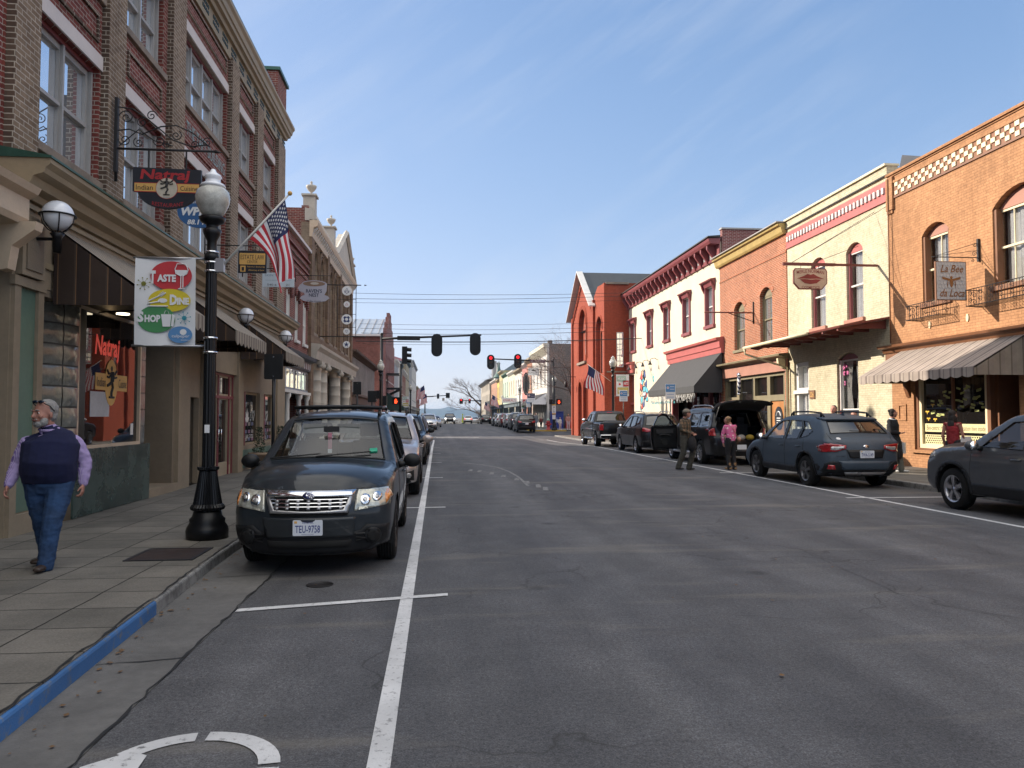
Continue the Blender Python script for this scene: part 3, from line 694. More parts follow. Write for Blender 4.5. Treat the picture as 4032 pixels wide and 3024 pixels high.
for a, b_ in ((16.43, 17.15), (18.08, 18.36), (21.2, 21.7), (26.2, 27.46)): S_.box(a, b_, .1, 3.35, -.9, .2, M['stucco'])
S_.plate(rect(17.15, 18.08, .1, 3.35), .0, .12, M['stucco'], [rect(17.25, 18.02, .12, 2.05)])
S_.plate(rect(21.7, 26.2, .1, 3.35), .0, .15, M['stucco'], [rect(22.0, 23.9, .82, 2.32), rect(24.45, 26.0, .82, 2.32)])
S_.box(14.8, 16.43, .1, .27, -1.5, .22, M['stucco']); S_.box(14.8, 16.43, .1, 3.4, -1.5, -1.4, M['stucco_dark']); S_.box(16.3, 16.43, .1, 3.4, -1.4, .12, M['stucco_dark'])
S_.box(21.75, 26.2, .1, .12, .15, .17, M['stucco']); S_.box(21.75, 26.15, .2, .7, .15, .165, M['green'])
S_.box(18.36, 21.2, 2.72, 3.35, -.1, .15, M['stucco'])
for q in (22.0, 24.45): S_.box(q, q + .06, .82, 2.32, .0, .17, M['maroon'])
S_.build('storefront', T)
pr_ = MB(L); pr_.box(10.1, 10.86, .1, 3.35, -1.2, .18, M['stucco']); pr_.box(10.12, 10.84, .1, .38, .18, .23, M['stucco']); pr_.box(10.12, 10.27, .38, 3.3, .18, .23, M['stucco']); pr_.box(10.70, 10.84, .38, 3.3, .18, .23, M['stucco']); pr_.box(10.08, 10.86, 3.28, 3.4, .18, .25, M['stucco'])
pr_.box(10.28, 10.69, .4, 3.27, .181, .19, M['green']); pr_.build('pier', T)
pb = MB(L); pb.box(10.16, 10.72, 3.42, 4.2, .2, .29, M['stucco']); pb.box(10.24, 10.64, 3.5, 4.1, .29, .31, M['stucco_dark']); pb.build('fascia_panel', T)
sc_ = MB(L); sc_.prof([(4.42, .2), (4.42, .27), (4.5, .3), (4.54, .42), (4.64, .46), (4.68, .58), (4.74, .6), (4.8, .66), (4.86, .66), (4.9, .0), (4.42, .0)], 10.02, 27.6, M['cornice2']); sc_.build('storefront_cornice', T)
gm = MB(L); gm.prof([(4.862, .0), (4.862, .68), (4.89, .68), (5.0, .05), (5.0, .0)], 10.0, 27.62, M['green_metal']); gm.build('flashing', T)
mbz = MB(L)
for i in range(3): mbz.box(11.83 + i * .99 + (.004 if i else 0), 11.83 + (i + 1) * .99, .13, 1.13, .0, .22, M['marble'])
mbz.build('marble_base', T)
st = MB(L)
for i in range(60): a = 10.2 + i * .11; st.box(a, a + .1, .119, .13 + .012 * random.random(), .22, .235 + random.random() * .03, M['white'])
wd = MB(L); wd.plate(rect(12.02, 14.48, 1.13, 3.3), .08, .16, M['cream'], [rect(12.07, 14.43, 1.18, 3.25)]); fw = wd.build('shop_window', T)
gp = MB(L); gp.box(12.06, 14.44, 1.16, 3.27, .10, .11, M['shopglass']); gp.build('pane', fw)
dc = MB(L)
letter(dc, 'Natraj', 13.15, 2.72, .95, .42, .116, emit('neon_red_lettering', (.6, .03, .02), .1), bold=.03, shear=.15)
dc.plate(rect(12.72, 13.95, 2.05, 2.32), .112, .118, M['gold']); dc.plate(ell(13.3, 2.18, .24, .38), .118, .122, M['gold'])
letter(dc, 'Indian', 12.92, 2.18, .32, .15, .124, M['ink']); letter(dc, 'Cuisine', 13.75, 2.18, .32, .15, .124, M['ink'])
def dancer(mb, cx, cy, s, d, mat):
 def tb(pts, r): mb.tube([(cx + x * s, cy + y * s, d) for x, y in pts], r * s, mat, 5)
 mb.plate(ell(cx, cy + .34 * s, .055 * s, .075 * s, 10), d - .002, d + .003, mat)
 tb([(0, .26), (.02, .12), (0, 0)], .07); tb([(0, 0), (.06, -.16), (-.02, -.3), (-.02, -.4)], .045); tb([(0, .0), (-.14, -.08), (-.28, -.12)], .04)
 for sx in (-1, 1): tb([(0, .22), (sx * .2, .2), (sx * .3, .3)], .03); tb([(0, .2), (sx * .18, .1), (sx * .3, .12)], .03)
 tb([(-.15, -.42), (.15, -.42)], .03)
dancer(dc, 13.3, 2.2, .62, .126, M['ink'])
dc.plate(rect(12.12, 12.34, 1.42, 1.95), .112, .117, pm('purple_poster', (.35, .22, .5), .6)); dc.plate(rect(12.15, 12.31, 1.45, 1.92), .117, .119, pm('lilac_paper', (.5, .4, .65), .6))
dc.plate(rect(12.55, 13.25, 1.62, 2.02), .112, .116, pm('grey_paper', (.42, .42, .43), .6)); dc.plate(rect(14.15, 14.27, 1.3, 1.5), .112, .116, M['white'])
dc.build('window_lettering', fw)
gb = MB(); gmz = pm('glass_block', (.19, .20, .18), .16, var=.35, vs=5, spec=.8); gfr = pm('glass_block_mortar', (.09, .09, .085), .7)
cxx, cyy, rr = -5.95, 12.0, .62
for i in range(7):
 z0 = 1.16 + i * .30
 for j in range(4):
  a0 = R_(180 + 90 * 0) ; a0 = -PI / 2 + (j + .03) * PI / 8; a1 = -PI / 2 + (j + .97) * PI / 8
  n_ = 4; vs = []
  for q in range(n_ + 1):
   a = a0 + (a1 - a0) * q / n_; bul = .022 * math.sin(PI * q / n_)
   for zz, bb in ((z0 + .01, 0), (z0 + .15, bul + .014), (z0 + .285, 0)): vs.append((cxx + (rr + bb) * math.cos(a) , cyy + (rr + bb) * 1.6 * math.sin(a), zz))
  gb.add(vs, [(3 * q + k_, 3 * q + 3 + k_, 3 * q + 4 + k_, 3 * q + 1 + k_) for q in range(n_) for k_ in (0, 1)], gmz, smooth=True)
gb.lathe([(0, 0), (rr - .01, 0), (rr - .01, 2.12), (0, 2.12)], (cxx, cyy, 1.15), gfr, 32, squash=1.6)
gb.lathe([(0, 0), (rr + .03, 0), (rr + .03, 1.05), (0, 1.05)], (cxx, cyy, .1), M['stucco'], 32, squash=1.6)
gb.build('glass_block_column', T)
g2 = MB(L)
for i in range(7): g2.box(14.5, 14.76, 1.16 + i * .3, 1.44 + i * .3, -.05, .13, gmz)
g2.box(14.48, 14.8, 1.13, 3.35, -.12, .1, gfr); g2.build('glass_block_strip', T)
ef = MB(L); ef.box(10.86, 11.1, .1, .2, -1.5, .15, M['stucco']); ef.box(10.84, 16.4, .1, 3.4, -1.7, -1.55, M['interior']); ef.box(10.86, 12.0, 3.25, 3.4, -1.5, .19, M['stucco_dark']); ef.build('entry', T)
dr = MB(L); H4 = [rect(18.52, 18.78, .35, 2.05), rect(18.9, 19.75, .45, 2.05), rect(19.9, 20.75, .45, 2.05), rect(20.87, 21.08, .35, 2.05), rect(18.52, 19.75, 2.2, 2.62), rect(19.9, 21.08, 2.2, 2.62)]
dr.plate(rect(18.38, 21.2, .12, 2.72), -.05, .03, M['cornice'], H4)
for u in (18.42, 18.84, 19.82, 20.81, 21.14): dr.box(u - .035, u + .035, .12, 2.72, .03, .06, M['maroon'])
dr.box(18.38, 21.2, 2.08, 2.15, .03, .065, M['maroon']); dr.box(18.38, 21.2, 2.66, 2.72, .03, .066, M['maroon']); dr = dr.build('double_door', T)
dg_ = MB(L); dg_.box(18.45, 21.1, .3, 2.65, -.03, -.02, M['shopglass']); dg_.build('pane', dr)
dh = MB(L)
for u in (19.72, 19.95): dh.tube([(u, 1.0, .07), (u, 1.0, .1), (u, 1.3, .1), (u, 1.3, .07)], .012, M['chrome'])
dh.build('handle', dr)
for k_, (a, b_) in enumerate(((22.0, 23.9), (24.45, 26.0))):
 sw = MB(L); sw.plate(rect(a, b_, .82, 2.32), .02, .06, M['cornice2'], [rect(a + .06, b_ - .06, .88, 2.26)]); sw = sw.build('shop_window', T)
 g3 = MB(L); g3.box(a + .04, b_ - .04, .86, 2.28, .03, .04, M['shopglass']); g3.build('pane', sw)
 d3 = MB(L)
 if k_ == 0:
  for i in range(5):
   an = R_(90 + (i - 2) * 32); cx, cy = 22.75, 1.45; l_ = .34 if i == 2 else .3
   P = [(cx, cy)] + [(cx + math.cos(an + s_) * l_ * r_, cy + math.sin(an + s_) * l_ * r_ * 1.2) for s_, r_ in ((-.32, .55), (0, 1), (.32, .55))]
   d3.plate(P, .045, .05 + .002 * i, M['white'])
  letter(d3, 'LOTUS NAIL STUDIO', 22.85, 1.05, 1.35, .12, .05, M['white'])
 cxh = 23.5 if k_ == 0 else 25.3
 d3.tube([(cxh, 1.5, .05), (cxh - .14, 1.68, .05), (cxh - .1, 1.8, .05), (cxh, 1.72, .05), (cxh + .1, 1.8, .05), (cxh + .14, 1.68, .05), (cxh, 1.5, .05)], .008, M['white'], 4)
 for i in range(3):
  for j in range(4): d3.box(a + .15 + j * .38, a + .4 + j * .38, .92 + i * .22, 1.02 + i * .22, .042, .046, pm('shelf_goods%d' % ((i + j) % 3), [(.2, .1, .16), (.25, .22, .2), (.1, .12, .2)][(i + j) % 3], .6))
 d3.build('window_lettering', sw)
ST1 = stripe('brown_striped_awning_cloth', [(0, (.30, .265, .215)), (.28, (.13, .105, .085)), (.36, (.33, .29, .23)), (.44, (.13, .105, .085)), (.72, (.33, .29, .24))], .21)
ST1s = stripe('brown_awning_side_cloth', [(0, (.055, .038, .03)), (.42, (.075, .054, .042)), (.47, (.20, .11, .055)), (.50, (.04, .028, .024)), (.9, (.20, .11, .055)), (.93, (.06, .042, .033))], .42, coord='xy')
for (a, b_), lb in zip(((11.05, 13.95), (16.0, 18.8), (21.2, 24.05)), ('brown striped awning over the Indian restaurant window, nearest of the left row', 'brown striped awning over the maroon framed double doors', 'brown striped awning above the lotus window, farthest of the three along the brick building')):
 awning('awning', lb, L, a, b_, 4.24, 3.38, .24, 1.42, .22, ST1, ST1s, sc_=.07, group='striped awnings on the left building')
def globe_lamp(y, label):
 t = thing('globe_lamp', label, 'wall lamp', (-5.3, y, 3.95), group='globe lamps along the left storefronts'); b = MB()
 x = -4.94
 b.box(-5.3, -5.24, y - .07, y + .07, 3.72, 4.12, M['dark_green']); b.tube([(-5.25, y, 3.93), (-5.0, y, 3.93), (x, y, 3.93)], .022, M['black'])
 b.lathe([(.0, -.2), (.05, -.2), (.055, 0), (.09, .05), (.06, .06), (0, .06)], (x, y, 3.95), M['black'], 14)
 b.build('bracket', t); g = MB(); g.sphere((x, y, 4.24), .195, M['globe'], 24, 14); g.build('globe', t)
 c = MB()
 for j in range(6):
  q = j * PI / 3; c.tube([(x + math.cos(q) * r_, y + math.sin(q) * r_, z_) for r_, z_ in ((.05, 4.02), (.12, 4.06), (.19, 4.14), (.212, 4.24))], .008, M['black'], 5)
 c.tube([(x + .212 * math.cos(q), y + .212 * math.sin(q), 4.24) for q in [i * PI / 12 for i in range(24)]], .012, M['black'], 6, close=True)
 c.build('cage', t)
for y, lb in ((10.45, 'white globe wall lamp nearest the camera, on the tan pier'), (15.4, 'white globe wall lamp half hidden behind the banner and lamp post'), (20.35, 'white globe wall lamp between the second and third striped awnings'), (25.55, 'white globe wall lamp at the far end of the striped awnings')): globe_lamp(y, lb)
for y, lb in ((22.1, 'clay planter with clipped shrub beside the lotus window'), (25.0, 'clay planter with clipped shrub half hidden behind the dark parked SUV')):
 t = thing('planter', lb, 'planter', (-4.95, y, .12), group='shrub planters'); p = MB(); p.lathe([(0, 0), (.19, 0), (.27, .42), (.3, .43), (.3, .5), (.25, .5), (.24, .44), (0, .44)], (-4.95, y, .12), pm('terracotta_clay', (.26, .19, .13), .8), 20); p.build('pot', t)
 f = MB(); rr_ = random.Random(int(y))
 for i in range(420):
  z = rr_.random(); r_ = .2 * (1 - z * .55) * (rr_.random() ** .4); q = rr_.uniform(0, 2 * PI); c = Vector((-4.95 + r_ * math.cos(q), y + r_ * math.sin(q), .58 + z * .75)); s_ = .035
  a = Vector((rr_.uniform(-1, 1), rr_.uniform(-1, 1), rr_.uniform(-.3, 1))).normalized() * s_; b2 = Vector((rr_.uniform(-1, 1), rr_.uniform(-1, 1), rr_.uniform(-1, 1))).normalized() * s_
  f.add([c - a, c + b2, c + a], [(0, 1, 2)], pm('dark_shrub_leaf', (.02, .045, .015), .6, var=.5, vs=20))
 f.build('foliage', t)
dl = MB(); dl.lathe([(0, 0), (.1, 0), (.1, .02), (0, .02)], (-5.1, 13.0, 3.28), emit('lit_downlight', (1, .85, .6), 1.4), 20); tag(dl.build('downlight'), 'small lit round downlight under the nearest striped awning', 'light')
T0 = thing('brick_building', 'dark red brick building at the left edge with cream storefront cornice and dark green fascia', 'building', (-5.5, 5, 0))
w_ = MB(L); w_.plate(rect(-9, 10.15, 4.4, 11.5), -.3, -.02, M['dark_brick'], [rect(a, a + 1.2, 5.6, 7.6) for a in (-6, -2.5, 1, 4.5, 7.6)]); shell(w_, -9, 10.148, -.2, 11.5, -.05, 14, M['dark_brick']); w_.build('wall', T0)
for a in (-6, -2.5, 1, 4.5, 7.6): window(T0, L, a + .02, a + 1.18, 5.62, 7.58, M['sash'], M['glass'], sill=M['sill'])
c_ = MB(L); c_.prof([(3.95, .2), (3.98, .42), (4.05, .46), (4.3, .46), (4.36, .56), (4.44, .6), (4.5, .0), (3.95, .0)], -9, 9.95, M['cream']); c_.prof([(3.4, .2), (3.42, .3), (3.7, .34), (3.9, .6), (4.0, .62), (4.0, .2)], 9.80, 9.98, M['cream']); c_.build('cornice', T0)
f_ = MB(L); f_.box(-9, 9.8, 3.25, 3.94, -.3, .15, M['dark_green']); f_.box(9.85, 10.09, .1, 3.25, -.5, .02, M['stucco_dark']); f_.box(-9, 9.85, .1, .9, -1.0, -.6, M['dark_green'])
for i in range(7): a = -9 + i * 3.1; f_.box(a, a + .2, .1, 3.25, -1.0, -.5, M['dark_green'])
f_.build('fascia', T0); g_ = MB(L); g_.box(-9, 9.85, .9, 3.25, -.95, -.9, M['shopglass']); g_.build('shop_window', T0)
T2 = thing('brick_shop', 'low two-storey red brick shop with slim arched windows and blue-grey columned storefront', 'building', (-5.5, 30.4, 0))
ws = [(28.66, 29.36, 4.62, 6.5), (30.42, 31.05, 4.62, 6.5), (32.2, 32.9, 4.62, 6.5)]
w_ = MB(L); w_.plate(rect(27.47, 33.38, 3.9, 8.6), -.3, -.03, M['red_brick'], [arched(*q, .33) for q in ws])
for i in range(4): w_.box(27.6, 33.3, 7.35 + i * .26, 7.43 + i * .26, -.03, .02 + i * .02, M['dark_brick'])
shell(w_, 27.47, 33.38, -.2, 8.58, -.05, 12, M['red_brick']); w_.build('wall', T2)
c_ = MB(L); c_.box(27.47, 33.38, 8.6, 8.72, -.35, .12, M['lintel']); c_.build('coping', T2)
for q in ws:
 f = window(T2, L, q[0], q[1], q[2], q[3], M['white'], M['glass'], rise=.3, sill=M['white'], rec=.15); hb = MB(L); hb.tube([(x, z, .03) for x, z in arched(q[0] - .08, q[1] + .08, 6.1, 6.68, .38)[1:]], .06, M['dark_brick'], 6); hb.build('hood', f)
bg_ = pm('blue_grey_paint', (.22, .26, .31), .5); c_ = MB(L); c_.prof([(3.5, .0), (3.5, .1), (3.86, .14), (3.92, .34), (4.05, .38), (4.1, .0)], 27.5, 33.36, pm('slate_blue_paint', (.04, .06, .085), .5))
for i in range(26): c_.box(27.7 + i * .21, 27.82 + i * .21, 3.56, 3.8, .12, .15, M['white'] if i % 2 else M['maroon'])
c_.box(27.5, 33.36, 2.62, 3.5, -.1, .0, bg_); c_.box(27.5, 33.36, 2.5, 2.62, -.1, .14, M['white']); c_.box(27.5, 33.36, .1, .7, -.6, -.3, bg_)
for i in range(7): c_.box(27.7 + i * .8, 27.76 + i * .8, 2.7, 3.4, 0, .03, M['white'])
for u in (27.75, 28.9, 31.3, 33.1): c_.lathe([(0, 0), (.15, 0), (.15, .15), (.10, .2), (.085, 2.15), (.14, 2.25), (.14, 2.4), (0, 2.4)], (u, .12, .0), M['white'], 16, axis='y')
c_.build('storefront', T2); g_ = MB(L); g_.box(27.5, 33.36, .7, 2.5, -.56, -.5, M['shopglass']); g_.box(27.6, 33.3, 2.72, 3.4, .002, .01, M['glass']); g_.build('shop_window', T2)
stone = brick('brown_stone_blocks', (.19, .125, .085), (.26, .18, .12), (.14, .1, .08), w=.7, h=.32, ms=.012); stone2 = brick('tan_stone_brick', (.30, .235, .17), (.36, .28, .2), (.26, .2, .15), w=.22, h=.08)
T3 = thing('lodge_building', 'ornate brown stone building with white entablature, columns and urns on its roofline', 'building', (-5.5, 41.4, 0))
wins = []
for g0 in (34.3, 39.2, 44.1): wins += [(g0 + .2, g0 + 1.2, 5.35, 9.0), (g0 + 2.0, g0 + 3.0, 5.35, 9.0)]
w_ = MB(L); w_.plate(rect(33.4, 49.4, 4.3, 10.0), -.35, 0, stone2, [arched(*q, .5) for q in wins])
w_.box(33.38, 34.1, .1, 10.0, .0, .12, stone); w_.box(48.7, 49.42, .1, 10.0, .0, .12, stone); w_.box(33.4, 49.4, 4.75, 5.25, .0, .06, stone)
for u in (38.4, 43.3): w_.box(u - .3, u + .3, 5.25, 10, 0, .14, stone)
shell(w_, 33.402, 49.398, -.2, 10.6, -.05, 13, M['red_brick'], top=10.55); w_.box(33.4, 49.4, 10, 10.7, -.35, -.05, M['red_brick']); w_.build('wall', T3)
for q in wins:
 f = window(T3, L, *q, M['white'], M['glass'], rise=.48, rec=.28, rail=.6, sill=M['sill'])
 hb = MB(L)
 for k_ in range(3): hb.tube([(x, z, .02 + .02 * k_) for x, z in arched(q[0] - .08 - .12 * k_, q[1] + .08 + .12 * k_, 8.2, 9.08 + .13 * k_, .58 + .12 * k_)[1:]], .055, stone, 6)
 hb.box(q[0] - .22, q[0] - .06, 5.35, 8.3, 0, .09, stone); hb.box(q[1] + .06, q[1] + .22, 5.35, 8.3, 0, .09, stone); hb.build('surround', f)
c_ = MB(L); c_.prof([(9.35, 0), (9.35, .12), (9.55, .14), (9.75, .18), (9.8, .32), (9.95, .38), (10.05, .38), (10.1, 0)], 33.35, 49.45, M['cream']); brackets(c_, L, 33.4, 49.4, 36, 9.5, 9.8, .08, .30, .16, M['white'])
wht = pm('aged_white_stone', (.46, .42, .36), .7, var=.15); c_.prof([(10.05, 0), (10.1, .3), (10.55, .12), (10.6, -.2), (10.05, -.2)], 33.35, 49.45, wht)
c_.plate([(40.4, 10.1), (48.6, 10.1), (44.5, 12.1)], -.2, .2, wht)
for a, b_ in (((40.1, 10.05), (44.5, 12.2)), ((44.5, 12.2), (48.9, 10.05))): c_.tube([(a[0], a[1], .25), (b_[0], b_[1], .25)], .15, wht, 4)
c_.build('cornice', T3)
for u, h0 in ((33.75, 10.8), (40.0, 10.95), (49.05, 10.8)):
 ur = MB(L); ur.box(u - .27, u + .27, 10.1, h0 + .35, -.3, .2, wht); ur.box(u - .34, u + .34, h0 + .35, h0 + .43, -.37, .27, wht)
 x0, y0, z0 = L(u, h0 + .47, 0); ub = MB(); z0 -= .04; ub.lathe([(a_ * .68, b_ * .62) for a_, b_ in ((.2, 0), (.2, .06), (.07, .12), (.07, .22), (.2, .34), (.32, .55), (.34, .68), (.3, .7), (.1, .76), (.06, .85), (.09, .92), (.05, 1.0), (0, 1.04))], (x0, y0, z0), wht, 18)
 p_ = ur.build('pedestal', T3); ub.build('urn', p_)
e_ = MB(L); e_.prof([(4.1, -.1), (4.1, .32), (4.25, .35), (4.45, .38), (4.6, .52), (4.72, .54), (4.78, 0), (4.78, -.1)], 33.4, 49.4, wht); e_.build('entablature', T3)
for u in (35.0, 36.9, 41.8, 46.6):
 cb = MB(); x0, y0, _ = L(u, 0, .0)
 P = [(0, 0), (.44, 0), (.44, .12), (.36, .2)]
 for i in range(7): h_ = .2 + i * .49; P += [(.35 - i * .006, h_ + .015), (.35 - i * .006, h_ + .47), (.335, h_ + .485)]
 cb.lathe(P + [(.33, 3.62), (.3, 3.62), (0, 3.62)], (x0, y0, .1), wht, 24); col = cb.build('column', T3)
 cp = MB(); cp.lathe([(.3, 0), (.34, .05), (.31, .1), (.42, .3), (0, .3)], (x0, y0, 3.66), M['cream'], 20)
 for sx in (-1, 1):
  for sy in (-1, 1): cp.lathe([(0, -.08), (.13, -.08), (.13, .08), (0, .08)], (x0 + sx * .34, y0 + sy * .3, 3.9), wht, 12, axis='y')
 cp.box(x0 - .42, x0 + .42, y0 - .42, y0 + .42, 3.96, 4.1, wht); cp.build('capital', col)
g_ = MB(L); g_.box(33.9, 48.9, .1, 4.1, -1.4, -1.3, stone); g_.box(36, 48, .8, 3.4, -1.29, -1.27, M['shopglass']); g_.box(34.3, 35.1, .9, 3.9, -.3, -.25, M['signblack']); g_.build('porch_wall', T3)
s_ = MB(FY(36.0)); s_.box(-5.95, -5.35, .9, 3.9, 0, .04, M['ink'])
for i, tx in enumerate(('B', 'E', 'LL')): s_.box(-5.9, -5.4, 3.2 - i * .42, 3.55 - i * .42, .04, .05, M['signwhite']); letter(s_, tx, -5.65, 3.375 - i * .42, .2, .25, .055, M['ink'])
s_.box(-5.9, -5.4, 1.8, 2.2, .04, .05, M['gold']); letter(s_, 'D', -5.65, 2.0, .18, .22, .055, M['ink']); s_.box(-5.9, -5.4, 1.0, 1.75, .04, .05, M['signred']); letter(s_, 'S', -5.65, 1.4, .3, .4, .055, M['signwhite'])
tag(s_.build('directory_board'), 'tall multi-panel directory sign beside the first stone column', 'sign')
wwash = brick('whitewashed_brick', (.34, .33, .31), (.28, .26, .24), (.24, .22, .2), painted=True, dirt=.5)
T4 = rowhouse(L, 49.42, 68.0, 5.9, wwash, 'low long building of flaking whitewashed brick before the cross street', pm('brown_coping', (.12, .08, .06), .8), nwin=1, floors=1, v1f=3.2, depth=12, corn=.3, side=wwash)
T5 = thing('corner_building', 'brick corner building with stepped gable and standing-seam metal roof', 'building', (-5.5, 90, 0))
oldb = brick('old_side_brick', (.20, .055, .042), (.29, .10, .075), (.30, .2, .16), dirt=.45)
steps_ = [(82, .0), (99, .0), (99, 10.3), (97, 10.3), (97, 11.2), (95, 11.2), (95, 12.0), (93, 12.0), (93, 12.8), (91.7, 12.8), (91.7, 13.5), (88.6, 13.5), (88.6, 12.8), (86.8, 12.8), (86.8, 12.0), (85, 12.0), (85, 11.2), (83.4, 11.2), (83.4, 10.3), (82, 10.3)]
ws = [(83.2 + i * 2.6, 84.3 + i * 2.6, 5.6, 8.4) for i in range(6)]
w_ = MB(L); w_.plate(steps_, -.35, 0, M['dark_brick'], [arched(*q, .4) for q in ws] + [rect(83, 98, .3, 3.3)]); shell(w_, 82.002, 98.998, -.3, 10.25, -.1, 22, oldb, top=10.2); w_.build('wall', T5)
for q in ws: window(T5, L, *q, M['white'], M['glass'], rise=.38, sill=M['lintel'])
g_ = MB(L); g_.box(83, 98, .9, 3.3, -.3, -.25, M['shopglass']); g_.box(83, 98, .1, .9, -.3, -.1, M['maroon']); g_.build('shop_window', T5)
rf = MB(L); zinc = pm('standing_seam_zinc', (.42, .46, .50), .42, .4, var=.15);
rf.add([(81.7, 10.25, -.35), (90.5, 13.0, -.35), (90.5, 13.0, -22), (81.7, 10.25, -22), (99.3, 10.25, -.35), (99.3, 10.25, -22)], [(0, 1, 2, 3), (1, 4, 5, 2)], zinc)
for i in range(26): a = -.8 - i * .8; rf.tube([(81.7, 10.29, a), (90.5, 13.04, a)], .035, M['sash'], 4)
rf.box(81.6, 81.8, 10.1, 10.3, -22, -.3, M['lintel']); rf.build('roof', T5)
gs = MB(FY(82.0)); letter(gs, 'MATERIAL', -8.0, 6.7, 4.6, .8, .004, pm('ghost_sign_paint', (.33, .17, .14), .9, var=.3)); gs.build('ghost_lettering', T5)
awning('awning', 'dark green awning on the corner building beyond the cross street', L, 83.2, 90, 4.2, 2.6, .1, 1.9, .3, pm('dark_green_canvas', (.01, .03, .025), .8))
bx = MB(L); bx.box(83.5, 86.5, 4.6, 4.75, .05, 1.6, M['black']);
for u in (83.5, 85, 86.45):
 bx.box(u, u + .06, 4.75, 6.2, 1.5, 1.56, M['black']); bx.tube([(u, 3.9, .05), (u, 4.6, 1.4)], .06, M['black'], 5)
bx.box(83.5, 86.5, 5.0, 6.15, 1.52, 1.58, M['black']); bx.box(83.5, 86.5, 6.15, 6.3, .05, 1.6, M['black']); bx.build('iron_balcony', T5)
cols = {'lw': pm('far_white_paint', (.55, .53, .5), .8), 'lb': brick('far_brick', (.22, .07, .05), (.28, .09, .06), (.3, .2, .16)), 'lt': pm('far_tan_paint', (.33, .28, .2), .8), 'lg': pm('far_grey_paint', (.3, .31, .33), .8), 'ld': pm('far_slate', (.09, .12, .14), .7)}
for i, (a, b_, h, m_, tr, lb) in enumerate(((99.1, 108, 9.0, 'lg', 'white', 'pale grey shop beyond the stepped gable on the left side'), (108, 118, 9.4, 'lw', 'ld', 'white shop with slate cornice beyond the intersection, left side'), (118, 134, 8.9, 'lb', 'lw', 'far brick shop with white cornice on the left side'), (134, 150, 11.6, 'lt', 'ld', 'tall tan shop with dark bracket cornice far down the left side'), (150, 166, 12.6, 'lg', 'lw', 'tall grey shop with white cornice far down the left side'), (166, 200, 13.8, 'lw', 'lg', 'tallest pale building far down the left side'), (200, 240, 9.5, 'lb', 'lt', 'last low brick building of the left side'))):
 rowhouse(L, a, b_ - .05, h, cols[m_], lb, cols.get(tr) or M[tr], base=.25, nwin=max(3, int((b_ - a) / 3)), floors=3 if h > 11 else 2, depth=12)
rr3 = MB(L); rr3.add([(134, 11.6, -.5), (134, 13.2, -6), (118, 8.9, -1), (118, 12.4, -6), (134, 11.2, -11), (118, 9, -11)], [(0, 1, 3, 2), (1, 4, 5, 3)], pm('red_metal_roof', (.25, .07, .05), .5)); tag(rr3.build('metal_roof'), 'red metal roof rising behind the far left shops', 'roof')
Q = FX(14.2, -1)
pk = lambda n, c1, c2, mo, **k: brick(n, c1, c2, mo, painted=True, **k)
M['orange_brick'] = pk('orange_painted_brick', (.46, .24, .12), (.53, .28, .14), (.37, .195, .10), ms=.007, dirt=.32)
M['cream_brick'] = pk('cream_painted_brick', (.60, .54, .38), (.67, .61, .44), (.48, .43, .30), ms=.007, dirt=.22)
M['red2'] = brick('orange_red_brick', (.33, .10, .05), (.44, .14, .065), (.50, .41, .30), ms=.009, dirt=.25)
M['cream_stucco'] = pm('cream_rendered_wall', (.60, .54, .42), .9, var=.10, vs=1.0, bs=25, bstr=.5)
M['plum'] = pm('plum_trim_paint', (.22, .055, .06), .5, var=.12); M['rose'] = pm('rose_red_paint', (.42, .11, .10), .5, var=.12)
M['olive'] = pm('olive_paint', (.20, .17, .10), .55, var=.12); M['brownpaint'] = pm('brown_window_paint', (.19, .08, .035), .5, var=.15)
M['yellowcor'] = pm('mustard_cornice', (.44, .32, .11), .6, var=.15); M['creamtrim'] = pm('pale_yellow_trim', (.68, .60, .40), .5, var=.08)
M['pinkbrown'] = pm('pinkish_brown_paint', (.36, .17, .12), .6, var=.1); M['churchbrick'] = brick('vivid_red_brick', (.30, .06, .032), (.36, .075, .038), (.26, .065, .04), dirt=.18)
M['churchdark'] = M['churchbrick']
B1 = thing('orange_shop', 'orange painted brick shop with checkered frieze and iron window balconies', 'building', (14.2, 16, 0))
ow = [(20.0, 21.2, 4.93, 7.2, .3), (16.4, 18.3, 4.95, 7.35, .42), (12.5, 13.7, 4.93, 7.2, .3), (9, 10.2, 4.93, 7.2, .3)]
w_ = MB(Q); w_.plate(rect(6, 22.84, 3.62, 9.15), -.35, 0, M['orange_brick'], [arched(*q) for q in ow])
w_.box(6, 22.84, 9.15, 9.2, -.35, .03, M['orange_brick']); w_.box(22.5, 22.84, 8.1, 9.14, .0, .08, M['orange_brick']); w_.box(22.55, 22.84, 8.0, 8.1, .0, .05, M['orange_brick']); w_.box(6, 22.5, 8.92, 9.0, .0, .05, M['orange_brick']); w_.box(6, 22.5, 8.44, 8.5, .0, .04, M['brownpaint'])
w_.box(21.75, 22.84, .1, 3.62, -.35, 0, M['orange_brick']); w_.box(18.7, 21.75, .1, .62, -.35, 0, M['orange_brick']); w_.box(16.0, 17.55, .1, 3.62, -.35, 0, M['orange_brick']); w_.box(6, 16, .1, .62, -.35, 0, M['orange_brick'])
shell(w_, 6, 22.838, -.2, 9.18, -.05, 14, M['orange_brick']); w_.build('wall', B1)
ck = MB(Q); ck.box(6, 22.5, 8.5, 8.92, .0, .02, pm('brown_frieze_paint', (.24, .11, .06), .7, var=.1))
for i in range(98):
 for j in range(3):
  if (i + j) % 2 == 0: ck.box(22.4 - i * .167 - .15, 22.4 - i * .167, 8.52 + j * .13, 8.64 + j * .13, .02, .055, M['creamtrim'])
ck.build('checkered_frieze', B1)
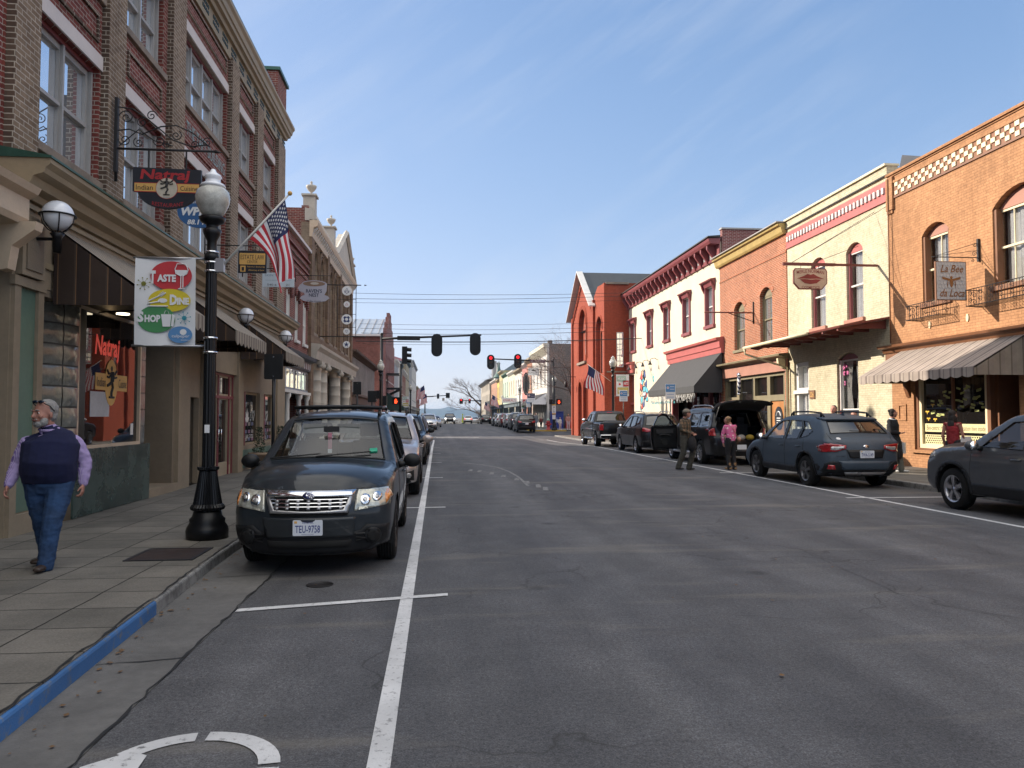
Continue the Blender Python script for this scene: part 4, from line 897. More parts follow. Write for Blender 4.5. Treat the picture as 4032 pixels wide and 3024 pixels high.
cp = MB(Q); cp.box(6, 22.86, 9.2, 9.27, -.4, .08, M['orange_brick']); cp.build('coping', B1)
for q in ow: window(B1, Q, q[0] + .02, q[1] - .02, q[2], q[3] - .02, M['creamtrim'], M['clear'], rise=q[4], arch=M['pinkbrown'], rec=.24, munt=1 if q[1] - q[0] < 1.5 else 1, sill=M['brownpaint'], curt=1, rail=.5, sashes=1 if q[1] - q[0] < 1.5 else 2)
for q in ow:
 for a_ in (q[0], q[1] - .09): f = MB(Q); f.box(a_, a_ + .09, q[2], q[3] - q[4], -.23, -.04, M['brownpaint']); f.build('window_casing', B1)
cc = MB(Q); cc.prof([(3.6, .0), (3.6, .14), (3.72, .2), (3.75, .34), (3.82, .36), (3.86, .0)], 15.9, 23.05, M['brownpaint']); cc.box(15.9, 23.0, 3.3, 3.6, .0, .1, M['brownpaint']); cc.prof([(3.3, .0), (3.3, .35), (3.1, .33), (2.75, .18), (2.45, .12), (2.2, .03), (2.2, .0)], 21.9, 22.05, M['brownpaint']); cc.build('storefront_cornice', B1)
sf = MB(Q); sf.plate(rect(18.62, 21.75, .62, 3.3), -.22, -.06, M['brownpaint'], [rect(18.75, 21.62, .7, 3.2)]); sf.box(18.62, 21.85, .56, .64, -.1, .12, M['orange_brick'])
for q in ((18.75, 18.85, .7, 3.2), (21.5, 21.62, .7, 3.2), (18.85, 21.5, .7, .82)): sf.box(*q, -.2, -.08, M['creamtrim'])
sf.box(20.12, 20.2, .82, 3.2, -.2, -.1, M['brownpaint']); sf = sf.build('shop_window', B1)
gp = MB(Q); gp.box(18.8, 21.55, .8, 3.2, -.17, -.16, M['shopglass']); gp.build('pane', sf)
pal = pm('pale_yellow_vinyl', (.62, .58, .32), .6, var=.05); bee = pm('golden_decal', (.65, .42, .04), .5, var=.05)
de = MB(lambda u, v, d: Q(-u, v, d)); de.box(-21.48, -18.87, 1.18, 1.42, -.158, -.154, pal); letter(de, 'Bee-centric Housewares   Donation hive inside', -20.17, 1.3, 2.45, .14, -.152, pm('brown_script', (.12, .07, .03), .6, var=0), shear=.2)
P = rect(-21.48, -18.87, .82, 1.1); H = [ell(-21.42 + i * .088 + (j % 2) * .044, .865 + j * .064, .03, .026, 6) for i in range(29) for j in range(4)]; de.plate(P, -.158, -.154, pal, H)
rr_ = random.Random(4)
for i in range(34):
 x = rr_.uniform(-21.2, -19.0); y = rr_.uniform(1.6, 2.35) + (.12 if x > -20.2 else 0); q = rr_.uniform(-.3, .3); c, s_ = math.cos(q), math.sin(q); a, b_ = .085, .028
 de.add([(x + u * c - v * s_, y + u * s_ + v * c, -.155) for u, v in ((-a, -b_), (a, -b_), (a, b_), (-a, b_))], [(0, 1, 2, 3)], pm('pale_green_notes', (.42, .46, .16), .6, var=.05))
for x, y in ((-21.35, 1.75), (-21.3, 1.55), (-21.0, 1.53), (-21.1, 1.95)):
 for sx in (-1, 1): de.plate(ell(x + sx * .045, y + .02, .04, .025, 8), -.158, -.153, bee)
 de.plate(ell(x, y - .01, .018, .05, 8), -.158, -.152, bee)
de.build('window_lettering', sf)
en = MB(Q); en.box(17.55, 18.62, .1, 3.3, -1.3, -1.2, M['brownpaint']); en.box(17.75, 18.1, .4, 3.0, -1.19, -1.17, M['shopglass']); en.box(18.2, 18.5, .4, 3.0, -1.19, -1.17, M['shopglass']); en.box(18.5, 18.62, .1, 3.3, -1.2, -.2, M['brownpaint']); en.box(17.55, 18.62, 3.2, 3.62, -1.3, -.1, M['brownpaint'])
for a in (6.2, 9.4, 12.6): en.box(a, a + 3, .62, 3.3, -.3, -.25, M['shopglass']); en.box(a + 3, a + 3.2, .62, 3.62, -.35, -.05, M['brownpaint'])
en.box(6, 16, 3.3, 3.62, -.3, -.05, M['brownpaint']); en.build('entrance', B1)
dp = MB(Q); [dp.plate(ell(u_, 4.28, .05, .11, 10), .0, .03, M['creamtrim']) for u_ in (19.3, 20.9)]; dp.tube([(22.7, 9.1, .1), (22.7, 3.9, .1)], .02, M['brownpaint'], 6); dp.build('wall_anchor', B1)
iv = MB(Q); iv.plate(rect(22.1, 22.5, 1.5, 2.0), .002, .03, M['orange_brick'], [rect(22.15, 22.45, 1.55, 1.95)]); iv.build('intercom_box', B1)
STR = stripe('faded_grey_striped_canvas', [(0, (.34, .29, .25)), (.30, (.20, .165, .145)), (.38, (.36, .31, .27)), (.62, (.17, .14, .125)), (.80, (.33, .28, .245))], .42, dirt=.35)
STRs = stripe('faded_side_canvas', [(0, (.30, .26, .21)), (.5, (.17, .145, .115)), (.62, (.28, .24, .2))], .30, coord='xy', dirt=.4)
awning('awning', 'large faded grey striped awning with scalloped edge on the orange shop', Q, 17.1, 22.1, 3.62, 2.82, .12, 1.5, .2, STR, STRs, sc_=.05, scal=.42)
def balcony(u0, u1, v, label):
 t = thing('window_balcony', label, 'balcony', Q((u0 + u1) / 2, v, 0), group='iron window balconies'); b = MB(Q); d = .45; h = .42
 for z in (v, v + h): b.tube([(u0, z, .0), (u0, z, d), (u1, z, d), (u1, z, .0)], .012, M['iron'], 5)
 n = int((u1 - u0) / .095)
 for i in range(n + 1): u = u0 + (u1 - u0) * i / n; b.tube([(u, v, d), (u, v + h, d)], .007, M['iron'], 4); b.tube([(u, v, d), (u, v - .03, .0)], .006, M['iron'], 4)
 for k in (0, 1, 2, 3):
  z = v; d_ = d * k / 4; [b.tube([(u, v, d_), (u, v + h, d_)], .007, M['iron'], 4) for u in (u0, u1)]
 b.build('railing', t); s = MB(Q)
 def scroll(f, c0, c1, r):
  pts = []
  for i in range(22):
   q = i / 21 * 2.6 * PI; rr = r * (1 - i / 26); pts.append(f(c0 + rr * math.cos(q), c1 + rr * math.sin(q)))
  s.tube(pts, .008, M['iron'], 4)
 m = max(2, int((u1 - u0) / .33))
 for i in range(m):
  u = u0 + (u1 - u0) * (i + .5) / m
  for z in (v + .12, v + .30): scroll(lambda a, c: (a, c, d + .01), u, z, .075)
 for u in (u0, u1):
  for z in (v + .12, v + .30): scroll(lambda a, c: (u, c, a), d * .5, z, .08)
 s.build('scrolls', t)
balcony(19.85, 21.35, 4.45, 'small black iron balcony under the window behind the bee sign'); balcony(16.2, 18.75, 4.5, 'wide black iron balcony under the arched window at the right edge'); balcony(12.3, 13.9, 4.45, 'iron window balcony on the orange wall outside the right edge of the picture')
B2 = thing('cream_shop', 'pale yellow painted brick shop with rose red and white dentil band', 'building', (14.2, 26.4, 0))
cw = [(26.9, 28.0, 4.97, 7.6, .28), (24.39, 25.45, 4.97, 7.6, .28)]; lw = (24.8, 26.2, .75, 3.86, .2)
w_ = MB(Q); w_.plate(rect(22.86, 29.96, .1, 9.25), -.35, -.02, M['cream_brick'], [arched(*q) for q in cw] + [arched(*lw), rect(28.3, 29.5, .15, 3.78)])
w_.box(22.86, 29.96, 9.25, 9.6, -.35, .02, M['cream_brick']); w_.box(22.86, 29.96, 9.27, 9.31, .02, .06, M['ink'])
shell(w_, 22.862, 29.958, -.2, 9.55, -.05, 14, M['cream_brick']); w_.build('wall', B2)
db = MB(Q); db.box(22.86, 29.96, 8.5, 9.12, -.02, .015, M['rose'])
for i in range(29): db.box(23.0 + i * .24, 23.11 + i * .24, 8.73, 8.93, .015, .07, M['white'])
db.box(22.86, 29.96, 8.46, 8.52, -.02, .04, M['rose']); db.build('dentil_band', B2)
cp = MB(Q); cp.box(22.84, 29.98, 9.6, 9.67, -.4, .1, M['creamtrim']); cp.add([(22.84, 9.55, -.4), (22.84, 9.95, -.5), (22.84, 9.75, -8), (22.84, 9.35, -8)], [(0, 1, 2, 3)], M['zinc'] if 'zinc' in M else M['sash']); cp.build('coping', B2)
for q in cw: window(B2, Q, q[0] + .02, q[1] - .02, q[2], q[3] - .02, M['white'], M['clear'], rise=q[4], arch=M['rose'], rec=.22, sill=M['pinkbrown'], curt=1, fw=.045)
for q in cw + [lw]:
 for a_ in (q[0] - .02, q[1] - .1): f = MB(Q); f.box(a_ + .02, a_ + .10, q[2], q[3] - q[4], -.21, -.10, M['plum']); f.build('window_casing', B2)
f = window(B2, Q, lw[0] + .1, lw[1] - .1, 1.85, lw[3] - .04, M['white'], M['clear'], rise=lw[4], arch=M['plum'], rec=.2, rail=0, curt=2, fw=.05)
s_ = MB(lambda u, v, d: Q(-u, v, d)); s_.box(-26.1, -24.9, .75, 1.85, -.3, -.15, M['signblack']); letter(s_, 'MERLE', -25.5, 1.6, .62, .17, -.146, M['signwhite']); letter(s_, 'NORMAN', -25.5, 1.38, .8, .17, -.146, M['signwhite']); s_.box(-25.9, -25.1, 1.25, 1.262, -.15, -.146, M['signwhite']); letter(s_, 'COSMETIC', -25.5, 1.16, .66, .07, -.146, M['signwhite']); letter(s_, 'STUDIOS', -25.5, 1.04, .56, .07, -.146, M['signwhite']); s_.build('window_lettering', B2)
fl = MB(Q)
for i in range(16): fl.sphere((26.0 - rr_.random() * .3, 3.5 - rr_.random() * .75, -.17), .045, pm('pink_flowers', (.55, .12, .3), .6), 6, 4, (1, 1, .5))
fl.build('pink_garland', B2)
d_ = MB(Q); d_.plate(rect(28.3, 29.5, .15, 3.76), -.34, -.1, M['white'], [rect(28.5, 29.3, .25, 2.5), rect(28.5, 29.3, 2.75, 3.6)]); d_.box(28.28, 29.52, 2.52, 2.66, -.1, .02, M['white']); d_.box(28.5, 29.3, .25, 1.1, -.3, -.22, M['white']); d_.box(28.88, 28.93, .25, 2.5, -.28, -.2, M['white']); dd = d_.build('door', B2)
g_ = MB(Q); g_.box(28.5, 29.3, 1.1, 3.6, -.3, -.29, M['glass']); g_.build('pane', dd)
pq = MB(lambda u, v, d: Q(-u, v, d)); pq.box(-28.2, -27.8, 2.3, 2.62, -.02, .02, pm('wooden_plaque', (.22, .11, .05), .6, var=.3)); letter(pq, '226', -28.0, 2.46, .28, .18, .024, M['gold']); pq.build('number_plaque', B2)
cn = MB(Q); v0 = 4.72
cn.add([(22.9, v0, .0), (22.9, v0 - .3, 1.65), (30.2, v0 - .3, 1.65), (30.2, v0, .0), (22.9, v0 + .06, .0), (22.9, v0 - .24, 1.67), (30.2, v0 - .24, 1.67), (30.2, v0 + .06, .0)], [(0, 1, 2, 3), (4, 5, 6, 7), (0, 1, 5, 4), (3, 2, 6, 7), (1, 2, 6, 5)], M['wood_red'])
for i in range(8):
 u = 23.1 + i * .96; cn.prof([(v0 - .02, .0), (v0 - .32, 1.6), (v0 - .38, 1.6), (v0 - .42, 1.3), (v0 - .3, 1.0), (v0 - .3, .0)], u, u + .09, M['wood_red'])
canopy = cn.build('canopy', B2)
gt_ = MB(Q); gt_.tube([(24.9, v0 - .28, 1.73), (30.3, v0 - .3, 1.73)], .06, M['creamtrim'], 8); gt_.tube([(30.25, v0 - .3, 1.73), (30.25, v0 - .55, 1.7), (30.1, v0 - .95, .5), (29.9, v0 - 1.1, .1), (29.9, .2, .1)], .045, M['creamtrim'], 8); gt_.build('gutter_pipe', canopy)
B3 = thing('brick_shop', 'orange-red brick shop with mustard yellow cornice and two arched windows', 'building', (14.2, 33.7, 0))
bw = [(34.35, 35.62, 4.78, 7.05, .34), (31.4, 32.65, 4.84, 7.25, .34)]
w_ = MB(Q); w_.plate(rect(30.0, 37.45, 4.15, 9.2), -.35, 0, M['red2'], [arched(*q) for q in bw]); w_.box(37.1, 37.45, .1, 4.15, -.35, 0, M['red2']); w_.box(30.0, 30.3, .1, 4.15, -.35, 0, M['red2']); w_.box(30, 37.45, 8.35, 8.4, 0, .03, M['red2'])
shell(w_, 30.002, 37.44, -.2, 9.3, -.05, 14, M['red2']); w_.build('wall', B3)
for q in bw:
 f = window(B3, Q, q[0] + .02, q[1] - .02, q[2], q[3] - .02, M['olive'], M['glass'], rise=q[4], arch=M['olive'], rec=.24, munt=1, sill=M['olive'], curt=1, fw=.09)
 h = MB(Q); P = arched(q[0] - .22, q[1] + .22, q[3] - .42, q[3] + .2, .42)[2:]; P2 = arched(q[0], q[1], q[3] - .42, q[3], q[4])[2:]; h.plate(P + P2[::-1], .0, .02, M['red_brick'] if 0 else M['rowlock'] if 'rowlock' in M else brick('rowlock_brick', (.44, .14, .07), (.5, .17, .085), (.5, .4, .3), w=.075, h=.2)); h.build('brick_arch', f)
cn = MB(Q); cn.prof([(9.12, .0), (9.12, .12), (9.2, .18), (9.42, .24), (9.46, .34), (9.52, .36), (9.58, .0), (9.58, -.4), (9.12, -.4)], 29.99, 37.62, M['yellowcor']); cn.box(29.98, 37.66, 9.585, 9.63, -.5, .42, M['sash']); cn.build('cornice', B3)
sf = MB(Q); sf.prof([(4.0, .0), (4.0, .14), (4.08, .24), (4.1, .42), (4.18, .44), (4.22, .0)], 29.9, 37.7, M['olive']); sf.box(30.0, 37.45, 3.5, 4.0, -.3, .08, M['pinkbrown']); sf.prof([(4.0, .08), (4.0, .4), (3.8, .38), (3.6, .2), (3.55, .08)], 37.35, 37.5, M['creamtrim']); sf.prof([(4.0, .08), (4.0, .4), (3.8, .38), (3.6, .2), (3.55, .08)], 30.05, 30.2, M['creamtrim'])
sf.plate(rect(30.3, 37.1, .1, 3.5), -.3, -.08, M['olive'], [rect(30.6, 31.9, .3, 2.3), rect(30.6, 31.9, 2.55, 3.35), rect(32.2, 33.5, .7, 2.3), rect(32.2, 33.5, 2.55, 3.35), rect(33.8, 35.3, .2, 3.35), rect(35.6, 36.8, .7, 2.3), rect(35.6, 36.8, 2.55, 3.35)])
sf.build('storefront', B3)
g_ = MB(Q); g_.box(30.5, 37.0, .2, 3.4, -.26, -.24, M['shopglass']); g_.box(30.62, 31.88, .3, 2.28, -.23, -.15, pm('orange_wood_door', (.4, .17, .05), .5)); g_.build('shop_window', B3)
s_ = MB(lambda u, v, d: Q(-u, v, d)); s_.plate(ell(-31.2, 1.55, .38, .5), -.14, -.12, M['signblack']); s_.tube([(-31.42, 1.66, -.115), (-31.33, 1.8, -.115), (-31.2, 1.84, -.115), (-31.07, 1.8, -.115), (-30.98, 1.66, -.115)], .025, M['signwhite'], 4); [s_.box(-31.38, -31.02, z_, z_ + .035, -.12, -.115, M['signwhite']) for z_ in (1.54, 1.44, 1.34)]; s_.build('door_lettering', B3)
bp = thing('barber_pole', 'small blue and white striped barber pole on the brick storefront', 'barber pole', (13.75, 34.0, 2.7)); b = MB(); b.lathe([(0, 0), (.09, 0), (.09, .06), (.0, .06)], (13.75, 34, 2.62), M['chrome'], 14); b.lathe([(0, .86), (.1, .86), (.1, .92), (.05, 1.0), (0, 1.02)], (13.75, 34, 2.62), M['chrome'], 14); b.box(13.75, 14.1, 33.97, 34.03, 2.7, 2.74, M['chrome']); b.build('bracket', bp)
m_, nt_, b_ = nodes('barber_stripes'); sx = N(nt_, 'ShaderNodeSeparateXYZ'); nt_.links.new(pos(nt_), sx.inputs[0]); ma = N(nt_, 'ShaderNodeMath', operation='MULTIPLY_ADD'); nt_.links.new(sx.outputs[1], ma.inputs[0]); ma.inputs[1].default_value = -1.3; nt_.links.new(sx.outputs[2], ma.inputs[2]); di = N(nt_, 'ShaderNodeMath', operation='DIVIDE'); di.inputs[1].default_value = .22; nt_.links.new(ma.outputs[0], di.inputs[0]); fr_ = N(nt_, 'ShaderNodeMath', operation='FRACT'); nt_.links.new(di.outputs[0], fr_.inputs[0]); rp = N(nt_, 'ShaderNodeValToRGB'); rp.color_ramp.interpolation = 'CONSTANT'; rp.color_ramp.elements[0].color = (.6, .6, .6, 1); rp.color_ramp.elements[1].position = .5; rp.color_ramp.elements[1].color = (.01, .015, .06, 1); nt_.links.new(fr_.outputs[0], rp.inputs[0]); nt_.links.new(rp.outputs[0], b_.inputs['Base Color'])
b = MB(); b.lathe([(0, .06), (.075, .06), (.075, .86), (0, .86)], (13.75, 34, 2.62), m_, 16); b.build('striped_cylinder', bp)
B4 = thing('cream_building', 'cream rendered two-storey building with plum red bracketed cornice and hooded windows', 'building', (14.2, 47.3, 0))
kw = [(53.97 + .1, 55.36 - .1), (49.65 + .1, 50.99 - .1), (45.86 + .1, 47.12 - .1), (41.99 + .1, 43.35 - .1), (38.21 + .1, 39.58 - .1)]
w_ = MB(Q); w_.plate(rect(37.47, 57.4, .0, 10.5), -.35, -.01, M['cream_stucco'], [rect(a, b_, 6.4, 8.4) for a, b_ in kw] + [rect(37.6, 45.4, .1, 4.95), rect(54.6, 57.2, .1, 4.7)])
shell(w_, 37.472, 57.39, -.2, 10.75, -.05, 16, M['dark_brick'], top=10.6); w_.box(37.3, 37.6, 9, 11.1, -5, -.1, M['dark_brick']); w_.box(37.25, 37.65, 11.1, 11.18, -5, -.05, M['sash']); w_.box(37.3, 37.6, 9, 10.75, -12, -5, M['dark_brick']); w_.box(37.25, 37.65, 10.75, 10.83, -12, -5, M['sash']); w_.build('wall', B4)
for a, b_ in kw:
 f = window(B4, Q, a + .02, b_ - .02, 6.42, 8.38, M['white'], M['glass'], rec=.2, munt=1, fw=.06, curt=0)
 h = MB(Q); h.box(a - .1, a + .04, 6.3, 8.45, -.18, .06, M['plum']); h.box(b_ - .04, b_ + .1, 6.3, 8.45, -.18, .06, M['plum']); h.box(a - .16, b_ + .16, 6.24, 6.4, -.18, .12, M['plum']); h.prof([(8.42, .0), (8.42, .08), (8.6, .14), (8.66, .28), (8.72, .3), (8.78, .0)], a - .26, b_ + .26, M['plum'])
 for u in (a - .2, b_ + .08): h.prof([(8.6, .0), (8.6, .24), (8.4, .18), (8.15, .05), (8.15, .0)], u, u + .12, M['plum'])
 h.build('hood', f)
cn = MB(Q); cn.prof([(9.62, .0), (9.62, .08), (9.72, .1), (9.72, .05), (10.35, .05), (10.38, .5), (10.5, .58), (10.62, .62), (10.68, .0)], 37.35, 57.55, M['plum']); cn.prof([(10.681, .0), (10.681, .66), (10.74, .66), (10.8, .0)], 37.3, 57.6, M['ink']); brackets(cn, Q, 37.5, 57.4, 21, 9.6, 10.37, .05, .48, .16, M['plum'])
for i in range(20): u = 37.5 + 19.9 * (i + 1) / 21; cn.box(u - .2, u + .2, 9.85, 10.15, .051, .07, M['sash'])
cn.build('cornice', B4)
s_ = MB(Q)
for a, b_ in ((36.95, 45.9), (54.4, 57.5)):
 s_.prof([(4.8, .0), (4.8, .16), (5.05, .18), (5.08, .24), (5.4, .26), (5.45, .4), (5.56, .44), (5.62, .0)], a, b_, M['rose'])
s_.box(45.3, 45.5, .1, 4.9, -.3, .05, M['plum']); s_.box(37.47, 37.62, .1, 4.9, -.3, .05, M['plum']); s_.plate(rect(54.6, 57.2, .1, 4.8), -.3, -.1, M['rose'], [rect(54.75, 57.05, .2, 2.5), rect(54.75, 57.05, 2.65, 4.65)])
for u in (40, 42.6): s_.box(u - .1, u + .1, .1, 4.9, -.5, -.3, M['plum'])
s_.build('storefront', B4); g_ = MB(Q); g_.box(37.6, 45.4, .1, 4.9, -.62, -.6, M['shopglass']); g_.box(54.6, 57.2, .2, 4.7, -.26, -.24, M['glass']); g_.build('shop_window', B4)
awning('awning', 'large plain charcoal canvas awning on the cream rendered building', Q, 37.0, 45.3, 4.85, 3.15, .1, 1.55, .34, pm('charcoal_canvas', (.05, .052, .055), .85, var=.12), scal=9)
il = MB(Q); ri = random.Random(8); il.tube([(37.1, 2.8, 1.5), (45.2, 2.8, 1.5)], .008, M['white'], 4)
for i in range(110):
 u = 37.1 + 8.1 * i / 110; z = 2.8; pts = [(u, z, 1.5)]
 for k in range(ri.randint(2, 5)): z -= .09; pts.append((u + ri.uniform(-.05, .05), z, 1.5 + ri.uniform(-.03, .03)))
 il.tube(pts, .009, M['white'], 3)
tag(il.build('icicle_lights'), 'string of unlit white icicle lights hanging under the charcoal awning', 'string lights')
for k, (u, lb) in enumerate(((54.1, 'leftmost'), (52.2, 'second from left'), (50.4, 'third from left'), (48.6, 'rightmost'))):
 t = thing('gooseneck_lamp', lb + ' small black gooseneck lamp above the mural', 'wall lamp', Q(u, 5.3, 0), group='gooseneck lamps above the mural')
 b = MB(Q); b.tube([(u, 5.3, 0), (u, 5.42, .2), (u, 5.36, .45), (u, 5.22, .5)], .02, M['iron'], 6); b.build('arm', t)
 x, y, z = Q(u, 4.98, .5); b = MB(); b.lathe([(.14, 0), (.12, .04), (.05, .18), (.04, .26), (0, .26)], (x, y, z), M['iron'], 14); b.build('lamp_shade', t)
mu_ = MB(lambda u, v, d: Q(-u, v, d)); X0 = -52.1
cy_ = pm('cyan_mural_paint', (.10, .42, .52), .8, var=.1); bk_ = pm('black_mural_paint', (.02, .02, .03), .8); rd_ = pm('red_mural_paint', (.5, .07, .05), .8); dbl = pm('navy_mural_paint', (.04, .08, .22), .8); skn = pm('peach_mural_paint', (.6, .4, .25), .8); tl_ = pm('teal_mural_paint', (.08, .34, .38), .8)
L0 = lambda P, m, k: mu_.plate(P, -.0095, -.008 + k * .002, m)
rm_ = random.Random(31)
for i in range(26):
 z_ = 2.25 + 2.5 * (i / 26); wd = .95 - .5 * abs(i / 26 - .35); cx_ = X0 + rm_.uniform(-.6, .6) * wd * 1.5; rx, rz_ = rm_.uniform(.3, .65) * wd, rm_.uniform(.14, .36); tt = rm_.uniform(-.9, .9); m_ = (cy_, bk_, rd_, dbl, skn, M['signwhite'], cy_)[i % 7]
 for g_, mm in ((1.0, bk_), (.78, m_)): L0([(cx_ + rx * g_ * math.cos(q) * math.cos(tt) - rz_ * g_ * (1 + .35 * math.sin(3 * q)) * math.sin(q) * math.sin(tt), z_ + rx * g_ * math.cos(q) * math.sin(tt) + rz_ * g_ * (1 + .35 * math.sin(3 * q)) * math.sin(q) * math.cos(tt)) for q in [k * PI / 10 for k in range(20)]], mm, .12 * i + (.06 if mm is m_ else 0))
letter(mu_, 'The world will find your beat', -47.6, 2.5, 5.2, .26, -.003, tl_, bold=.03); letter(mu_, 'b', -49.6, 4.2, .4, .6, -.003, tl_, bold=.05)
mu_.build('mural', B4)
KX = 12.4; Kf = FX(KX, -1)
CH = thing('church', 'vivid red-orange brick church with pointed gable, arched doors and slate roof', 'church', (KX, 63, 0))
ga = [(69.8, -.3), (69.8, 10.8), (65.0, 14.0), (60.3, 10.8), (60.3, -.3)]
aw = arched(62.3, 65.6, 6.3, 10.9, 1.65, 14); dl_ = arched(62.9, 64.6, -.1, 4.7, .85, 12); dr_ = arched(65.2, 66.9, -.1, 4.7, .85, 12)
aw = [(p[0] + 1.0, p[1]) for p in aw]
w_ = MB(Kf); w_.plate(ga, -.4, 0, M['churchbrick'], [aw, dl_, dr_])
w_.plate([(56.0, -.3), (60.3, -.3), (60.3, 11.2), (58.9, 11.8), (56.0, 11.6)], -.4, -.05, M['churchbrick'], [arched(57.2, 59.3, 3.6, 9.3, 1.05, 12)]); w_.box(56.0, 56.5, -.3, 11.6, -.05, .08, M['churchbrick']); w_.box(59.9, 60.5, -.3, 10.9, -.05, .14, M['churchbrick']); w_.box(69.4, 69.9, -.3, 10.6, 0, .14, M['churchbrick'])
shell(w_, 56.004, 69.796, -.3, 10.8, -.1, 22, M['churchbrick'], top=9)
w_.quad((56.004, 10.8, -.1), (56.004, 11.6, -.1), (56.004, 11.6, -7), (56.004, 10.8, -7), M['churchbrick']); w_.quad((56, 11.55, -.1), (60.3, 11.55, -.1), (60.3, 11.55, -7), (56, 11.55, -7), M['roofdark']); w_.build('wall', CH)
for i in range(11):
 pass
bz = MB(Kf)
for sgn, (ya, za), (yb, zb) in ((1, (60.6, 10.7), (65.0, 13.6)), (-1, (69.5, 10.7), (65.0, 13.6))):
 for i in range(11): t = (i + .5) / 11; y = ya + (yb - ya) * t; z = za + (zb - za) * t; bz.box(y - .1, y + .1, z - .75, z - .2, 0, .12, M['churchbrick'])
for P, ww in ((aw, .16), (dl_, .14), (dr_, .14)):
 for k in range(3):
  c = (P[0][0] + P[1][0]) / 2; bz.tube([(c + (p[0] - c) * (1 + .12 * k), p[1] + .1 * k, .02 - .08 * (2 - k) * 0) for p in P[1:] + P[:1]], .07, M['churchbrick'], 5)
bz.tube([(p[0], p[1], -.02) for p in arched(57.1, 59.4, 3.6, 9.4, 1.15, 12)], .07, M['churchbrick'], 5); bz.box(63.2, 66.8, 6.1, 6.3, 0, .2, M['sill']); bz.build('brick_ornament', CH)
g_ = MB(Kf); g_.plate([(p[0], p[1]) for p in aw], -.38, -.34, M['churchbrick'], [arched(64.3, 65.5, 7.0, 9.9, .6)]); g_.plate(dl_, -.38, -.34, M['wood_red']); g_.plate(dr_, -.38, -.34, M['wood_red']); g_.plate(arched(57.2, 59.3, 3.6, 9.3, 1.05, 12), -.36, -.3, M['churchbrick'], [arched(57.45, 58.1, 5.0, 8.3, .32), arched(58.4, 59.05, 5.0, 8.3, .32)]); g_.build('recessed_bay', CH)
g_ = MB(Kf); g_.box(64.2, 65.6, 6.9, 10.0, -.42, -.4, M['glass']); g_.box(57.3, 59.2, 4.9, 8.4, -.42, -.4, M['glass']); g_.box(64.87, 64.93, 7, 9.8, -.4, -.36, M['white']); g_.box(64.35, 64.4, 7, 9.6, -.4, -.33, M['white']); g_.box(65.42, 65.46, 7, 9.6, -.4, -.33, M['white']); g_.build('window', CH)
rf = MB(Kf); slate = pm('grey_slate_roof', (.045, .052, .058), .6, var=.35, vs=3, bs=12, bstr=.5)
rf.add([(59.7, 10.45, .5), (65.0, 14.05, .5), (65.0, 14.05, -22), (59.7, 10.45, -22), (70.4, 10.45, .5), (70.4, 10.45, -22)], [(0, 1, 2, 3), (1, 4, 5, 2)], slate); rf.build('roof', CH)
bg2 = MB(Kf);
for a, b_ in (((59.6, 10.35), (65.0, 14.05)), ((70.5, 10.35), (65.0, 14.05))): bg2.add([(a[0], a[1], .0), (b_[0], b_[1], 0), (b_[0], b_[1] + .1, .0), (a[0], a[1] + .1, 0), (a[0], a[1], .52), (b_[0], b_[1], .52), (b_[0], b_[1] + .1, .52), (a[0], a[1] + .1, .52)], [(0, 1, 2, 3), (4, 5, 6, 7), (0, 1, 5, 4), (2, 3, 7, 6), (0, 3, 7, 4)], M['white'])
bg2.build('bargeboard', CH)
sw = MB(FY(56.0)); sw.box(12.9, 13.9, 6.35, 9.2, 0, .03, M['white']); sw = MB(FY(56.0)); sw.plate(rect(13.25, 13.75, 5.3, 7.9), .002, .04, M['white'], [rect(a_, a_ + .19, 5.36 + i * .42, 5.36 + i * .42 + .36) for i in range(6) for a_ in (13.29, 13.52)]); sw.box(13.26, 13.74, 5.3, 7.9, .001, .01, M['glass']); f = sw.build('side_window', CH)
sb = MB(FY(56.0)); sb.box(12.5, 14.2, 4.9, 5.0, 0, .06, M['sill']); sb.box(12.45, 14.2, 11.5, 11.65, 0, .1, M['sill']); sb.build('string_course', CH)
ln = thing('hanging_lantern', 'small black lantern on a bracket beside the church doors', 'lantern', (12.2, 68.3, 4.4)); b = MB(); b.tube([(12.4, 68.3, 5.2), (11.5, 68.3, 5.2), (11.5, 68.3, 4.8)], .03, M['iron'], 6); b.lathe([(0, 0), (.1, 0), (.16, .4), (.03, .55), (0, .56)], (11.5, 68.3, 4.25), M['iron'], 6); b.build('body', ln)
Z = FX(12.3, -1)
gs_ = brick('grey_brick_side', (.165, .15, .145), (.185, .17, .16), (.13, .12, .115), w=.4, h=.2, dirt=.15)
G6 = rowhouse(Z, 85.8, 99.4, 9.9, cols['lw'], 'white fronted corner building with plain grey side wall at the cross street', pm('ivory_trim', (.62, .58, .48), .7), base=.3, nwin=4, side=gs_, corn=1.0, depth=20, shopc=M['white'])
ch = MB(FY(85.8)); ch.box(12.45, 12.9, 9.8, 10.25, -.8, -.02, gs_); ch.build('chimney', G6)
awning('awning', 'black flat-topped awning of the white corner building', Z, 86, 99, 4.3, 3.3, .05, 1.7, .3, pm('black_canvas', (.02, .02, .022), .8), side=M['signwhite'], scal=13)
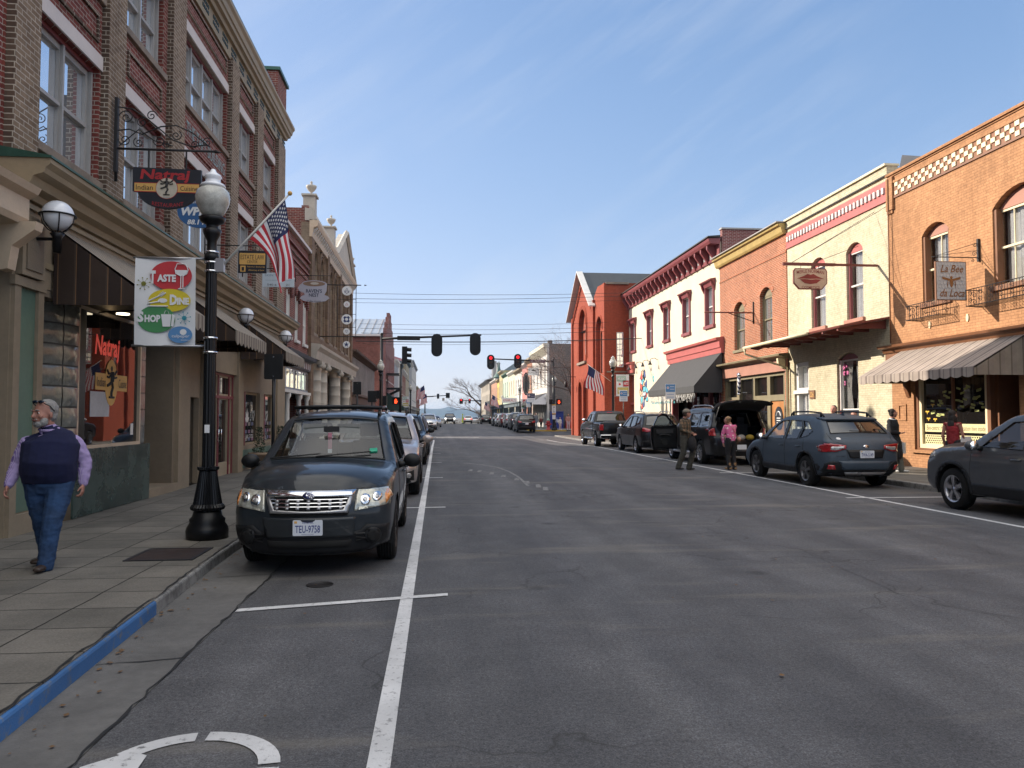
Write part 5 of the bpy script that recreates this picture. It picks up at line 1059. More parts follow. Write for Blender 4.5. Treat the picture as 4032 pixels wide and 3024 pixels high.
far = [(99.5, 105.3, 9.4, brick('far_orange_brick', (.42, .19, .12), (.48, .22, .14), (.4, .3, .24)), 'lt', 'orange brick shop next to the white corner building'), (105.4, 111.4, 9.1, pm('far_pink_paint', (.48, .20, .18), .8), 'lw', 'dusty pink shop with white hooded windows down the right side'),
 (111.5, 121.9, 8.8, cols['lw'], 'lt', 'white shop with tall dark windows down the right side'), (122, 133, 9.1, pm('far_cream_paint', (.62, .58, .42), .8), 'white', 'cream shop beyond the white one on the right side'), (133.2, 144.6, 9.4, pm('far_mint_paint', (.42, .52, .42), .8), 'green', 'mint green shop with bracket cornice down the right side'),
 (144.8, 153, 10.4, pm('far_olive_paint', (.42, .36, .2), .8), 'lt', 'tall olive yellow shop with dark pyramid roof'), (153.2, 158.4, 9.1, pm('far_yellow_paint', (.66, .48, .12), .8), 'lt', 'bright yellow shop far down the right side'), (158.6, 176, 9.5, brick('far_salmon_brick', (.5, .26, .17), (.55, .3, .2), (.45, .35, .3)), 'lw', 'salmon brick shop far down the right side')]
for a, b_, h, m_, tr, lb in far: rowhouse(Z, a, b_ - .05, h, m_, lb, cols.get(tr) or M[tr], base=.25, nwin=3, depth=16, shopc=M['ld'] if 'ld' in M else cols['ld'])
H7 = thing('hotel_building', 'grey stone hotel with overhanging bracketed roof and tall chimneys far down the street', 'building', (10.6, 185, 0)); Yf = FX(12.0, -1)
w_ = MB(Yf); hw = [(178 + i * 5.2, 179.6 + i * 5.2, z, z + 1.9) for i in range(6) for z in (1.6, 5.0, 7.8)]
w_.plate(rect(176.8, 212, -2, 10.1), -.3, 0, pm('hotel_stone', (.36, .33, .28), .85, var=.2), [rect(*q) for q in hw]); shell(w_, 176.802, 211.99, -2, 10.1, -.05, 14, pm('hotel_side', (.26, .24, .22), .85)); w_.build('wall', H7)
for q in hw: window(H7, Yf, *q, M['sash'], M['glass'], rec=.15)
r_ = MB(Yf); r_.add([(175.8, 10.1, .9), (213, 10.1, .9), (213, 10.1, -14), (175.8, 10.1, -14), (181, 12.0, -4), (208, 12.0, -4), (208, 12.0, -10), (181, 12, -10)], [(0, 1, 2, 3), (0, 1, 5, 4), (1, 2, 6, 5), (2, 3, 7, 6), (3, 0, 4, 7), (4, 5, 6, 7)], M['roofdark']); brackets(r_, Yf, 177, 212, 16, 9.4, 10.1, 0, .8, .3, M['sash']); r_.build('roof', H7)
for x_, y_ in ((13.2, 179), (14.5, 184), (14.5, 192), (14.5, 200)):
 c_ = MB(); c_.box(x_ - .4, x_ + .4, y_ - .6, y_ + .6, 10.3, 14.6, M['sash']); c_.box(x_ - .5, x_ + .5, y_ - .7, y_ + .7, 14.3, 14.5, M['sash']); c_.build('chimney', H7)
py = MB(); py.add([(12.5, 145, 10.4), (20, 145, 10.4), (20, 153, 10.4), (12.5, 153, 10.4), (16.2, 149, 12.9)], [(0, 1, 4), (1, 2, 4), (2, 3, 4), (3, 0, 4), (0, 3, 2, 1)], pm('dark_zinc', (.05, .075, .09), .5)); tag(py.build('pyramid_roof'), 'dark zinc pyramid roof on top of the olive yellow shop', 'roof')
tw = thing('clock_tower', 'slim spired cupola with green copper roof rising above the far shops', 'tower', (13.8, 170, 9)); b = MB(); b.lathe([(0, 0), (1.1, 0), (1.1, 2.5), (0, 2.5)], (13.4, 168, 7.6), M['white'], 8); b.build('drum', tw); b = MB(); b.lathe([(1.35, 0), (1.2, .25), (.75, .9), (.45, 1.6), (.12, 3.0), (.05, 3.7), (0, 3.8)], (13.4, 168, 10.1), pm('verdigris_copper', (.05, .11, .10), .6, var=.2), 8); b.build('spire', tw)
b = MB(); b.lathe([(0, 0), (3.2, 0), (3.2, 26), (2.4, 27), (0, 27)], (60, 900, -5), M['white'], 12);
dm = MB(); dm.box(30, 33, 88, 90, 0, 2.2, pm('dumpster_blue', (.02, .05, .25), .6));
d_ = thing('blue_container', 'blue street container with white script by the grey side wall', 'container', (13.3, 85.3, 0)); b = MB(); b.box(12.6, 14.0, 84.9, 85.6, gz(84) + .1, gz(84) + 1.95, pm('container_blue', (.015, .04, .22), .5)); b.box(12.55, 14.05, 84.85, 85.65, gz(84) + 1.95, gz(84) + 2.05, pm('container_blue', (.015, .04, .22), .5)); b.build('body', d_)
b = MB(FY(84.9)); letter(b, 'Live', 13.3, gz(84) + 1.1, .9, .6, .01, M['signwhite'], shear=.3); b.build('lettering', d_)
b = MB(); b.box(14.3, 17.5, 85.0, 85.5, gz(84) + .1, gz(84) + 1.0, pm('red_bench_paint', (.35, .04, .03), .5)); b.box(14.3, 17.5, 85.4, 85.5, gz(84) + 1.0, gz(84) + 1.35, pm('red_bench_paint', (.35, .04, .03), .5)); tag(b.build('bench'), 'long low red bench along the grey side wall', 'bench')
def catmull(P, sub=4, closed=False):
 out = []; n = len(P)
 for i in range(n - 1):
  p0 = Vector(P[max(0, i - 1)]); p1 = Vector(P[i]); p2 = Vector(P[i + 1]); p3 = Vector(P[min(n - 1, i + 2)])
  for j in range(sub):
   t = j / sub; a = .45
   m1 = (p2 - p0) * a; m2 = (p3 - p1) * a
   L_ = (p2 - p1).length
   if m1.length > L_: m1 = m1.normalized() * L_
   if m2.length > L_: m2 = m2.normalized() * L_
   out.append(((2 * t ** 3 - 3 * t * t + 1) * p1 + (t ** 3 - 2 * t * t + t) * m1 + (-2 * t ** 3 + 3 * t * t) * p2 + (t ** 3 - t * t) * m2))
 out.append(Vector(P[-1])); return [tuple(p) for p in out]
def inpoly(x, y, P):
 c = False; j = len(P) - 1
 for i in range(len(P)):
  xi, yi = P[i][0], P[i][1]; xj, yj = P[j][0], P[j][1]
  if (yi > y) != (yj > y) and x < (xj - xi) * (y - yi) / (yj - yi) + xi: c = not c
  j = i
 return c
def segdist(p, a, b):
 ax, ay = a; bx, by = b; dx, dy = bx - ax, by - ay; l = dx * dx + dy * dy
 t = 0 if l == 0 else max(0, min(1, ((p[0] - ax) * dx + (p[1] - ay) * dy) / l))
 return math.hypot(p[0] - ax - t * dx, p[1] - ay - t * dy)
def cdt(outline, holes, pts):
 V = [Vector(p) for p in outline]; E = [(i, (i + 1) % len(outline)) for i in range(len(outline))]
 for h in holes:
  o = len(V); V += [Vector(p) for p in h]; E += [(o + i, o + (i + 1) % len(h)) for i in range(len(h))]
 V += [Vector(p) for p in pts]
 r = geometry.delaunay_2d_cdt(V, E, [], 0, 1e-5); vs = [tuple(v) for v in r[0]]; fs = []
 for f in r[2]:
  cx = sum(vs[i][0] for i in f) / 3; cy = sum(vs[i][1] for i in f) / 3
  if inpoly(cx, cy, outline) and not any(inpoly(cx, cy, h) for h in holes): fs.append(tuple(f))
 return vs, fs
class Car:
 """x = 0 nose .. L tail, y = half width, z up; local frame: nose towards -Y"""
 def __init__(s, **k):
  s.__dict__.update(k); s.sil = catmull(s.top, s.sub if hasattr(s, 'sub') else 4)
  s.L = max(p[0] for p in s.sil)
 def W(s, x, z):
  t = abs((x - s.L / 2) / (s.L / 2)); pl = 1 - s.taper * t ** 4
  P = s.vert
  for (a, b), (c, d) in zip(P, P[1:]):
   if z <= c:
    q = max(0, (z - a) / (c - a)); q2 = q; v = b + (d - b) * q2; break
  else: v = P[-1][1]
  return s.hw * pl * v
 def S(s, x, z):
  d = min((segdist((x, z), a, b) for a, b in zip(s.sil, s.sil[1:]) if abs(a[0] - x) < .7 and abs(a[1] - z) < .7), default=9)
  e = min(x, s.L - x); k = max(0, min(1, (e - .25) / .45)) if z < s.belt else 1
  r = s.rend + (s.redge - s.rend) * k
  if z > s.belt: r = s.rroof
  elif z > s.belt - .15: r = r + (s.rroof - r) * (z - s.belt + .15) / .15
  y = s.W(x, z)
  if d < r: y -= r * (1 - math.sqrt(max(0, 1 - (1 - d / r) ** 2)))
  return y
 def loc(s, x, y, z): return (y, x - s.L / 2, z)
 def build(s, t, paintm, glassm, detail=True):
  sil = s.sil; bot = []
  zb = s.zb; R = s.warch
  xs = [s.L]  # bottom line back to front with arches
  for wx in sorted(s.wheels, reverse=True):
   q0 = math.asin(max(-1, min(1, (zb - s.wr) / R)))
   n = 14; pts = [(wx + R * math.cos(q), s.wr + R * math.sin(q)) for q in [q0 + (PI - 2 * q0) * i / n for i in range(n + 1)]]
   bot += pts
  out = sil[:] + [(x, max(z, zb)) for x, z in bot]
  dens = .055
  pts = []; x = .02
  while x < s.L:
   z = zb + .02
   while z < 2.2:
    p = (x, z)
    if inpoly(x, z, out) and min(segdist(p, a, b) for a, b in zip(out, out[1:] + out[:1])) > .02: pts.append(p)
    z += dens
   x += dens
  for a, b in zip(sil, sil[1:]):
   d = Vector((b[0] - a[0], b[1] - a[1]));
   if d.length < 1e-4: continue
   nrm = Vector((-d.y, d.x)).normalized(); m = Vector(((a[0] + b[0]) / 2, (a[1] + b[1]) / 2))
   for o in (.007, .03):
    q = m - nrm * o
    if not inpoly(q.x, q.y, out): q = m + nrm * o
    if inpoly(q.x, q.y, out): pts.append((q.x, q.y))
  wins = s.windows
  vs, fs = cdt(out, wins, pts)
  mb = MB(); ys = [s.S(v[0], v[1]) for v in vs]
  for sg in (-1, 1): mb.add([s.loc(v[0], sg * y, v[1]) for v, y in zip(vs, ys)], fs if sg > 0 else [f[::-1] for f in fs], paintm, smooth=True)
  m = 22; n = len(sil); us = [-1 + 2 * j / m for j in range(m + 1)]
  nr = []
  for i in range(n):
   a = Vector(sil[max(0, i - 1)]); b = Vector(sil[min(n - 1, i + 1)]); d = b - a; v_ = Vector((-d.y, d.x)).normalized(); nr.append(Vector((-1 if sil[i][0] < s.L / 2 else 1, 0)) if sil[i][1] < .5 and (sil[i][0] < .5 or sil[i][0] > s.L - .5) else v_)
  def crown(i):
   x, z = sil[i]
   if x < .8 and z < s.belt: return s.bow
   if x > s.L - .5 and z < s.belt: return s.bow * .7
   return s.crown
  cr = [crown(i) for i in range(n)]
  for _ in range(3): cr = [(cr[max(0, i - 1)] + cr[i] + cr[min(n - 1, i + 1)]) / 3 for i in range(n)]
  def rp(i, u, off=0):
   x, z = sil[i]; w = s.S(x, z); c = (cr[i]) * (1 - abs(u) ** 2.4) + off
   return s.loc(x + nr[i].x * c, u * w, z + nr[i].y * c)
  s.rp = rp; s.n = n
  grid = [rp(i, u) for i in range(n) for u in us]
  def rng(r):
   i0 = min(range(n), key=lambda i: (sil[i][0] - r[0][0]) ** 2 + (sil[i][1] - r[0][1]) ** 2); i1 = min(range(n), key=lambda i: (sil[i][0] - r[1][0]) ** 2 + (sil[i][1] - r[1][1]) ** 2); return i0, i1
  ws = rng(s.ws); rw = rng(s.rw) if s.rw else (0, 0); hole = rng(s.open_rear) if getattr(s, 'open_rear', None) else (0, 0)
  fsr = []
  for i in range(n - 1):
   for j in range(m):
    if (ws[0] <= i < ws[1] or rw[0] <= i < rw[1]) and 1 <= j < m - 1: continue
    if hole[0] <= i < hole[1] and 1 <= j < m - 1: continue
    fsr.append((i * (m + 1) + j, i * (m + 1) + j + 1, (i + 1) * (m + 1) + j + 1, (i + 1) * (m + 1) + j))
  mb.add(grid, fsr, paintm, smooth=True)
  body = mb.build('body', t, local=True, weld=True)
  bb = MB(); full = [(i * (m + 1) + j, i * (m + 1) + j + 1, (i + 1) * (m + 1) + j + 1, (i + 1) * (m + 1) + j) for i in range(n - 1) for j in range(m)]
  va, fa = cdt(out, [], pts)
  allv = grid[:]; allf = full[:]
  for sg in (-1, 1):
   o = len(allv); allv += [s.loc(v[0], sg * s.S(v[0], v[1]), v[1]) for v in va]; allf += [tuple(o + q for q in f) for f in fa]
  s.bvh = BVHTree.FromPolygons([Vector(v) for v in allv], allf)
  for nm, rg in (('windshield', ws), ('rear_window', rw)):
   if rg[1] > rg[0]:
    g = MB(); js = us[1:m]; vv = [rp(i, u, -.008) for i in range(rg[0], rg[1] + 1) for u in js]; k = len(js)
    g.add(vv, [(a * k + b, a * k + b + 1, (a + 1) * k + b + 1, (a + 1) * k + b) for a in range(rg[1] - rg[0]) for b in range(k - 1)], glassm if nm == 'windshield' else s.__dict__.get('rearglass', glassm), smooth=True)
    g.build(nm, t, local=True, weld=True)
    e = MB();
    for u in (us[1], us[m - 1]): e.tube([rp(i, u, .004) for i in range(rg[0], rg[1] + 1)], .011, M['blackplastic'], 4)
    for i in rg: e.tube([rp(i, u, .004) for u in js], .011, M['blackplastic'], 4)
    e.build('window_seal', t, local=True)
  for wd in wins:
   gp = [(x, z) for x, z in pts if inpoly(x, z, wd)]; v2, f2 = cdt(wd, [], gp)
   for sg in (-1, 1):
    g = MB(); g.add([s.loc(v[0], sg * (s.S(v[0], v[1]) - .012), v[1]) for v in v2], f2, s.__dict__.get('sideglass', glassm), smooth=True); g.build('side_window', t, local=True)
  tr = MB()
  for wd in wins:
   for sg in (-1, 1): tr.tube([s.loc(v[0], sg * (s.S(v[0], v[1]) + .002), v[1]) for v in wd], .011, s.__dict__.get('trim', M['blackplastic']), 4, close=True)
  tr.build('window_trim', t, local=True)
  ub = MB(); ub.box(-s.hw * .80, s.hw * .80, -s.L / 2 + .25, s.L / 2 - .25, zb + .02, zb + .14, M['under']); wxs = s.wheels
  ub.box(-s.hw * .52, s.hw * .52, wxs[0] - s.L / 2 - .6, wxs[1] - s.L / 2 + .6, zb, zb + .55, M['under']); ub.box(-s.hw * .88, s.hw * .88, wxs[0] + R - s.L / 2 + .03, wxs[1] - R - s.L / 2 - .03, zb, zb + .5, M['under'])
  for wx in wxs:
   for sg in (-1, 1):
    k = 12; vv = []
    for i in range(k + 1):
     q = -.25 + (PI + .5) * i / k
     for y in (.55, .965): vv.append((sg * s.hw * y, wx - s.L / 2 + (R + .015) * math.cos(q), s.wr + (R + .015) * math.sin(q)))
    ub.add(vv, [(2 * i, 2 * i + 1, 2 * i + 3, 2 * i + 2) for i in range(k)], M['under'])
  ub.build('underbody', t, local=True)
  for wx in wxs:
   for sg in (-1, 1): wheel(t, sg * (s.hw - .125), wx - s.L / 2, s.wr, s.tw, sg, s.rim, s.spokes, s.rr)
  return body
 def cast(s, a, z, side):
  """project (a,z) on the skin: side 'f','r' (a=y) or 'l','R' (a=x)"""
  if side == 'f': o, d = Vector((a, -s.L / 2 - 2, z)), Vector((0, 1, 0))
  elif side == 'r': o, d = Vector((a, s.L / 2 + 2, z)), Vector((0, -1, 0))
  elif side == 'R': o, d = Vector((3, a - s.L / 2, z)), Vector((-1, 0, 0))
  elif side == 'L': o, d = Vector((-3, a - s.L / 2, z)), Vector((1, 0, 0))
  elif side == 't': o, d = Vector((a[0], a[1] - s.L / 2, 4)), Vector((0, 0, -1))
  h = s.bvh.ray_cast(o, d)
  if h[0] is None: return None
  n = h[1]; n = n if n.dot(d) < 0 else -n
  return h[0], n
 def patch(s, t, name, poly, side, mat, off=.006, mirror=False, holes=(), dens=.03, thick=.02, parent=None, flat=False):
  polys = [poly] + ([[(-x, z) for x, z in poly][::-1]] if mirror else [])
  out = []
  for k, P in enumerate(polys):
   H = [[((-x if k else x), z) for x, z in h] for h in holes]
   xs = [p[0] for p in P]; zs = [p[1] for p in P]; pts = []
   x = min(xs) + dens / 2
   while x < max(xs):
    z = min(zs) + dens / 2
    while z < max(zs):
     if inpoly(x, z, P) and min(segdist((x, z), a, b) for a, b in zip(P, P[1:] + P[:1])) > dens * .3: pts.append((x, z))
     z += dens
    x += dens
   dn = []
   for i in range(len(P)):
    a, b = P[i], P[(i + 1) % len(P)]; l = math.hypot(b[0] - a[0], b[1] - a[1]); q = max(1, int(l / dens))
    dn += [(a[0] + (b[0] - a[0]) * j / q, a[1] + (b[1] - a[1]) * j / q) for j in range(q)]
   vs, fs = cdt(dn, H, pts); top = []; low = []; ok = []
   for v in vs:
    h = s.cast(v[0], v[1], side)
    if h is None: top.append(None); low.append(None); continue
    top.append(h[0] + h[1] * off); low.append(h[0] - h[1] * thick)
   idx = {}; V = []; F = []
   for f in fs:
    if any(top[i] is None for i in f): continue
    if max((top[f[0]] - top[f[1]]).length, (top[f[1]] - top[f[2]]).length, (top[f[2]] - top[f[0]]).length) > dens * 9: continue
    for i in f:
     if i not in idx: idx[i] = len(V); V.append(top[i])
    F.append([idx[i] for i in f])
   from collections import Counter
   ec = Counter(); de = {}
   for f in F:
    for a, b in ((f[0], f[1]), (f[1], f[2]), (f[2], f[0])): ec[frozenset((a, b))] += 1; de[frozenset((a, b))] = (a, b)
   inv = {v: k_ for k_, v in idx.items()}; lm = {}
   G = []
   for e, c in ec.items():
    if c == 1:
     a, b = de[e]
     for q in (a, b):
      if q not in lm: lm[q] = len(V); V.append(low[inv[q]])
     G.append([b, a, lm[a], lm[b]])
   mb = MB(); mb.add(V, F, mat, smooth=True); mb.add([], [], mat)
   o0 = 0
   for g_ in G: mb.f.append(g_); mb.m.append(mb.mi(mat)); mb.sm.append(False)
   out.append(mb.build(name, parent or t, local=True))
  return out
 def line(s, t, name, pts, side, r=.004, mat=None, off=.0, both=False):
  mb = MB()
  for sd in ([side] if not both else ['L', 'R']):
   P = []
   for a, b in zip(pts, pts[1:]):
    k = max(1, int(math.hypot(b[0] - a[0], b[1] - a[1]) / .06))
    P += [(a[0] + (b[0] - a[0]) * j / k, a[1] + (b[1] - a[1]) * j / k) for j in range(k)]
   P.append(pts[-1]); Q_ = []
   for p in P:
    h = s.cast(p[0], p[1], sd)
    if h: Q_.append(h[0] + h[1] * off)
   if len(Q_) > 1: mb.tube(Q_, r, mat or M['ink'], 4)
  if mb.v: return mb.build(name, t, local=True)
def wheel(t, x, y, r, w, sg, rim, spokes, rr):
 tb = MB(); P = [(rr, -w / 2), (r * .86, -w / 2 - .004), (r * .97, -w / 2 + .012), (r, -w / 2 + .035), (r, w / 2 - .035), (r * .97, w / 2 - .012), (r * .86, w / 2 + .004), (rr, w / 2)]
 n = 40; vs = []
 for a, h in P:
  for j in range(n): q = 2 * PI * j / n; vs.append((x + h, y + a * math.cos(q), r + a * math.sin(q)))
 tb.add(vs, [(i * n + j, i * n + (j + 1) % n, (i + 1) * n + (j + 1) % n, (i + 1) * n + j) for i in range(7) for j in range(n)], M['rubber'], smooth=True)
 for i in range(5):
  xx = x - w / 2 + .045 + (w - .09) * i / 4; tb.tube([(xx, y + (r + .001) * math.cos(q), r + (r + .001) * math.sin(q)) for q in [2 * PI * j / 40 for j in range(40)]], .006, M['under'], 4, close=True)
 o = tb.build('wheel', t, local=True); f = x + sg * (w / 2)
 rb = MB()
 def ring(a, h): return [(f - sg * h, y + a * math.cos(2 * PI * j / 36), r + a * math.sin(2 * PI * j / 36)) for j in range(36)]
 R4 = [(rr + .008, .0), (rr - .012, .004), (rr - .03, .03), (rr - .035, .14)]
 vs = [p for a, h in R4 for p in ring(a, h)]; rb.add(vs, [(i * 36 + j, i * 36 + (j + 1) % 36, (i + 1) * 36 + (j + 1) % 36, (i + 1) * 36 + j) for i in range(3) for j in range(36)], rim, smooth=True)
 rb.add(ring(rr - .03, .12), [tuple(range(36))], M['under'])
 rb.lathe([(0, -.0), (.045, -.0), (.06, -.02), (.06, -.1), (0, -.1)] if sg > 0 else [(0, .0), (.045, .0), (.06, .02), (.06, .1), (0, .1)], (f - sg * .02, y, r), rim, 16, axis='x')
 for k in range(spokes):
  q = 2 * PI * k / spokes + .3; c, s_ = math.cos(q), math.sin(q); tw_ = .25
  a0, a1 = .04, rr - .015; wa, wb = (.028, .05) if spokes <= 6 else (.016, .02)
  pts = []
  for (a, ww, dq) in ((a0, wa, 0), ((a0 + a1) / 2, (wa + wb) / 2 * .8, tw_ * .4), (a1, wb, tw_ * .2)):
   cc, ss = math.cos(q + dq), math.sin(q + dq)
   for e in (-1, 1):
    for h in (.012, .06): pts.append((f - sg * (h + (.02 if a < .1 else 0) * 0), y + a * cc - e * ww * ss, r + a * ss + e * ww * cc))
  rb.add(pts, [(0, 4, 6, 2), (4, 8, 10, 6), (0, 1, 5, 4), (4, 5, 9, 8), (2, 3, 7, 6), (6, 7, 11, 10)], rim)
 rb.build('rim', o, local=True)
def mirror(t, car, x, z, mat, sx, sz=.17):
 for sg in (-1, 1):
  y = car.S(x, z); mb = MB(); mb.sphere((sg * (y + .17), x - car.L / 2, z + .06), .105, mat, 14, 10, (1.12, .7, .82)); mb.tube([(sg * (y - .03), x - car.L / 2, z), (sg * (y + .1), x - car.L / 2, z + .03)], [.05, .035], M['blackplastic'], 8)
  o = mb.build('side_mirror', t, local=True); g = MB(); g.lathe([(0, 0), (.078, 0), (.078, .006), (0, .006)], (sg * (y + .17), x - car.L / 2 + .066, z + .06), M['chrome'], 14, axis='y'); g.build('mirror_glass', o, local=True)
def interior(t, car, x0, zf, rows=2, col=None):
 col = col or M['seat']; L2 = car.L / 2
 b = MB(); b.box(-car.hw * .82, car.hw * .82, x0 - .15 - L2, car.L - .5 - L2, zf - .05, zf + .12, M['under']); b.build('cabin_floor', t, local=True)
 d = MB(); d.box(-car.hw * .8, car.hw * .8, x0 - .35 - L2, x0 + .12 - L2, zf + .1, car.belt - .10, M['dash']); d.tube([(car.hw * .42 + .17 * math.cos(q), x0 + .28 - L2 + .04 * math.sin(q), car.belt - .08 + .17 * math.sin(q)) for q in [i * PI / 10 for i in range(20)]], .016, M['dash'], 6, close=True); d.build('dashboard', t, local=True)
 for r in range(rows):
  xs = x0 + .75 + r * .85
  for sx in (-1, 1):
   s = MB(); cx = sx * car.hw * .43; s.box(cx - .23, cx + .23, xs - .3 - L2, xs + .2 - L2, zf + .12, zf + .32, col)
   s.add([(cx + a * .23, xs + .1 + e + .14 * (k) - L2, zf + .3 + .55 * k) for k in (0, 1) for a in (-1, 1) for e in (0, .12)], [(0, 1, 3, 2), (4, 6, 7, 5), (0, 4, 5, 1), (2, 3, 7, 6), (0, 2, 6, 4), (1, 5, 7, 3)], col)
   s.box(cx - .13, cx + .13, xs + .26 - L2, xs + .35 - L2, zf + .9, zf + 1.08, col); s.build('seat', t, local=True, bevel=.03)
def plate_(t, car, text, side, z, y0=0, top='VIRGINIA'):
 h = car.cast(y0, z, side)[0]; L2 = h.y; s = -1 if side == 'f' else 1; yy = L2 + s * .02
 fr = (lambda u, v, d: (y0 + u, yy - d, z + v)) if side == 'f' else (lambda u, v, d: (y0 - u, yy + d, z + v))
 m = MB(fr); m.plate(rrect(-.155, .155, -.078, .078, .012), -.015, .004, M['platewhite']); o = m.build('licence_plate', t, local=True)
 if not text: return
 m = MB(fr); letter(m, text, 0, -.012, .26, .075, .006, M['plateblue'], bold=.01)
 if top: letter(m, top, 0, .052, .12, .02, .006, M['plateblue']); letter(m, 'VIRGINIA IS FOR LOVERS', 0, -.064, .13, .010, .006, M['plateblue']); m.box(-.14, -.11, .045, .068, .004, .006, M['gold'])
 m.build('plate_lettering', o, local=True)
def spec_suv(**k):   # compact, upright SUV
 d = dict(hw=.89, taper=.06, vert=[(.2, .93), (.45, .985), (.75, 1.0), (1.02, .975), (1.2, .90), (1.62, .745), (1.8, .70)], belt=1.02, rend=.30, redge=.07, rroof=.065, bow=.13, crown=.045, zb=.27,
   top=[(.16, .20), (.06, .24), (.02, .42), (.0, .60), (.03, .74), (.10, .84), (.22, .92), (.55, .99), (.95, 1.04), (1.22, 1.07), (1.30, 1.10), (1.70, 1.36), (2.02, 1.56), (2.14, 1.605), (2.35, 1.64), (2.9, 1.665), (3.5, 1.655), (4.0, 1.62), (4.16, 1.575), (4.36, 1.30), (4.44, 1.08), (4.50, .9), (4.53, .62), (4.51, .38), (4.42, .24)],
   ws=[(1.30, 1.10), (2.02, 1.56)], rw=[(4.16, 1.575), (4.40, 1.19)], wheels=[.93, 3.56], wr=.345, warch=.41, tw=.215, rr=.215, rim=M['rim'], spokes=10,
   windows=[[(1.62, 1.07), (2.55, 1.05), (2.52, 1.53), (2.16, 1.50)], [(2.65, 1.05), (3.42, 1.07), (3.38, 1.54), (2.62, 1.54)], [(3.52, 1.09), (4.05, 1.16), (3.95, 1.42), (3.86, 1.50), (3.49, 1.53)]])
 d.update(k); return Car(**d)
SC = lambda P, sx, sz: [(x * sx, z * sz) for x, z in P]
def basic_details(c, t, paintm, front='suv', lamps=True, door=True):
 L = c.L; k = L / 4.53
 if door:
  zt = c.belt + .03
  for pts in ([(1.42 * k, zt - .02), (1.36 * k, c.zb + .15), (1.48 * k, c.zb + .08), (2.6 * k, c.zb + .07), (2.6 * k, zt + .45)], [(2.6 * k, c.zb + .07), (3.3 * k, c.zb + .08), (3.52 * k, .75), (3.5 * k, zt)]): c.line(t, 'door_gap', pts, 'R', .005, both=True)
  for x in (2.42 * k, 3.28 * k):
   for sg in (-1, 1):
    y = c.S(x, c.belt - .12); m = MB(); m.tube([(sg * (y + .0), x - .1 - L / 2, c.belt - .12), (sg * (y + .032), x - .07 - L / 2, c.belt - .12), (sg * (y + .032), x + .07 - L / 2, c.belt - .12), (sg * y, x + .1 - L / 2, c.belt - .12)], .013, c.__dict__.get('handlem', paintm), 6); m.build('door_handle', t, local=True)
def arch_trim(c, t, mat, w=.07):
 for wx in c.wheels:
  R = c.warch; P = [(wx + (R + w) * math.cos(q), c.wr + (R + w) * math.sin(q)) for q in [-.12 + (PI + .24) * i / 16 for i in range(17)]] + [(wx + (R + .001) * math.cos(q), c.wr + (R + .001) * math.sin(q)) for q in [PI + .1 - (PI + .2) * i / 16 for i in range(17)]]
  P = [(x, max(z, c.zb + .01)) for x, z in P]
  for sd in ('L', 'R'): c.patch(t, 'wheel_arch_trim', P, sd, mat, off=.014, dens=.04)
def sill_trim(c, t, mat, h=.14):
 a, b = c.wheels; R = c.warch
 for sd in ('L', 'R'): c.patch(t, 'sill_trim', [(a + R + .03, c.zb + .01), (b - R - .03, c.zb + .01), (b - R - .06, c.zb + h), (a + R + .06, c.zb + h)], sd, mat, off=.012, dens=.06)
def roof_rails(c, t, x0, x1, mat, ends=None):
 for sg in (-1, 1):
  pts = []
  for i in range(13):
   x = x0 + (x1 - x0) * i / 12; zt = max(z for xx, z in c.sil if abs(xx - x) < .25); y = c.W(x, zt) - .10
   lift = .075 if 0 < i < 12 else .0
   pts.append((sg * y, x - c.L / 2, zt + lift + .005))
  m = MB(); m.tube(pts, .02, mat, 8)
  for i in (1, 11): m.tube([pts[i], (pts[i][0], pts[i][1], pts[i][2] - .09)], .025, ends or mat, 8)
  m.build('roof_rail', t, local=True)
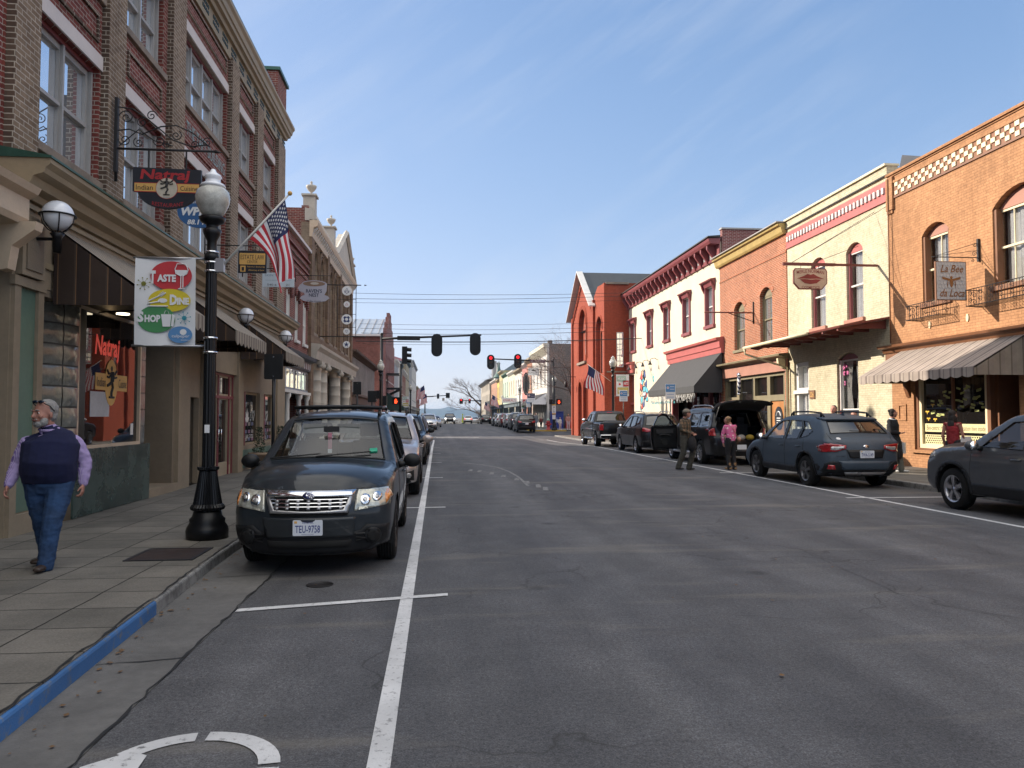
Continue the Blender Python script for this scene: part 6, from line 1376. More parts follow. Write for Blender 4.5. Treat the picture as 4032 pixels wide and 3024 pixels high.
def car_forester(loc):
 t = thing('parked_suv', 'dark grey SUV with chrome grille and yellowed headlights, nearest car at the left kerb', 'SUV', loc)
 pt = paint('charcoal_car_paint', (.020, .025, .031))
 c = spec_suv(rim=M['rimdark'], belt=1.02); c.build(t, pt, M['car_glass']); interior(t, c, 1.5, .45); basic_details(c, t, pt)
 mirror(t, c, 1.62, 1.02, M['blackplastic'], 0); roof_rails(c, t, 2.15, 4.0, M['blackplastic'], M['silverp'])
 for y_ in (-.05, .95): cb = MB(); cb.tube([(-.60, y_, 1.735), (-.3, y_, 1.75), (.3, y_, 1.75), (.60, y_, 1.735)], .022, M['blackplastic'], 8); cb.build('crossbar', t, local=True)
 c.patch(t, 'lower_bumper', [(-.80, .27), (-.55, .24), (.55, .24), (.80, .27), (.83, .50), (.60, .52), (.54, .46), (.40, .43), (-.40, .43), (-.54, .46), (-.60, .52), (-.83, .50)], 'f', M['cladding'], off=.012, dens=.05)
 c.patch(t, 'bumper_insert', [(-.46, .40), (.46, .40), (.48, .60), (-.48, .60)], 'f', paint('dark_bumper', (.02, .024, .028)), off=.02, dens=.05)
 c.patch(t, 'lower_intake', [(-.42, .30), (.42, .30), (.44, .37), (-.44, .37)], 'f', M['under'], off=.022, dens=.05)
 c.patch(t, 'upper_intake', [(-.40, .615), (.40, .615), (.42, .655), (-.42, .655)], 'f', M['under'], off=.01, dens=.05)
 G = [(-.36, .665), (.36, .665), (.43, .84), (-.43, .84)]
 c.patch(t, 'grille', G, 'f', M['under'], off=.012, dens=.04)
 fr = c.patch(t, 'grille_frame', [(-.40, .645), (.40, .645), (.475, .855), (-.475, .855)], 'f', M['silverp'], off=.028, dens=.035, holes=[[(-.355, .675), (.355, .675), (.41, .79), (-.41, .79)]])[0]
 c.patch(t, 'chrome_bar', [(-.44, .795), (.44, .795), (.468, .85), (-.468, .85)], 'f', M['chrome'], off=.036, dens=.035)
 for z in (.705, .74, .773): c.line(t, 'grille_bar', [(-.37 - (z - .7) * .3, z), (.37 + (z - .7) * .3, z)], 'f', .006, M['chrome'], off=.026)
 for i in range(7):
  for z in (.69, .725, .758): c.patch(t, 'grille_tab', [(-.33 + i * .11 - .014, z - .012), (-.33 + i * .11 + .014, z - .012), (-.33 + i * .11 + .02, z + .012), (-.33 + i * .11 - .02, z + .012)], 'f', M['silverp'], off=.03, dens=.03)
 b = c.patch(t, 'emblem', ell(0, .805, .062, .034, 20), 'f', M['chrome'], off=.040, dens=.03)[0]
 c.patch(t, 'emblem_field', ell(0, .805, .052, .026, 20), 'f', pm('emblem_blue', (.01, .02, .12), .2, coat=1), off=.042, dens=.03, parent=b)
 def star(cx, cz, r): return [(cx + (r if i % 2 == 0 else r * .35) * math.cos(i * PI / 4), cz + (r if i % 2 == 0 else r * .35) * .7 * math.sin(i * PI / 4)) for i in range(8)]
 for q in ((-.022, .806, .028), (.018, .808, .011), (.038, .804, .011), (.014, .792, .011), (.032, .789, .011), (.048, .796, .009)): c.patch(t, 'emblem_star', star(*q), 'f', M['chrome'], off=.044, dens=.03, parent=b)
 lens = pm('yellowed_headlight_lens', (.52, .52, .45), .12, .35, var=.35, vs=22, coat=1, bs=35, bstr=.5, dist=.006)
 for sg in (-1, 1):
  P = [(sg * .47, .655), (sg * .80, .70), (sg * .855, .78), (sg * .80, .865), (sg * .50, .86), (sg * .485, .80)]
  if sg < 0: P = P[::-1]
  h = c.patch(t, 'headlight', P, 'f', lens, off=.012, dens=.03)[0]
  for q in ((.58, .76, .055), (.70, .785, .048)): c.patch(t, 'bulb', ell(sg * q[0], q[1], q[2], q[2], 14), 'f', M['chrome'], off=.017, dens=.03, parent=h); c.patch(t, 'bulb', ell(sg * q[0], q[1], q[2] * .4, q[2] * .4, 12), 'f', M['whitelens'], off=.022, dens=.02, parent=h)
  c.patch(t, 'turn_lens', [(sg * .79, .71), (sg * .85, .775), (sg * .80, .85), (sg * .775, .80)][::sg], 'f', M['amber'], off=.016, dens=.03, parent=h)
  fo = c.patch(t, 'fog_lamp', ell(sg * .66, .40, .085, .085, 18), 'f', M['blackplastic'], off=.024, dens=.03)[0]; c.patch(t, 'fog_hole', ell(sg * .66, .40, .06, .06, 16), 'f', M['under'], off=.027, dens=.03, parent=fo)
  for z in (.36, .395, .43): c.line(t, 'bumper_louvre', [(sg * .48, z), (sg * .58, z)], 'f', .008, M['blackplastic'], off=.03)
 c.line(t, 'hood_gap', [(-.80, .885), (-.5, .875), (0, .865), (.5, .875), (.80, .885)], 'f', .005)
 plate_(t, c, 'TEU-9758', 'f', .505, .0)
 wp = MB();
 for a, b2 in (((-.15, 1.14), (.52, 1.19)), ((-.72, 1.12), (-.10, 1.17))):
  P = [c.cast(a[0] + (b2[0] - a[0]) * i / 8, a[1] + (b2[1] - a[1]) * i / 8, 'f')[0] + Vector((0, -.02, .01)) for i in range(9)]; wp.tube(P, .009, M['blackplastic'], 5)
 wp.build('wiper', t, local=True)
 it = MB(); it.box(-.06, -.01, -.62, -.61, 1.17, 1.42, pm('permit_tag', (.5, .2, .26), .5)); it.box(-.06, -.01, -.621, -.60, 1.17, 1.22, M['signwhite']); it.build('permit_tag', t, local=True)
 for nm, q in (('sun_visor', (.03, .33, -.42, -.40, 1.41, 1.53)), ('sun_visor', (-.42, -.12, -.42, -.40, 1.41, 1.53)), ('rear_view_mirror', (-.12, .08, -.60, -.57, 1.43, 1.50))): it = MB(); it.box(*q, pm('sun_visor', (.25, .25, .24), .8) if nm[0] == 's' else M['dash']); it.build(nm, t, local=True)
 t.scale = (.945, 1, 1)
 c.patch(t, 'windshield_sticker', [(.50, 1.19), (.60, 1.195), (.59, 1.235), (.495, 1.23)], 'f', pm('green_sticker', (.02, .35, .2), .5), off=.006, dens=.03)
 an = MB(); an.tube([(.05, .75, 1.70), (.05, .80, 1.90)], .005, M['blackplastic'], 5); an.sphere((.05, .75, 1.70), .02, M['blackplastic'], 8, 6); an.build('antenna', t, local=True)
 return t
def crossover(loc, rz, label, pm_, glassm=None, detail=2, plate=None, lit=False, group=None, clad=True, spokes=5, rimm=None, inter=False, facing='f', boxy=False, sizes=(1, 1, 1)):
 t = thing('parked_suv', label, 'SUV', loc, rz, group)
 sx, sy, sz = sizes
 T = [(.18, .22), (.08, .28), (.02, .42), (.0, .58), (.04, .70), (.12, .80), (.30, .92), (.62, 1.0), (1.0, 1.06), (1.22, 1.10), (1.32, 1.13), (1.75, 1.42), (2.05, 1.59), (2.2, 1.64), (2.5, 1.68), (3.0, 1.69), (3.6, 1.66), (4.0, 1.62), (4.16, 1.56), (4.38, 1.28), (4.46, 1.08), (4.56, .92), (4.60, .66), (4.58, .42), (4.48, .26)]
 if boxy: T = [(.16, .24), (.05, .30), (.0, .44), (-.0, .62), (.03, .80), (.08, .92), (.20, 1.0), (.5, 1.055), (1.0, 1.10), (1.22, 1.125), (1.32, 1.15)] + T[11:]
 wn = [[(1.66, 1.12), (2.58, 1.10), (2.54, 1.55), (2.22, 1.53)], [(2.68, 1.10), (3.42, 1.13), (3.34, 1.56), (2.64, 1.56)], [(3.52, 1.15), (4.02, 1.26), (3.86, 1.45), (3.44, 1.55)]]
 c = spec_suv(hw=.92 * sy, top=SC(T, sx, sz), windows=[SC(w, sx, sz) for w in wn], ws=SC([(1.32, 1.13), (2.05, 1.59)], sx, sz), rw=SC([(4.16, 1.56), (4.42, 1.20)], sx, sz), wheels=[.95 * sx, 3.62 * sx], wr=.36 * (1 if sz < 1.06 else 1.06), warch=.43 * (1 if sz < 1.06 else 1.06), rr=.235, belt=1.06 * sz, spokes=spokes, rim=rimm or M['rim'], trim=M['blackplastic'], zb=.30, vert=[(.2, .93), (.45, .985), (.78, 1.0), (1.06 * sz, .97), (1.25 * sz, .90), (1.66 * sz, .73), (1.9, .68)])
 c.build(t, pm_, glassm or M['car_tint']); basic_details(c, t, pm_); mirror(t, c, 1.66 * sx, 1.08 * sz, pm_ if detail > 1 else M['blackplastic'], 0)
 if inter: interior(t, c, 1.5 * sx, .5)
 roof_rails(c, t, 2.3 * sx, 3.95 * sx, M['blackplastic'] if clad else M['silverp'])
 if clad: arch_trim(c, t, M['cladding']); sill_trim(c, t, M['cladding'], .2)
 w = .92 * sy
 if facing == 'f':
  c.patch(t, 'lower_bumper', [(-.8, .30), (.8, .30), (.62, .44), (.45, .52), (-.45, .52), (-.62, .44)], 'f', M['cladding'], off=.012, dens=.06)
  c.patch(t, 'grille', [(-.42, .60), (.42, .60), (.56, .76), (.2, .80), (-.2, .80), (-.56, .76)], 'f', M['under'], off=.012, dens=.05); c.line(t, 'chrome_bar', [(-.56, .79), (0, .82), (.56, .79)], 'f', .014, M['chrome'], off=.01)
  for sg in (-1, 1):
   P = [(sg * .55, .70), (sg * .84, .76), (sg * .89, .86), (sg * .80, .88), (sg * .56, .79)][::sg]
   h = c.patch(t, 'headlight', P, 'f', M['whitelens'], off=.012, dens=.04)[0]; c.patch(t, 'bulb', ell(sg * .72, .79, .04, .035, 12), 'f', M['chrome'], off=.017, dens=.03, parent=h)
   P = [(sg * .56, .36), (sg * .8, .36), (sg * .80, .56), (sg * .62, .50)][::sg]; c.patch(t, 'fog_bay', P, 'f', M['under'], off=.017, dens=.05); c.patch(t, 'fog_lamp', ell(sg * .70, .46, .05, .05, 12), 'f', M['whitelens'], off=.024, dens=.03)
  c.patch(t, 'emblem', ell(0, .74, .07, .05, 16), 'f', M['chrome'], off=.02, dens=.03)
 if facing in ('r',):
  k = sz
  c.patch(t, 'rear_bumper', [(-.86, .32), (.86, .32), (.86, .56), (.5, .6), (-.5, .6), (-.86, .56)], 'r', M['cladding'], off=.014, dens=.06)
  for sg in (-1, 1):
   P = [(sg * .50, .92 * k), (sg * .70, .90 * k), (sg * .875, .93 * k), (sg * .86, 1.08 * k), (sg * .74, 1.07 * k), (sg * .50, 1.0 * k)][::sg]
   c.patch(t, 'tail_light', P, 'r', M['brakelit'] if lit else M['taillight'], off=.014, dens=.04)
  plate_(t, c, '', 'r', .80 * k, 0, None); c.line(t, 'chrome_bar', [(-.42, .91 * k), (.42, .91 * k)], 'r', .012, M['chrome'], off=.006)
  c.line(t, 'tailgate_gap', [(-.72, 1.1 * k), (-.74, .64), (.74, .64), (.72, 1.1 * k)], 'r', .005)
 t.location = loc; return t, c
def hatch(loc):
 t = thing('parked_car', 'dark slate blue hatchback wagon seen from behind with roof rails, parked before the cream shop', 'car', loc, PI)
 pt = paint('slate_blue_paint', (.010, .0135, .018))
 T = [(.16, .24), (.05, .30), (.01, .45), (.0, .60), (.06, .72), (.16, .80), (.40, .88), (.8, .95), (1.05, .99), (1.15, 1.02), (1.65, 1.34), (1.98, 1.50), (2.15, 1.545), (2.5, 1.575), (3.0, 1.575), (3.5, 1.545), (3.78, 1.50), (3.88, 1.47), (4.22, 1.20), (4.30, 1.08), (4.40, 1.0), (4.45, .82), (4.47, .64), (4.47, .48), (4.42, .36), (4.34, .28)]
 wn = [[(1.52, 1.03), (2.46, 1.02), (2.44, 1.46), (2.1, 1.44), (1.9, 1.35)], [(2.56, 1.02), (3.16, 1.04), (3.22, 1.30), (3.06, 1.45), (2.53, 1.46)], [(3.24, 1.05), (3.6, 1.12), (3.74, 1.22), (3.40, 1.42), (3.15, 1.45), (3.30, 1.30)]]
 c = spec_suv(hw=.90, top=T, windows=wn, ws=[(1.15, 1.02), (1.98, 1.50)], rw=[(3.88, 1.47), (4.24, 1.18)], wheels=[.90, 3.56], wr=.34, warch=.40, rr=.225, belt=1.0, rim=pm('grey_alloy', (.16, .16, .165), .35, .7, var=.05), spokes=5, rearglass=M['car_tint'], sideglass=M['car_glass'], zb=.27,
    vert=[(.2, .93), (.45, .985), (.74, 1.0), (1.0, .965), (1.2, .88), (1.58, .70)], rend=.26)
 c.build(t, pt, M['car_glass']); interior(t, c, 1.4, .4); basic_details(c, t, pt); mirror(t, c, 1.55, 1.0, M['blackplastic'], 0); roof_rails(c, t, 2.2, 3.8, M['blackplastic'])
 arch_trim(c, t, M['cladding'], .06); sill_trim(c, t, M['cladding'], .16)
 c.patch(t, 'rear_bumper', [(-.84, .28), (.84, .28), (.87, .52), (.70, .60), (.56, .56), (.50, .42), (-.50, .42), (-.56, .56), (-.70, .60), (-.87, .52)], 'r', M['cladding'], off=.016, dens=.05)
 c.patch(t, 'bumper_band', [(-.50, .42), (.50, .42), (.56, .57), (.62, .60), (-.62, .60), (-.56, .57)], 'r', pt, off=.022, dens=.05); c.patch(t, 'diffuser', [(-.42, .31), (.42, .31), (.46, .37), (-.46, .37)], 'r', M['silverp'], off=.024, dens=.05)
 for sg in (-1, 1):
  P = [(sg * .42, .93), (sg * .42, .86), (sg * .60, .80), (sg * .885, .78), (sg * .86, .98), (sg * .60, .955)][::sg]
  o = c.patch(t, 'tail_light', P, 'r', M['taillight'], off=.016, dens=.035)[0]
  c.patch(t, 'reverse_lens', [(sg * .46, .865), (sg * .60, .83), (sg * .72, .83), (sg * .72, .90), (sg * .46, .91)][::sg], 'r', M['whitelens'], off=.021, dens=.035, parent=o)
  c.patch(t, 'reflector', [(sg * .64, .42), (sg * .78, .43), (sg * .77, .52), (sg * .66, .51)][::sg], 'r', M['taillight'], off=.022, dens=.04)
  c.patch(t, 'tail_light', [(4.14, .80), (4.42, .80), (4.40, .96), (4.16, .93)], 'L' if sg < 0 else 'R', M['taillight'], off=.010, dens=.035)
 c.patch(t, 'plate_recess', [(-.36, .66), (.36, .66), (.42, .84), (-.42, .84)], 'r', M['blackplastic'], off=.008, dens=.05); plate_(t, c, 'TWA-5149', 'r', .745, 0)
 c.patch(t, 'emblem', ell(0, .905, .06, .034, 18), 'r', M['chrome'], off=.012, dens=.03)
 c.line(t, 'tailgate_gap', [(-.72, 1.18), (-.66, 1.02), (-.44, .95), (-.42, .80), (-.40, .64), (.40, .64), (.42, .80), (.44, .95), (.66, 1.02), (.72, 1.18)], 'r', .005)
 c.patch(t, 'spoiler', [(-.62, 1.455), (.62, 1.455), (.64, 1.50), (-.64, 1.50)], 'r', pt, off=.035, dens=.05, thick=.0)
 wp = MB(); P = [c.cast(-.28 + .5 * i / 6, 1.215 + .01 * i / 6, 'r')[0] + Vector((0, .02, .01)) for i in range(7)]; wp.tube(P, .010, M['blackplastic'], 5); wp.build('wiper', t, local=True)
 c.patch(t, 'sticker', ell(.52, 1.07, .05, .025, 12), 'r', M['signwhite'], off=.006, dens=.03)
 m = MB(lambda u, v, d: (-u, c.L / 2 + d, v)); letter(m, 'CROSSTREK', -.55, .70, .20, .022, .03, M['chrome']); m.build('badge_lettering', t, local=True)
 af = MB(); af.prof([(1.0, 0), (1.1, .0), (1.1, .07), (1.02, .02)], -.02, .02, pt) if 0 else None
 fn = MB(); fn.add([(-.02, 1.2, 1.57), (.02, 1.2, 1.57), (0, 1.42, 1.65), (0, 1.45, 1.55)], [(0, 1, 2), (0, 2, 3), (1, 3, 2)], pt); fn.build('roof_antenna', t, local=True)
 return t
def pickup(loc, rz, label, pm_, front=False, lit=False):
 t = thing('pickup_truck', label, 'pickup truck', loc, rz)
 T = [(.16, .46), (.04, .52), (0, .72), (.0, 1.0), (.05, 1.14), (.16, 1.21), (.5, 1.27), (1.0, 1.31), (1.46, 1.34), (1.58, 1.38), (2.1, 1.78), (2.32, 1.90), (2.6, 1.95), (3.1, 1.97), (3.55, 1.95), (3.76, 1.90), (3.86, 1.80), (3.98, 1.44), (4.02, 1.37), (4.15, 1.35), (4.8, 1.35), (5.5, 1.355), (5.82, 1.35), (5.88, 1.30), (5.90, 1.0), (5.90, .72), (5.98, .66), (5.98, .52), (5.88, .46)]
 wn = [[(1.92, 1.40), (2.80, 1.38), (2.78, 1.80), (2.42, 1.78)], [(2.92, 1.38), (3.72, 1.38), (3.62, 1.78), (2.90, 1.81)]]
 c = spec_suv(hw=1.0, top=T, windows=wn, ws=[(1.58, 1.38), (2.32, 1.90)], rw=[(3.86, 1.80), (4.0, 1.42)], wheels=[1.0, 4.72], wr=.42, warch=.50, tw=.27, rr=.25, belt=1.36, rim=M['chrome'] if not front else M['rim'], spokes=8, zb=.50, taper=.03, rend=.16, redge=.08,
    vert=[(.4, .95), (.6, .99), (.9, 1.0), (1.34, .97), (1.5, .90), (1.95, .76), (2.1, .72)], crown=.03)
 c.build(t, pm_, M['car_tint'])
 for pts in ([(1.66, 1.35), (1.6, .62), (2.86, .60), (2.86, 1.82)], [(2.86, .60), (3.6, .60), (3.84, .9), (3.84, 1.36)], [(3.98, .52), (3.98, 1.34)]): c.line(t, 'door_gap', pts, 'R', .007, both=True)
 mirror(t, c, 1.95, 1.42, M['chrome'], 0)
 sb = MB()
 for sg in (-1, 1): sb.tube([(sg * 1.02, 1.7 - c.L / 2, .46), (sg * 1.05, 1.8 - c.L / 2, .46), (sg * 1.05, 3.9 - c.L / 2, .46), (sg * 1.0, 4.0 - c.L / 2, .46)], .045, M['chrome'], 8)
 sb.build('side_step', t, local=True)
 c.line(t, 'side_moulding', [(1.55, .98), (3.9, .98)], 'R', .012, M['chrome'], both=True)
 if not front:
  for sg in (-1, 1):
   P = [(sg * .80, .92), (sg * .97, .92), (sg * .97, 1.24), (sg * .80, 1.24)][::sg]; c.patch(t, 'tail_light', P, 'r', M['taillight'], off=.016, dens=.05)
   c.patch(t, 'tail_light', [(5.62, .92), (5.85, .92), (5.85, 1.24), (5.62, 1.24)], 'L' if sg < 0 else 'R', M['taillight'], off=.012, dens=.05)
  b = MB(); b.box(-.98, .98, c.L / 2 - .10, c.L / 2 + .06, .50, .70, M['chrome']); b.build('rear_bumper', t, local=True, bevel=.03)
  c.line(t, 'tailgate_gap', [(-.78, 1.33), (-.78, .74), (.78, .74), (.78, 1.33)], 'r', .006); c.patch(t, 'tailgate_handle', rrect(-.12, .12, 1.08, 1.18, .02), 'r', M['blackplastic'], off=.012, dens=.05)
  c.patch(t, 'emblem', rrect(-.08, .08, .92, 1.04, .02), 'r', M['chrome'], off=.012, dens=.05); c.patch(t, 'stop_lamp', [(-.15, 1.86), (.15, 1.86), (.15, 1.895), (-.15, 1.895)], 'r', M['taillight'], off=.02, dens=.05)
 else:
  c.patch(t, 'grille', [(-.62, .74), (.62, .74), (.62, 1.12), (-.62, 1.12)], 'f', M['under'], off=.02, dens=.08)
  for z in (.84, .95, 1.05): c.line(t, 'grille_bar', [(-.62, z), (.62, z)], 'f', .03, M['chrome'], off=.03)
  b = MB(); b.box(-.98, .98, -c.L / 2 - .04, -c.L / 2 + .12, .48, .68, M['chrome']); b.build('bumper', t, local=True, bevel=.03)
  for sg in (-1, 1):
   P = [(sg * .66, .84), (sg * .95, .84), (sg * .95, 1.10), (sg * .66, 1.12)][::sg]; c.patch(t, 'headlight', P, 'f', emit('lit_headlight', (1, .97, .9), .8) if lit else M['whitelens'], off=.03, dens=.06)
 return t
def bigsuv(loc):
 t = thing('open_suv', 'large black SUV with raised tailgate and street-side front door wide open', 'SUV', loc, PI)
 pt = paint('black_car_paint', (.006, .0065, .008))
 T = [(.16, .28), (.05, .36), (0, .55), (.0, .85), (.05, 1.02), (.16, 1.12), (.5, 1.18), (1.0, 1.21), (1.40, 1.25), (1.52, 1.29), (1.98, 1.64), (2.25, 1.83), (2.5, 1.89), (3.0, 1.93), (3.8, 1.93), (4.6, 1.89), (4.86, 1.86), (5.02, 1.76), (5.16, 1.35), (5.22, 1.1), (5.28, .9), (5.32, .64), (5.30, .42), (5.22, .32)]
 wn = [[(1.9, 1.30), (2.85, 1.27), (2.82, 1.72), (2.44, 1.70)], [(2.97, 1.27), (3.85, 1.28), (3.83, 1.74), (2.94, 1.74)], [(3.97, 1.28), (4.88, 1.32), (4.78, 1.70), (3.95, 1.74)]]
 c = spec_suv(hw=1.0, top=T, windows=wn, ws=[(1.52, 1.29), (2.25, 1.83)], rw=None, open_rear=[(4.90, 1.86), (5.27, .86)], wheels=[.98, 4.18], wr=.40, warch=.47, tw=.26, rr=.27, belt=1.26, rim=M['rim'], spokes=12, zb=.34, taper=.04, trim=M['chrome'],
    vert=[(.2, .94), (.5, .985), (.85, 1.0), (1.25, .975), (1.45, .90), (1.85, .79), (2.0, .76)], crown=.035, rend=.2)
 c.build(t, pt, M['car_tint']); basic_details(c, t, pt); roof_rails(c, t, 2.5, 4.7, M['silverp'])
 L2 = c.L / 2
 it = MB(); it.box(-.80, .80, 3.2 - L2, 5.18 - L2, .78, .84, M['under']); it.box(-.82, .82, 3.0 - L2, 3.05 - L2, .5, 1.2, M['seat']); it.build('cargo_floor', t, local=True)
 sp = MB()
 for x in (-.42, .42): sp.box(x - .24, x + .24, 4.2 - L2, 4.35 - L2, .84, 1.38, M['seat']); sp.box(x - .13, x + .13, 4.22 - L2, 4.32 - L2, 1.38, 1.6, M['seat'])
 sp.build('rear_seat', t, local=True, bevel=.03)
 gt = MB(); P = []
 for i in range(9):
  s_ = i / 8; y = 4.90 + 1.08 * s_ - L2; z = 1.90 + .26 * s_ + .10 * math.sin(PI * s_)
  P.append((y, z))
 vs = []
 for y, z in P:
  for j in range(9): u = -1 + j / 4; vs.append((u * (.80 + .06 * (y - P[0][0])), y - .06 * abs(u) ** 3, z - .09 * abs(u) ** 3))
 n0 = len(vs); vs += [(x, y, z - (.10 if (k // 9) not in (0, 8) else .05)) for k, (x, y, z) in enumerate(vs)]
 fs = [(i * 9 + j, i * 9 + j + 1, (i + 1) * 9 + j + 1, (i + 1) * 9 + j) for i in range(8) for j in range(8)]
 gt.add(vs[:n0], fs, pt, smooth=True); gt.add(vs[n0:], fs, M['interior'], smooth=True)
 ed = [(j, j + 1) for j in range(8)] + [(72 + j, 73 + j) for j in range(8)] + [(9 * i, 9 * i + 9) for i in range(8)] + [(9 * i + 8, 9 * i + 17) for i in range(8)]
 gt.add(vs, [(a, b, b + n0, a + n0) for a, b in ed], pt)
 g = gt.build('tailgate', t, local=True)
 lg = MB()
 for x in (-.3, .3): lg.box(x - .05, x + .05, 5.90 - L2, 5.93 - L2, 2.09, 2.115, emit('lit_cargo_lamp', (1, .95, .85), 1))
 lg.build('cargo_lamp', g, local=True)
 st_ = MB()
 for x in (-.78, .78): st_.tube([(x, 5.1 - L2, 1.5), (x, 5.6 - L2, 2.06)], .016, M['silverp'], 6)
 st_.build('gas_strut', t, local=True)
 bg_ = MB(); rg = random.Random(2)
 for i, (cx, col) in enumerate(((-.45, (.5, .36, .05)), (-.15, (.45, .44, .42)), (.15, (.05, .12, .25)), (.45, (.35, .33, .3)))): bg_.sphere((cx, 5.0 - L2, .93), .14, pm('shopping_bag_%d' % i, col, .6, var=.2), 8, 6, (1.1, .8, .7))
 bg_.build('cargo', t, local=True)
 for sg in (-1, 1):
  P = [(sg * .80, .98), (sg * .985, .98), (sg * .96, 1.22), (sg * .84, 1.24)][::sg]; c.patch(t, 'tail_light', P, 'r', M['taillight'], off=.014, dens=.05)
  c.patch(t, 'tail_light', [(4.96, 1.0), (5.2, .98), (5.16, 1.22), (5.0, 1.14)], 'L' if sg < 0 else 'R', M['taillight'], off=.01, dens=.05)
 plate_(t, c, '', 'r', .62, 0, None); c.line(t, 'chrome_bar', [(-.5, .5), (.5, .5)], 'r', .014, M['chrome'], off=.008)
 dsg = 1
 y0 = 1.62 - L2; x0 = c.S(1.62, .9)
 prof = [(0, .42), (1.02, .40), (1.10, .8), (1.08, 1.26), (.98, 1.30), (.82, 1.62), (.62, 1.74), (.45, 1.72), (.12, 1.36), (0, 1.28)]; wnd = [(.16, 1.30), (.96, 1.27), (.80, 1.58), (.60, 1.68), (.47, 1.66)]
 fr = lambda u, v, d: (dsg * (x0 + .02 + u * .97), y0 + .08 + u * .22 - d, v)
 dm = MB(fr); dm.plate(prof, -.05, .05, pt, [wnd]); door = dm.build('open_front_door', t, local=True)
 di = MB(fr); di.plate([(.06, .50), (.98, .48), (1.03, .85), (1.0, 1.18), (.06, 1.2)], -.13, -.052, M['blackplastic']); di.plate([(.2, 1.0), (.9, 1.0), (.92, 1.14), (.2, 1.16)], -.16, -.131, M['seat']); di.plate(ell(.55, .70, .17, .12, 16), -.15, -.131, M['under'])
 di.tube([(.30, .92, -.18), (.5, .96, -.2), (.7, .96, -.2), (.8, .92, -.18)], .02, M['seat'], 6); di.build('door_panel', door, local=True)
 dg = MB(fr); dg.plate(wnd, -.004, .004, M['car_glass']); dg.build('door_window', door, local=True)
 ds = MB(); ds.box(-.02, .02, 0, .01, 0, .01, M['interior'])
 c.patch(t, 'painted_dark_doorway', [(1.72, .52), (2.80, .52), (2.86, 1.2), (2.84, 1.25), (1.72, 1.25)], 'R', M['interior'], off=.006, dens=.07)  # dark patch painted on the closed side, stands for the shaded doorway
 mr = MB(fr); mr.sphere((.16, 1.40, .18), .12, pt, 12, 8, (.8, .9, 1)); mr.build('side_mirror', door, local=True)
 rb = MB(); rb.tube([(1.04, 1.5 - L2, .36), (1.04, 3.9 - L2, .36)], .05, M['silverp'], 8); rb.build('running_board', t, local=True)
 return t
def sedan(loc, rz, label, pm_, front=True):
 t = thing('parked_sedan', label, 'sedan', loc, rz)
 T = [(.16, .2), (.05, .28), (0, .45), (.02, .6), (.12, .70), (.4, .78), (.9, .86), (1.2, .92), (1.32, .95), (1.85, 1.26), (2.1, 1.36), (2.4, 1.42), (2.8, 1.43), (3.2, 1.38), (3.4, 1.32), (4.0, 1.06), (4.15, 1.01), (4.5, .98), (4.66, .95), (4.72, .85), (4.75, .6), (4.74, .4), (4.65, .25)]
 wn = [[(1.66, .96), (2.5, .95), (2.48, 1.33), (2.2, 1.30)], [(2.6, .95), (3.3, .97), (3.55, 1.08), (3.25, 1.28), (2.57, 1.34)]]
 c = spec_suv(hw=.89, top=T, windows=wn, ws=[(1.32, .95), (2.1, 1.36)], rw=[(3.4, 1.32), (4.0, 1.06)], wheels=[.95, 3.7], wr=.33, warch=.385, belt=.94, zb=.2, spokes=8, vert=[(.2, .94), (.5, 1.0), (.92, .97), (1.1, .88), (1.42, .68)])
 c.build(t, pm_, M['car_tint']); basic_details(c, t, pm_); mirror(t, c, 1.62, .93, pm_, 0)
 c.patch(t, 'grille', [(-.4, .45), (.4, .45), (.5, .62), (-.5, .62)], 'f', M['under'], off=.012, dens=.06)
 for sg in (-1, 1):
  c.patch(t, 'headlight', [(sg * .52, .58), (sg * .85, .62), (sg * .82, .74), (sg * .54, .66)][::sg], 'f', M['whitelens'], off=.012, dens=.06)
  c.patch(t, 'tail_light', [(sg * .5, .78), (sg * .86, .76), (sg * .84, .90), (sg * .5, .88)][::sg], 'r', M['taillight'], off=.012, dens=.06)
 return t
silver = paint('silver_car_paint', (.34, .33, .34)); black_p = paint('deep_black_paint', (.006, .0065, .008)); champagne = paint('champagne_silver_paint', (.36, .31, .29)); greyp = paint('steel_grey_paint', (.055, .059, .066)); darkg = paint('graphite_paint', (.035, .038, .044)); whitep = paint('white_car_paint', (.62, .62, .62)); brownp = paint('bronze_brown_paint', (.05, .037, .03)); redp = paint('maroon_car_paint', (.15, .02, .025))
car_forester((-1.29, 10.33, 0))
crossover((-1.27, 17.65, 0), 0, 'champagne silver crossover facing the camera, second in the left kerb row', champagne, M['car_glass'], rimm=M['rimdark'], inter=True, spokes=5)
crossover((-1.27, 27.6, 0), 0, 'black crossover facing the camera, third in the left kerb row', black_p, detail=1, group='cars parked along the left kerb')
crossover((-1.25, 34.2, 0), 0, 'bronze brown SUV facing the camera, fourth in the left kerb row', brownp, detail=1, clad=False, group='cars parked along the left kerb')
crossover((-.95, 86, gz(86)), 0, 'white SUV facing the camera just beyond the cross street, left side', whitep, clad=False)
sedan((-.35, 101, gz(101)), 0, 'silver sedan beyond the white SUV on the left side of the far street', silver)
crossover((-1.1, 93, gz(93)), 0, 'dark SUV between the white SUV and silver sedan on the far left', black_p, clad=False)
hatch((9.52, 18.75, 0)).scale = (1.05,) * 3
t, c = crossover((9.90, 11.38, 0), PI, 'steel grey crossover cut off by the right edge of the picture, nearest on the right', greyp, M['car_glass'], facing='', inter=True, rimm=M['rim'], spokes=5, clad=True, boxy=True, sizes=(1, 1.0, 1.0))
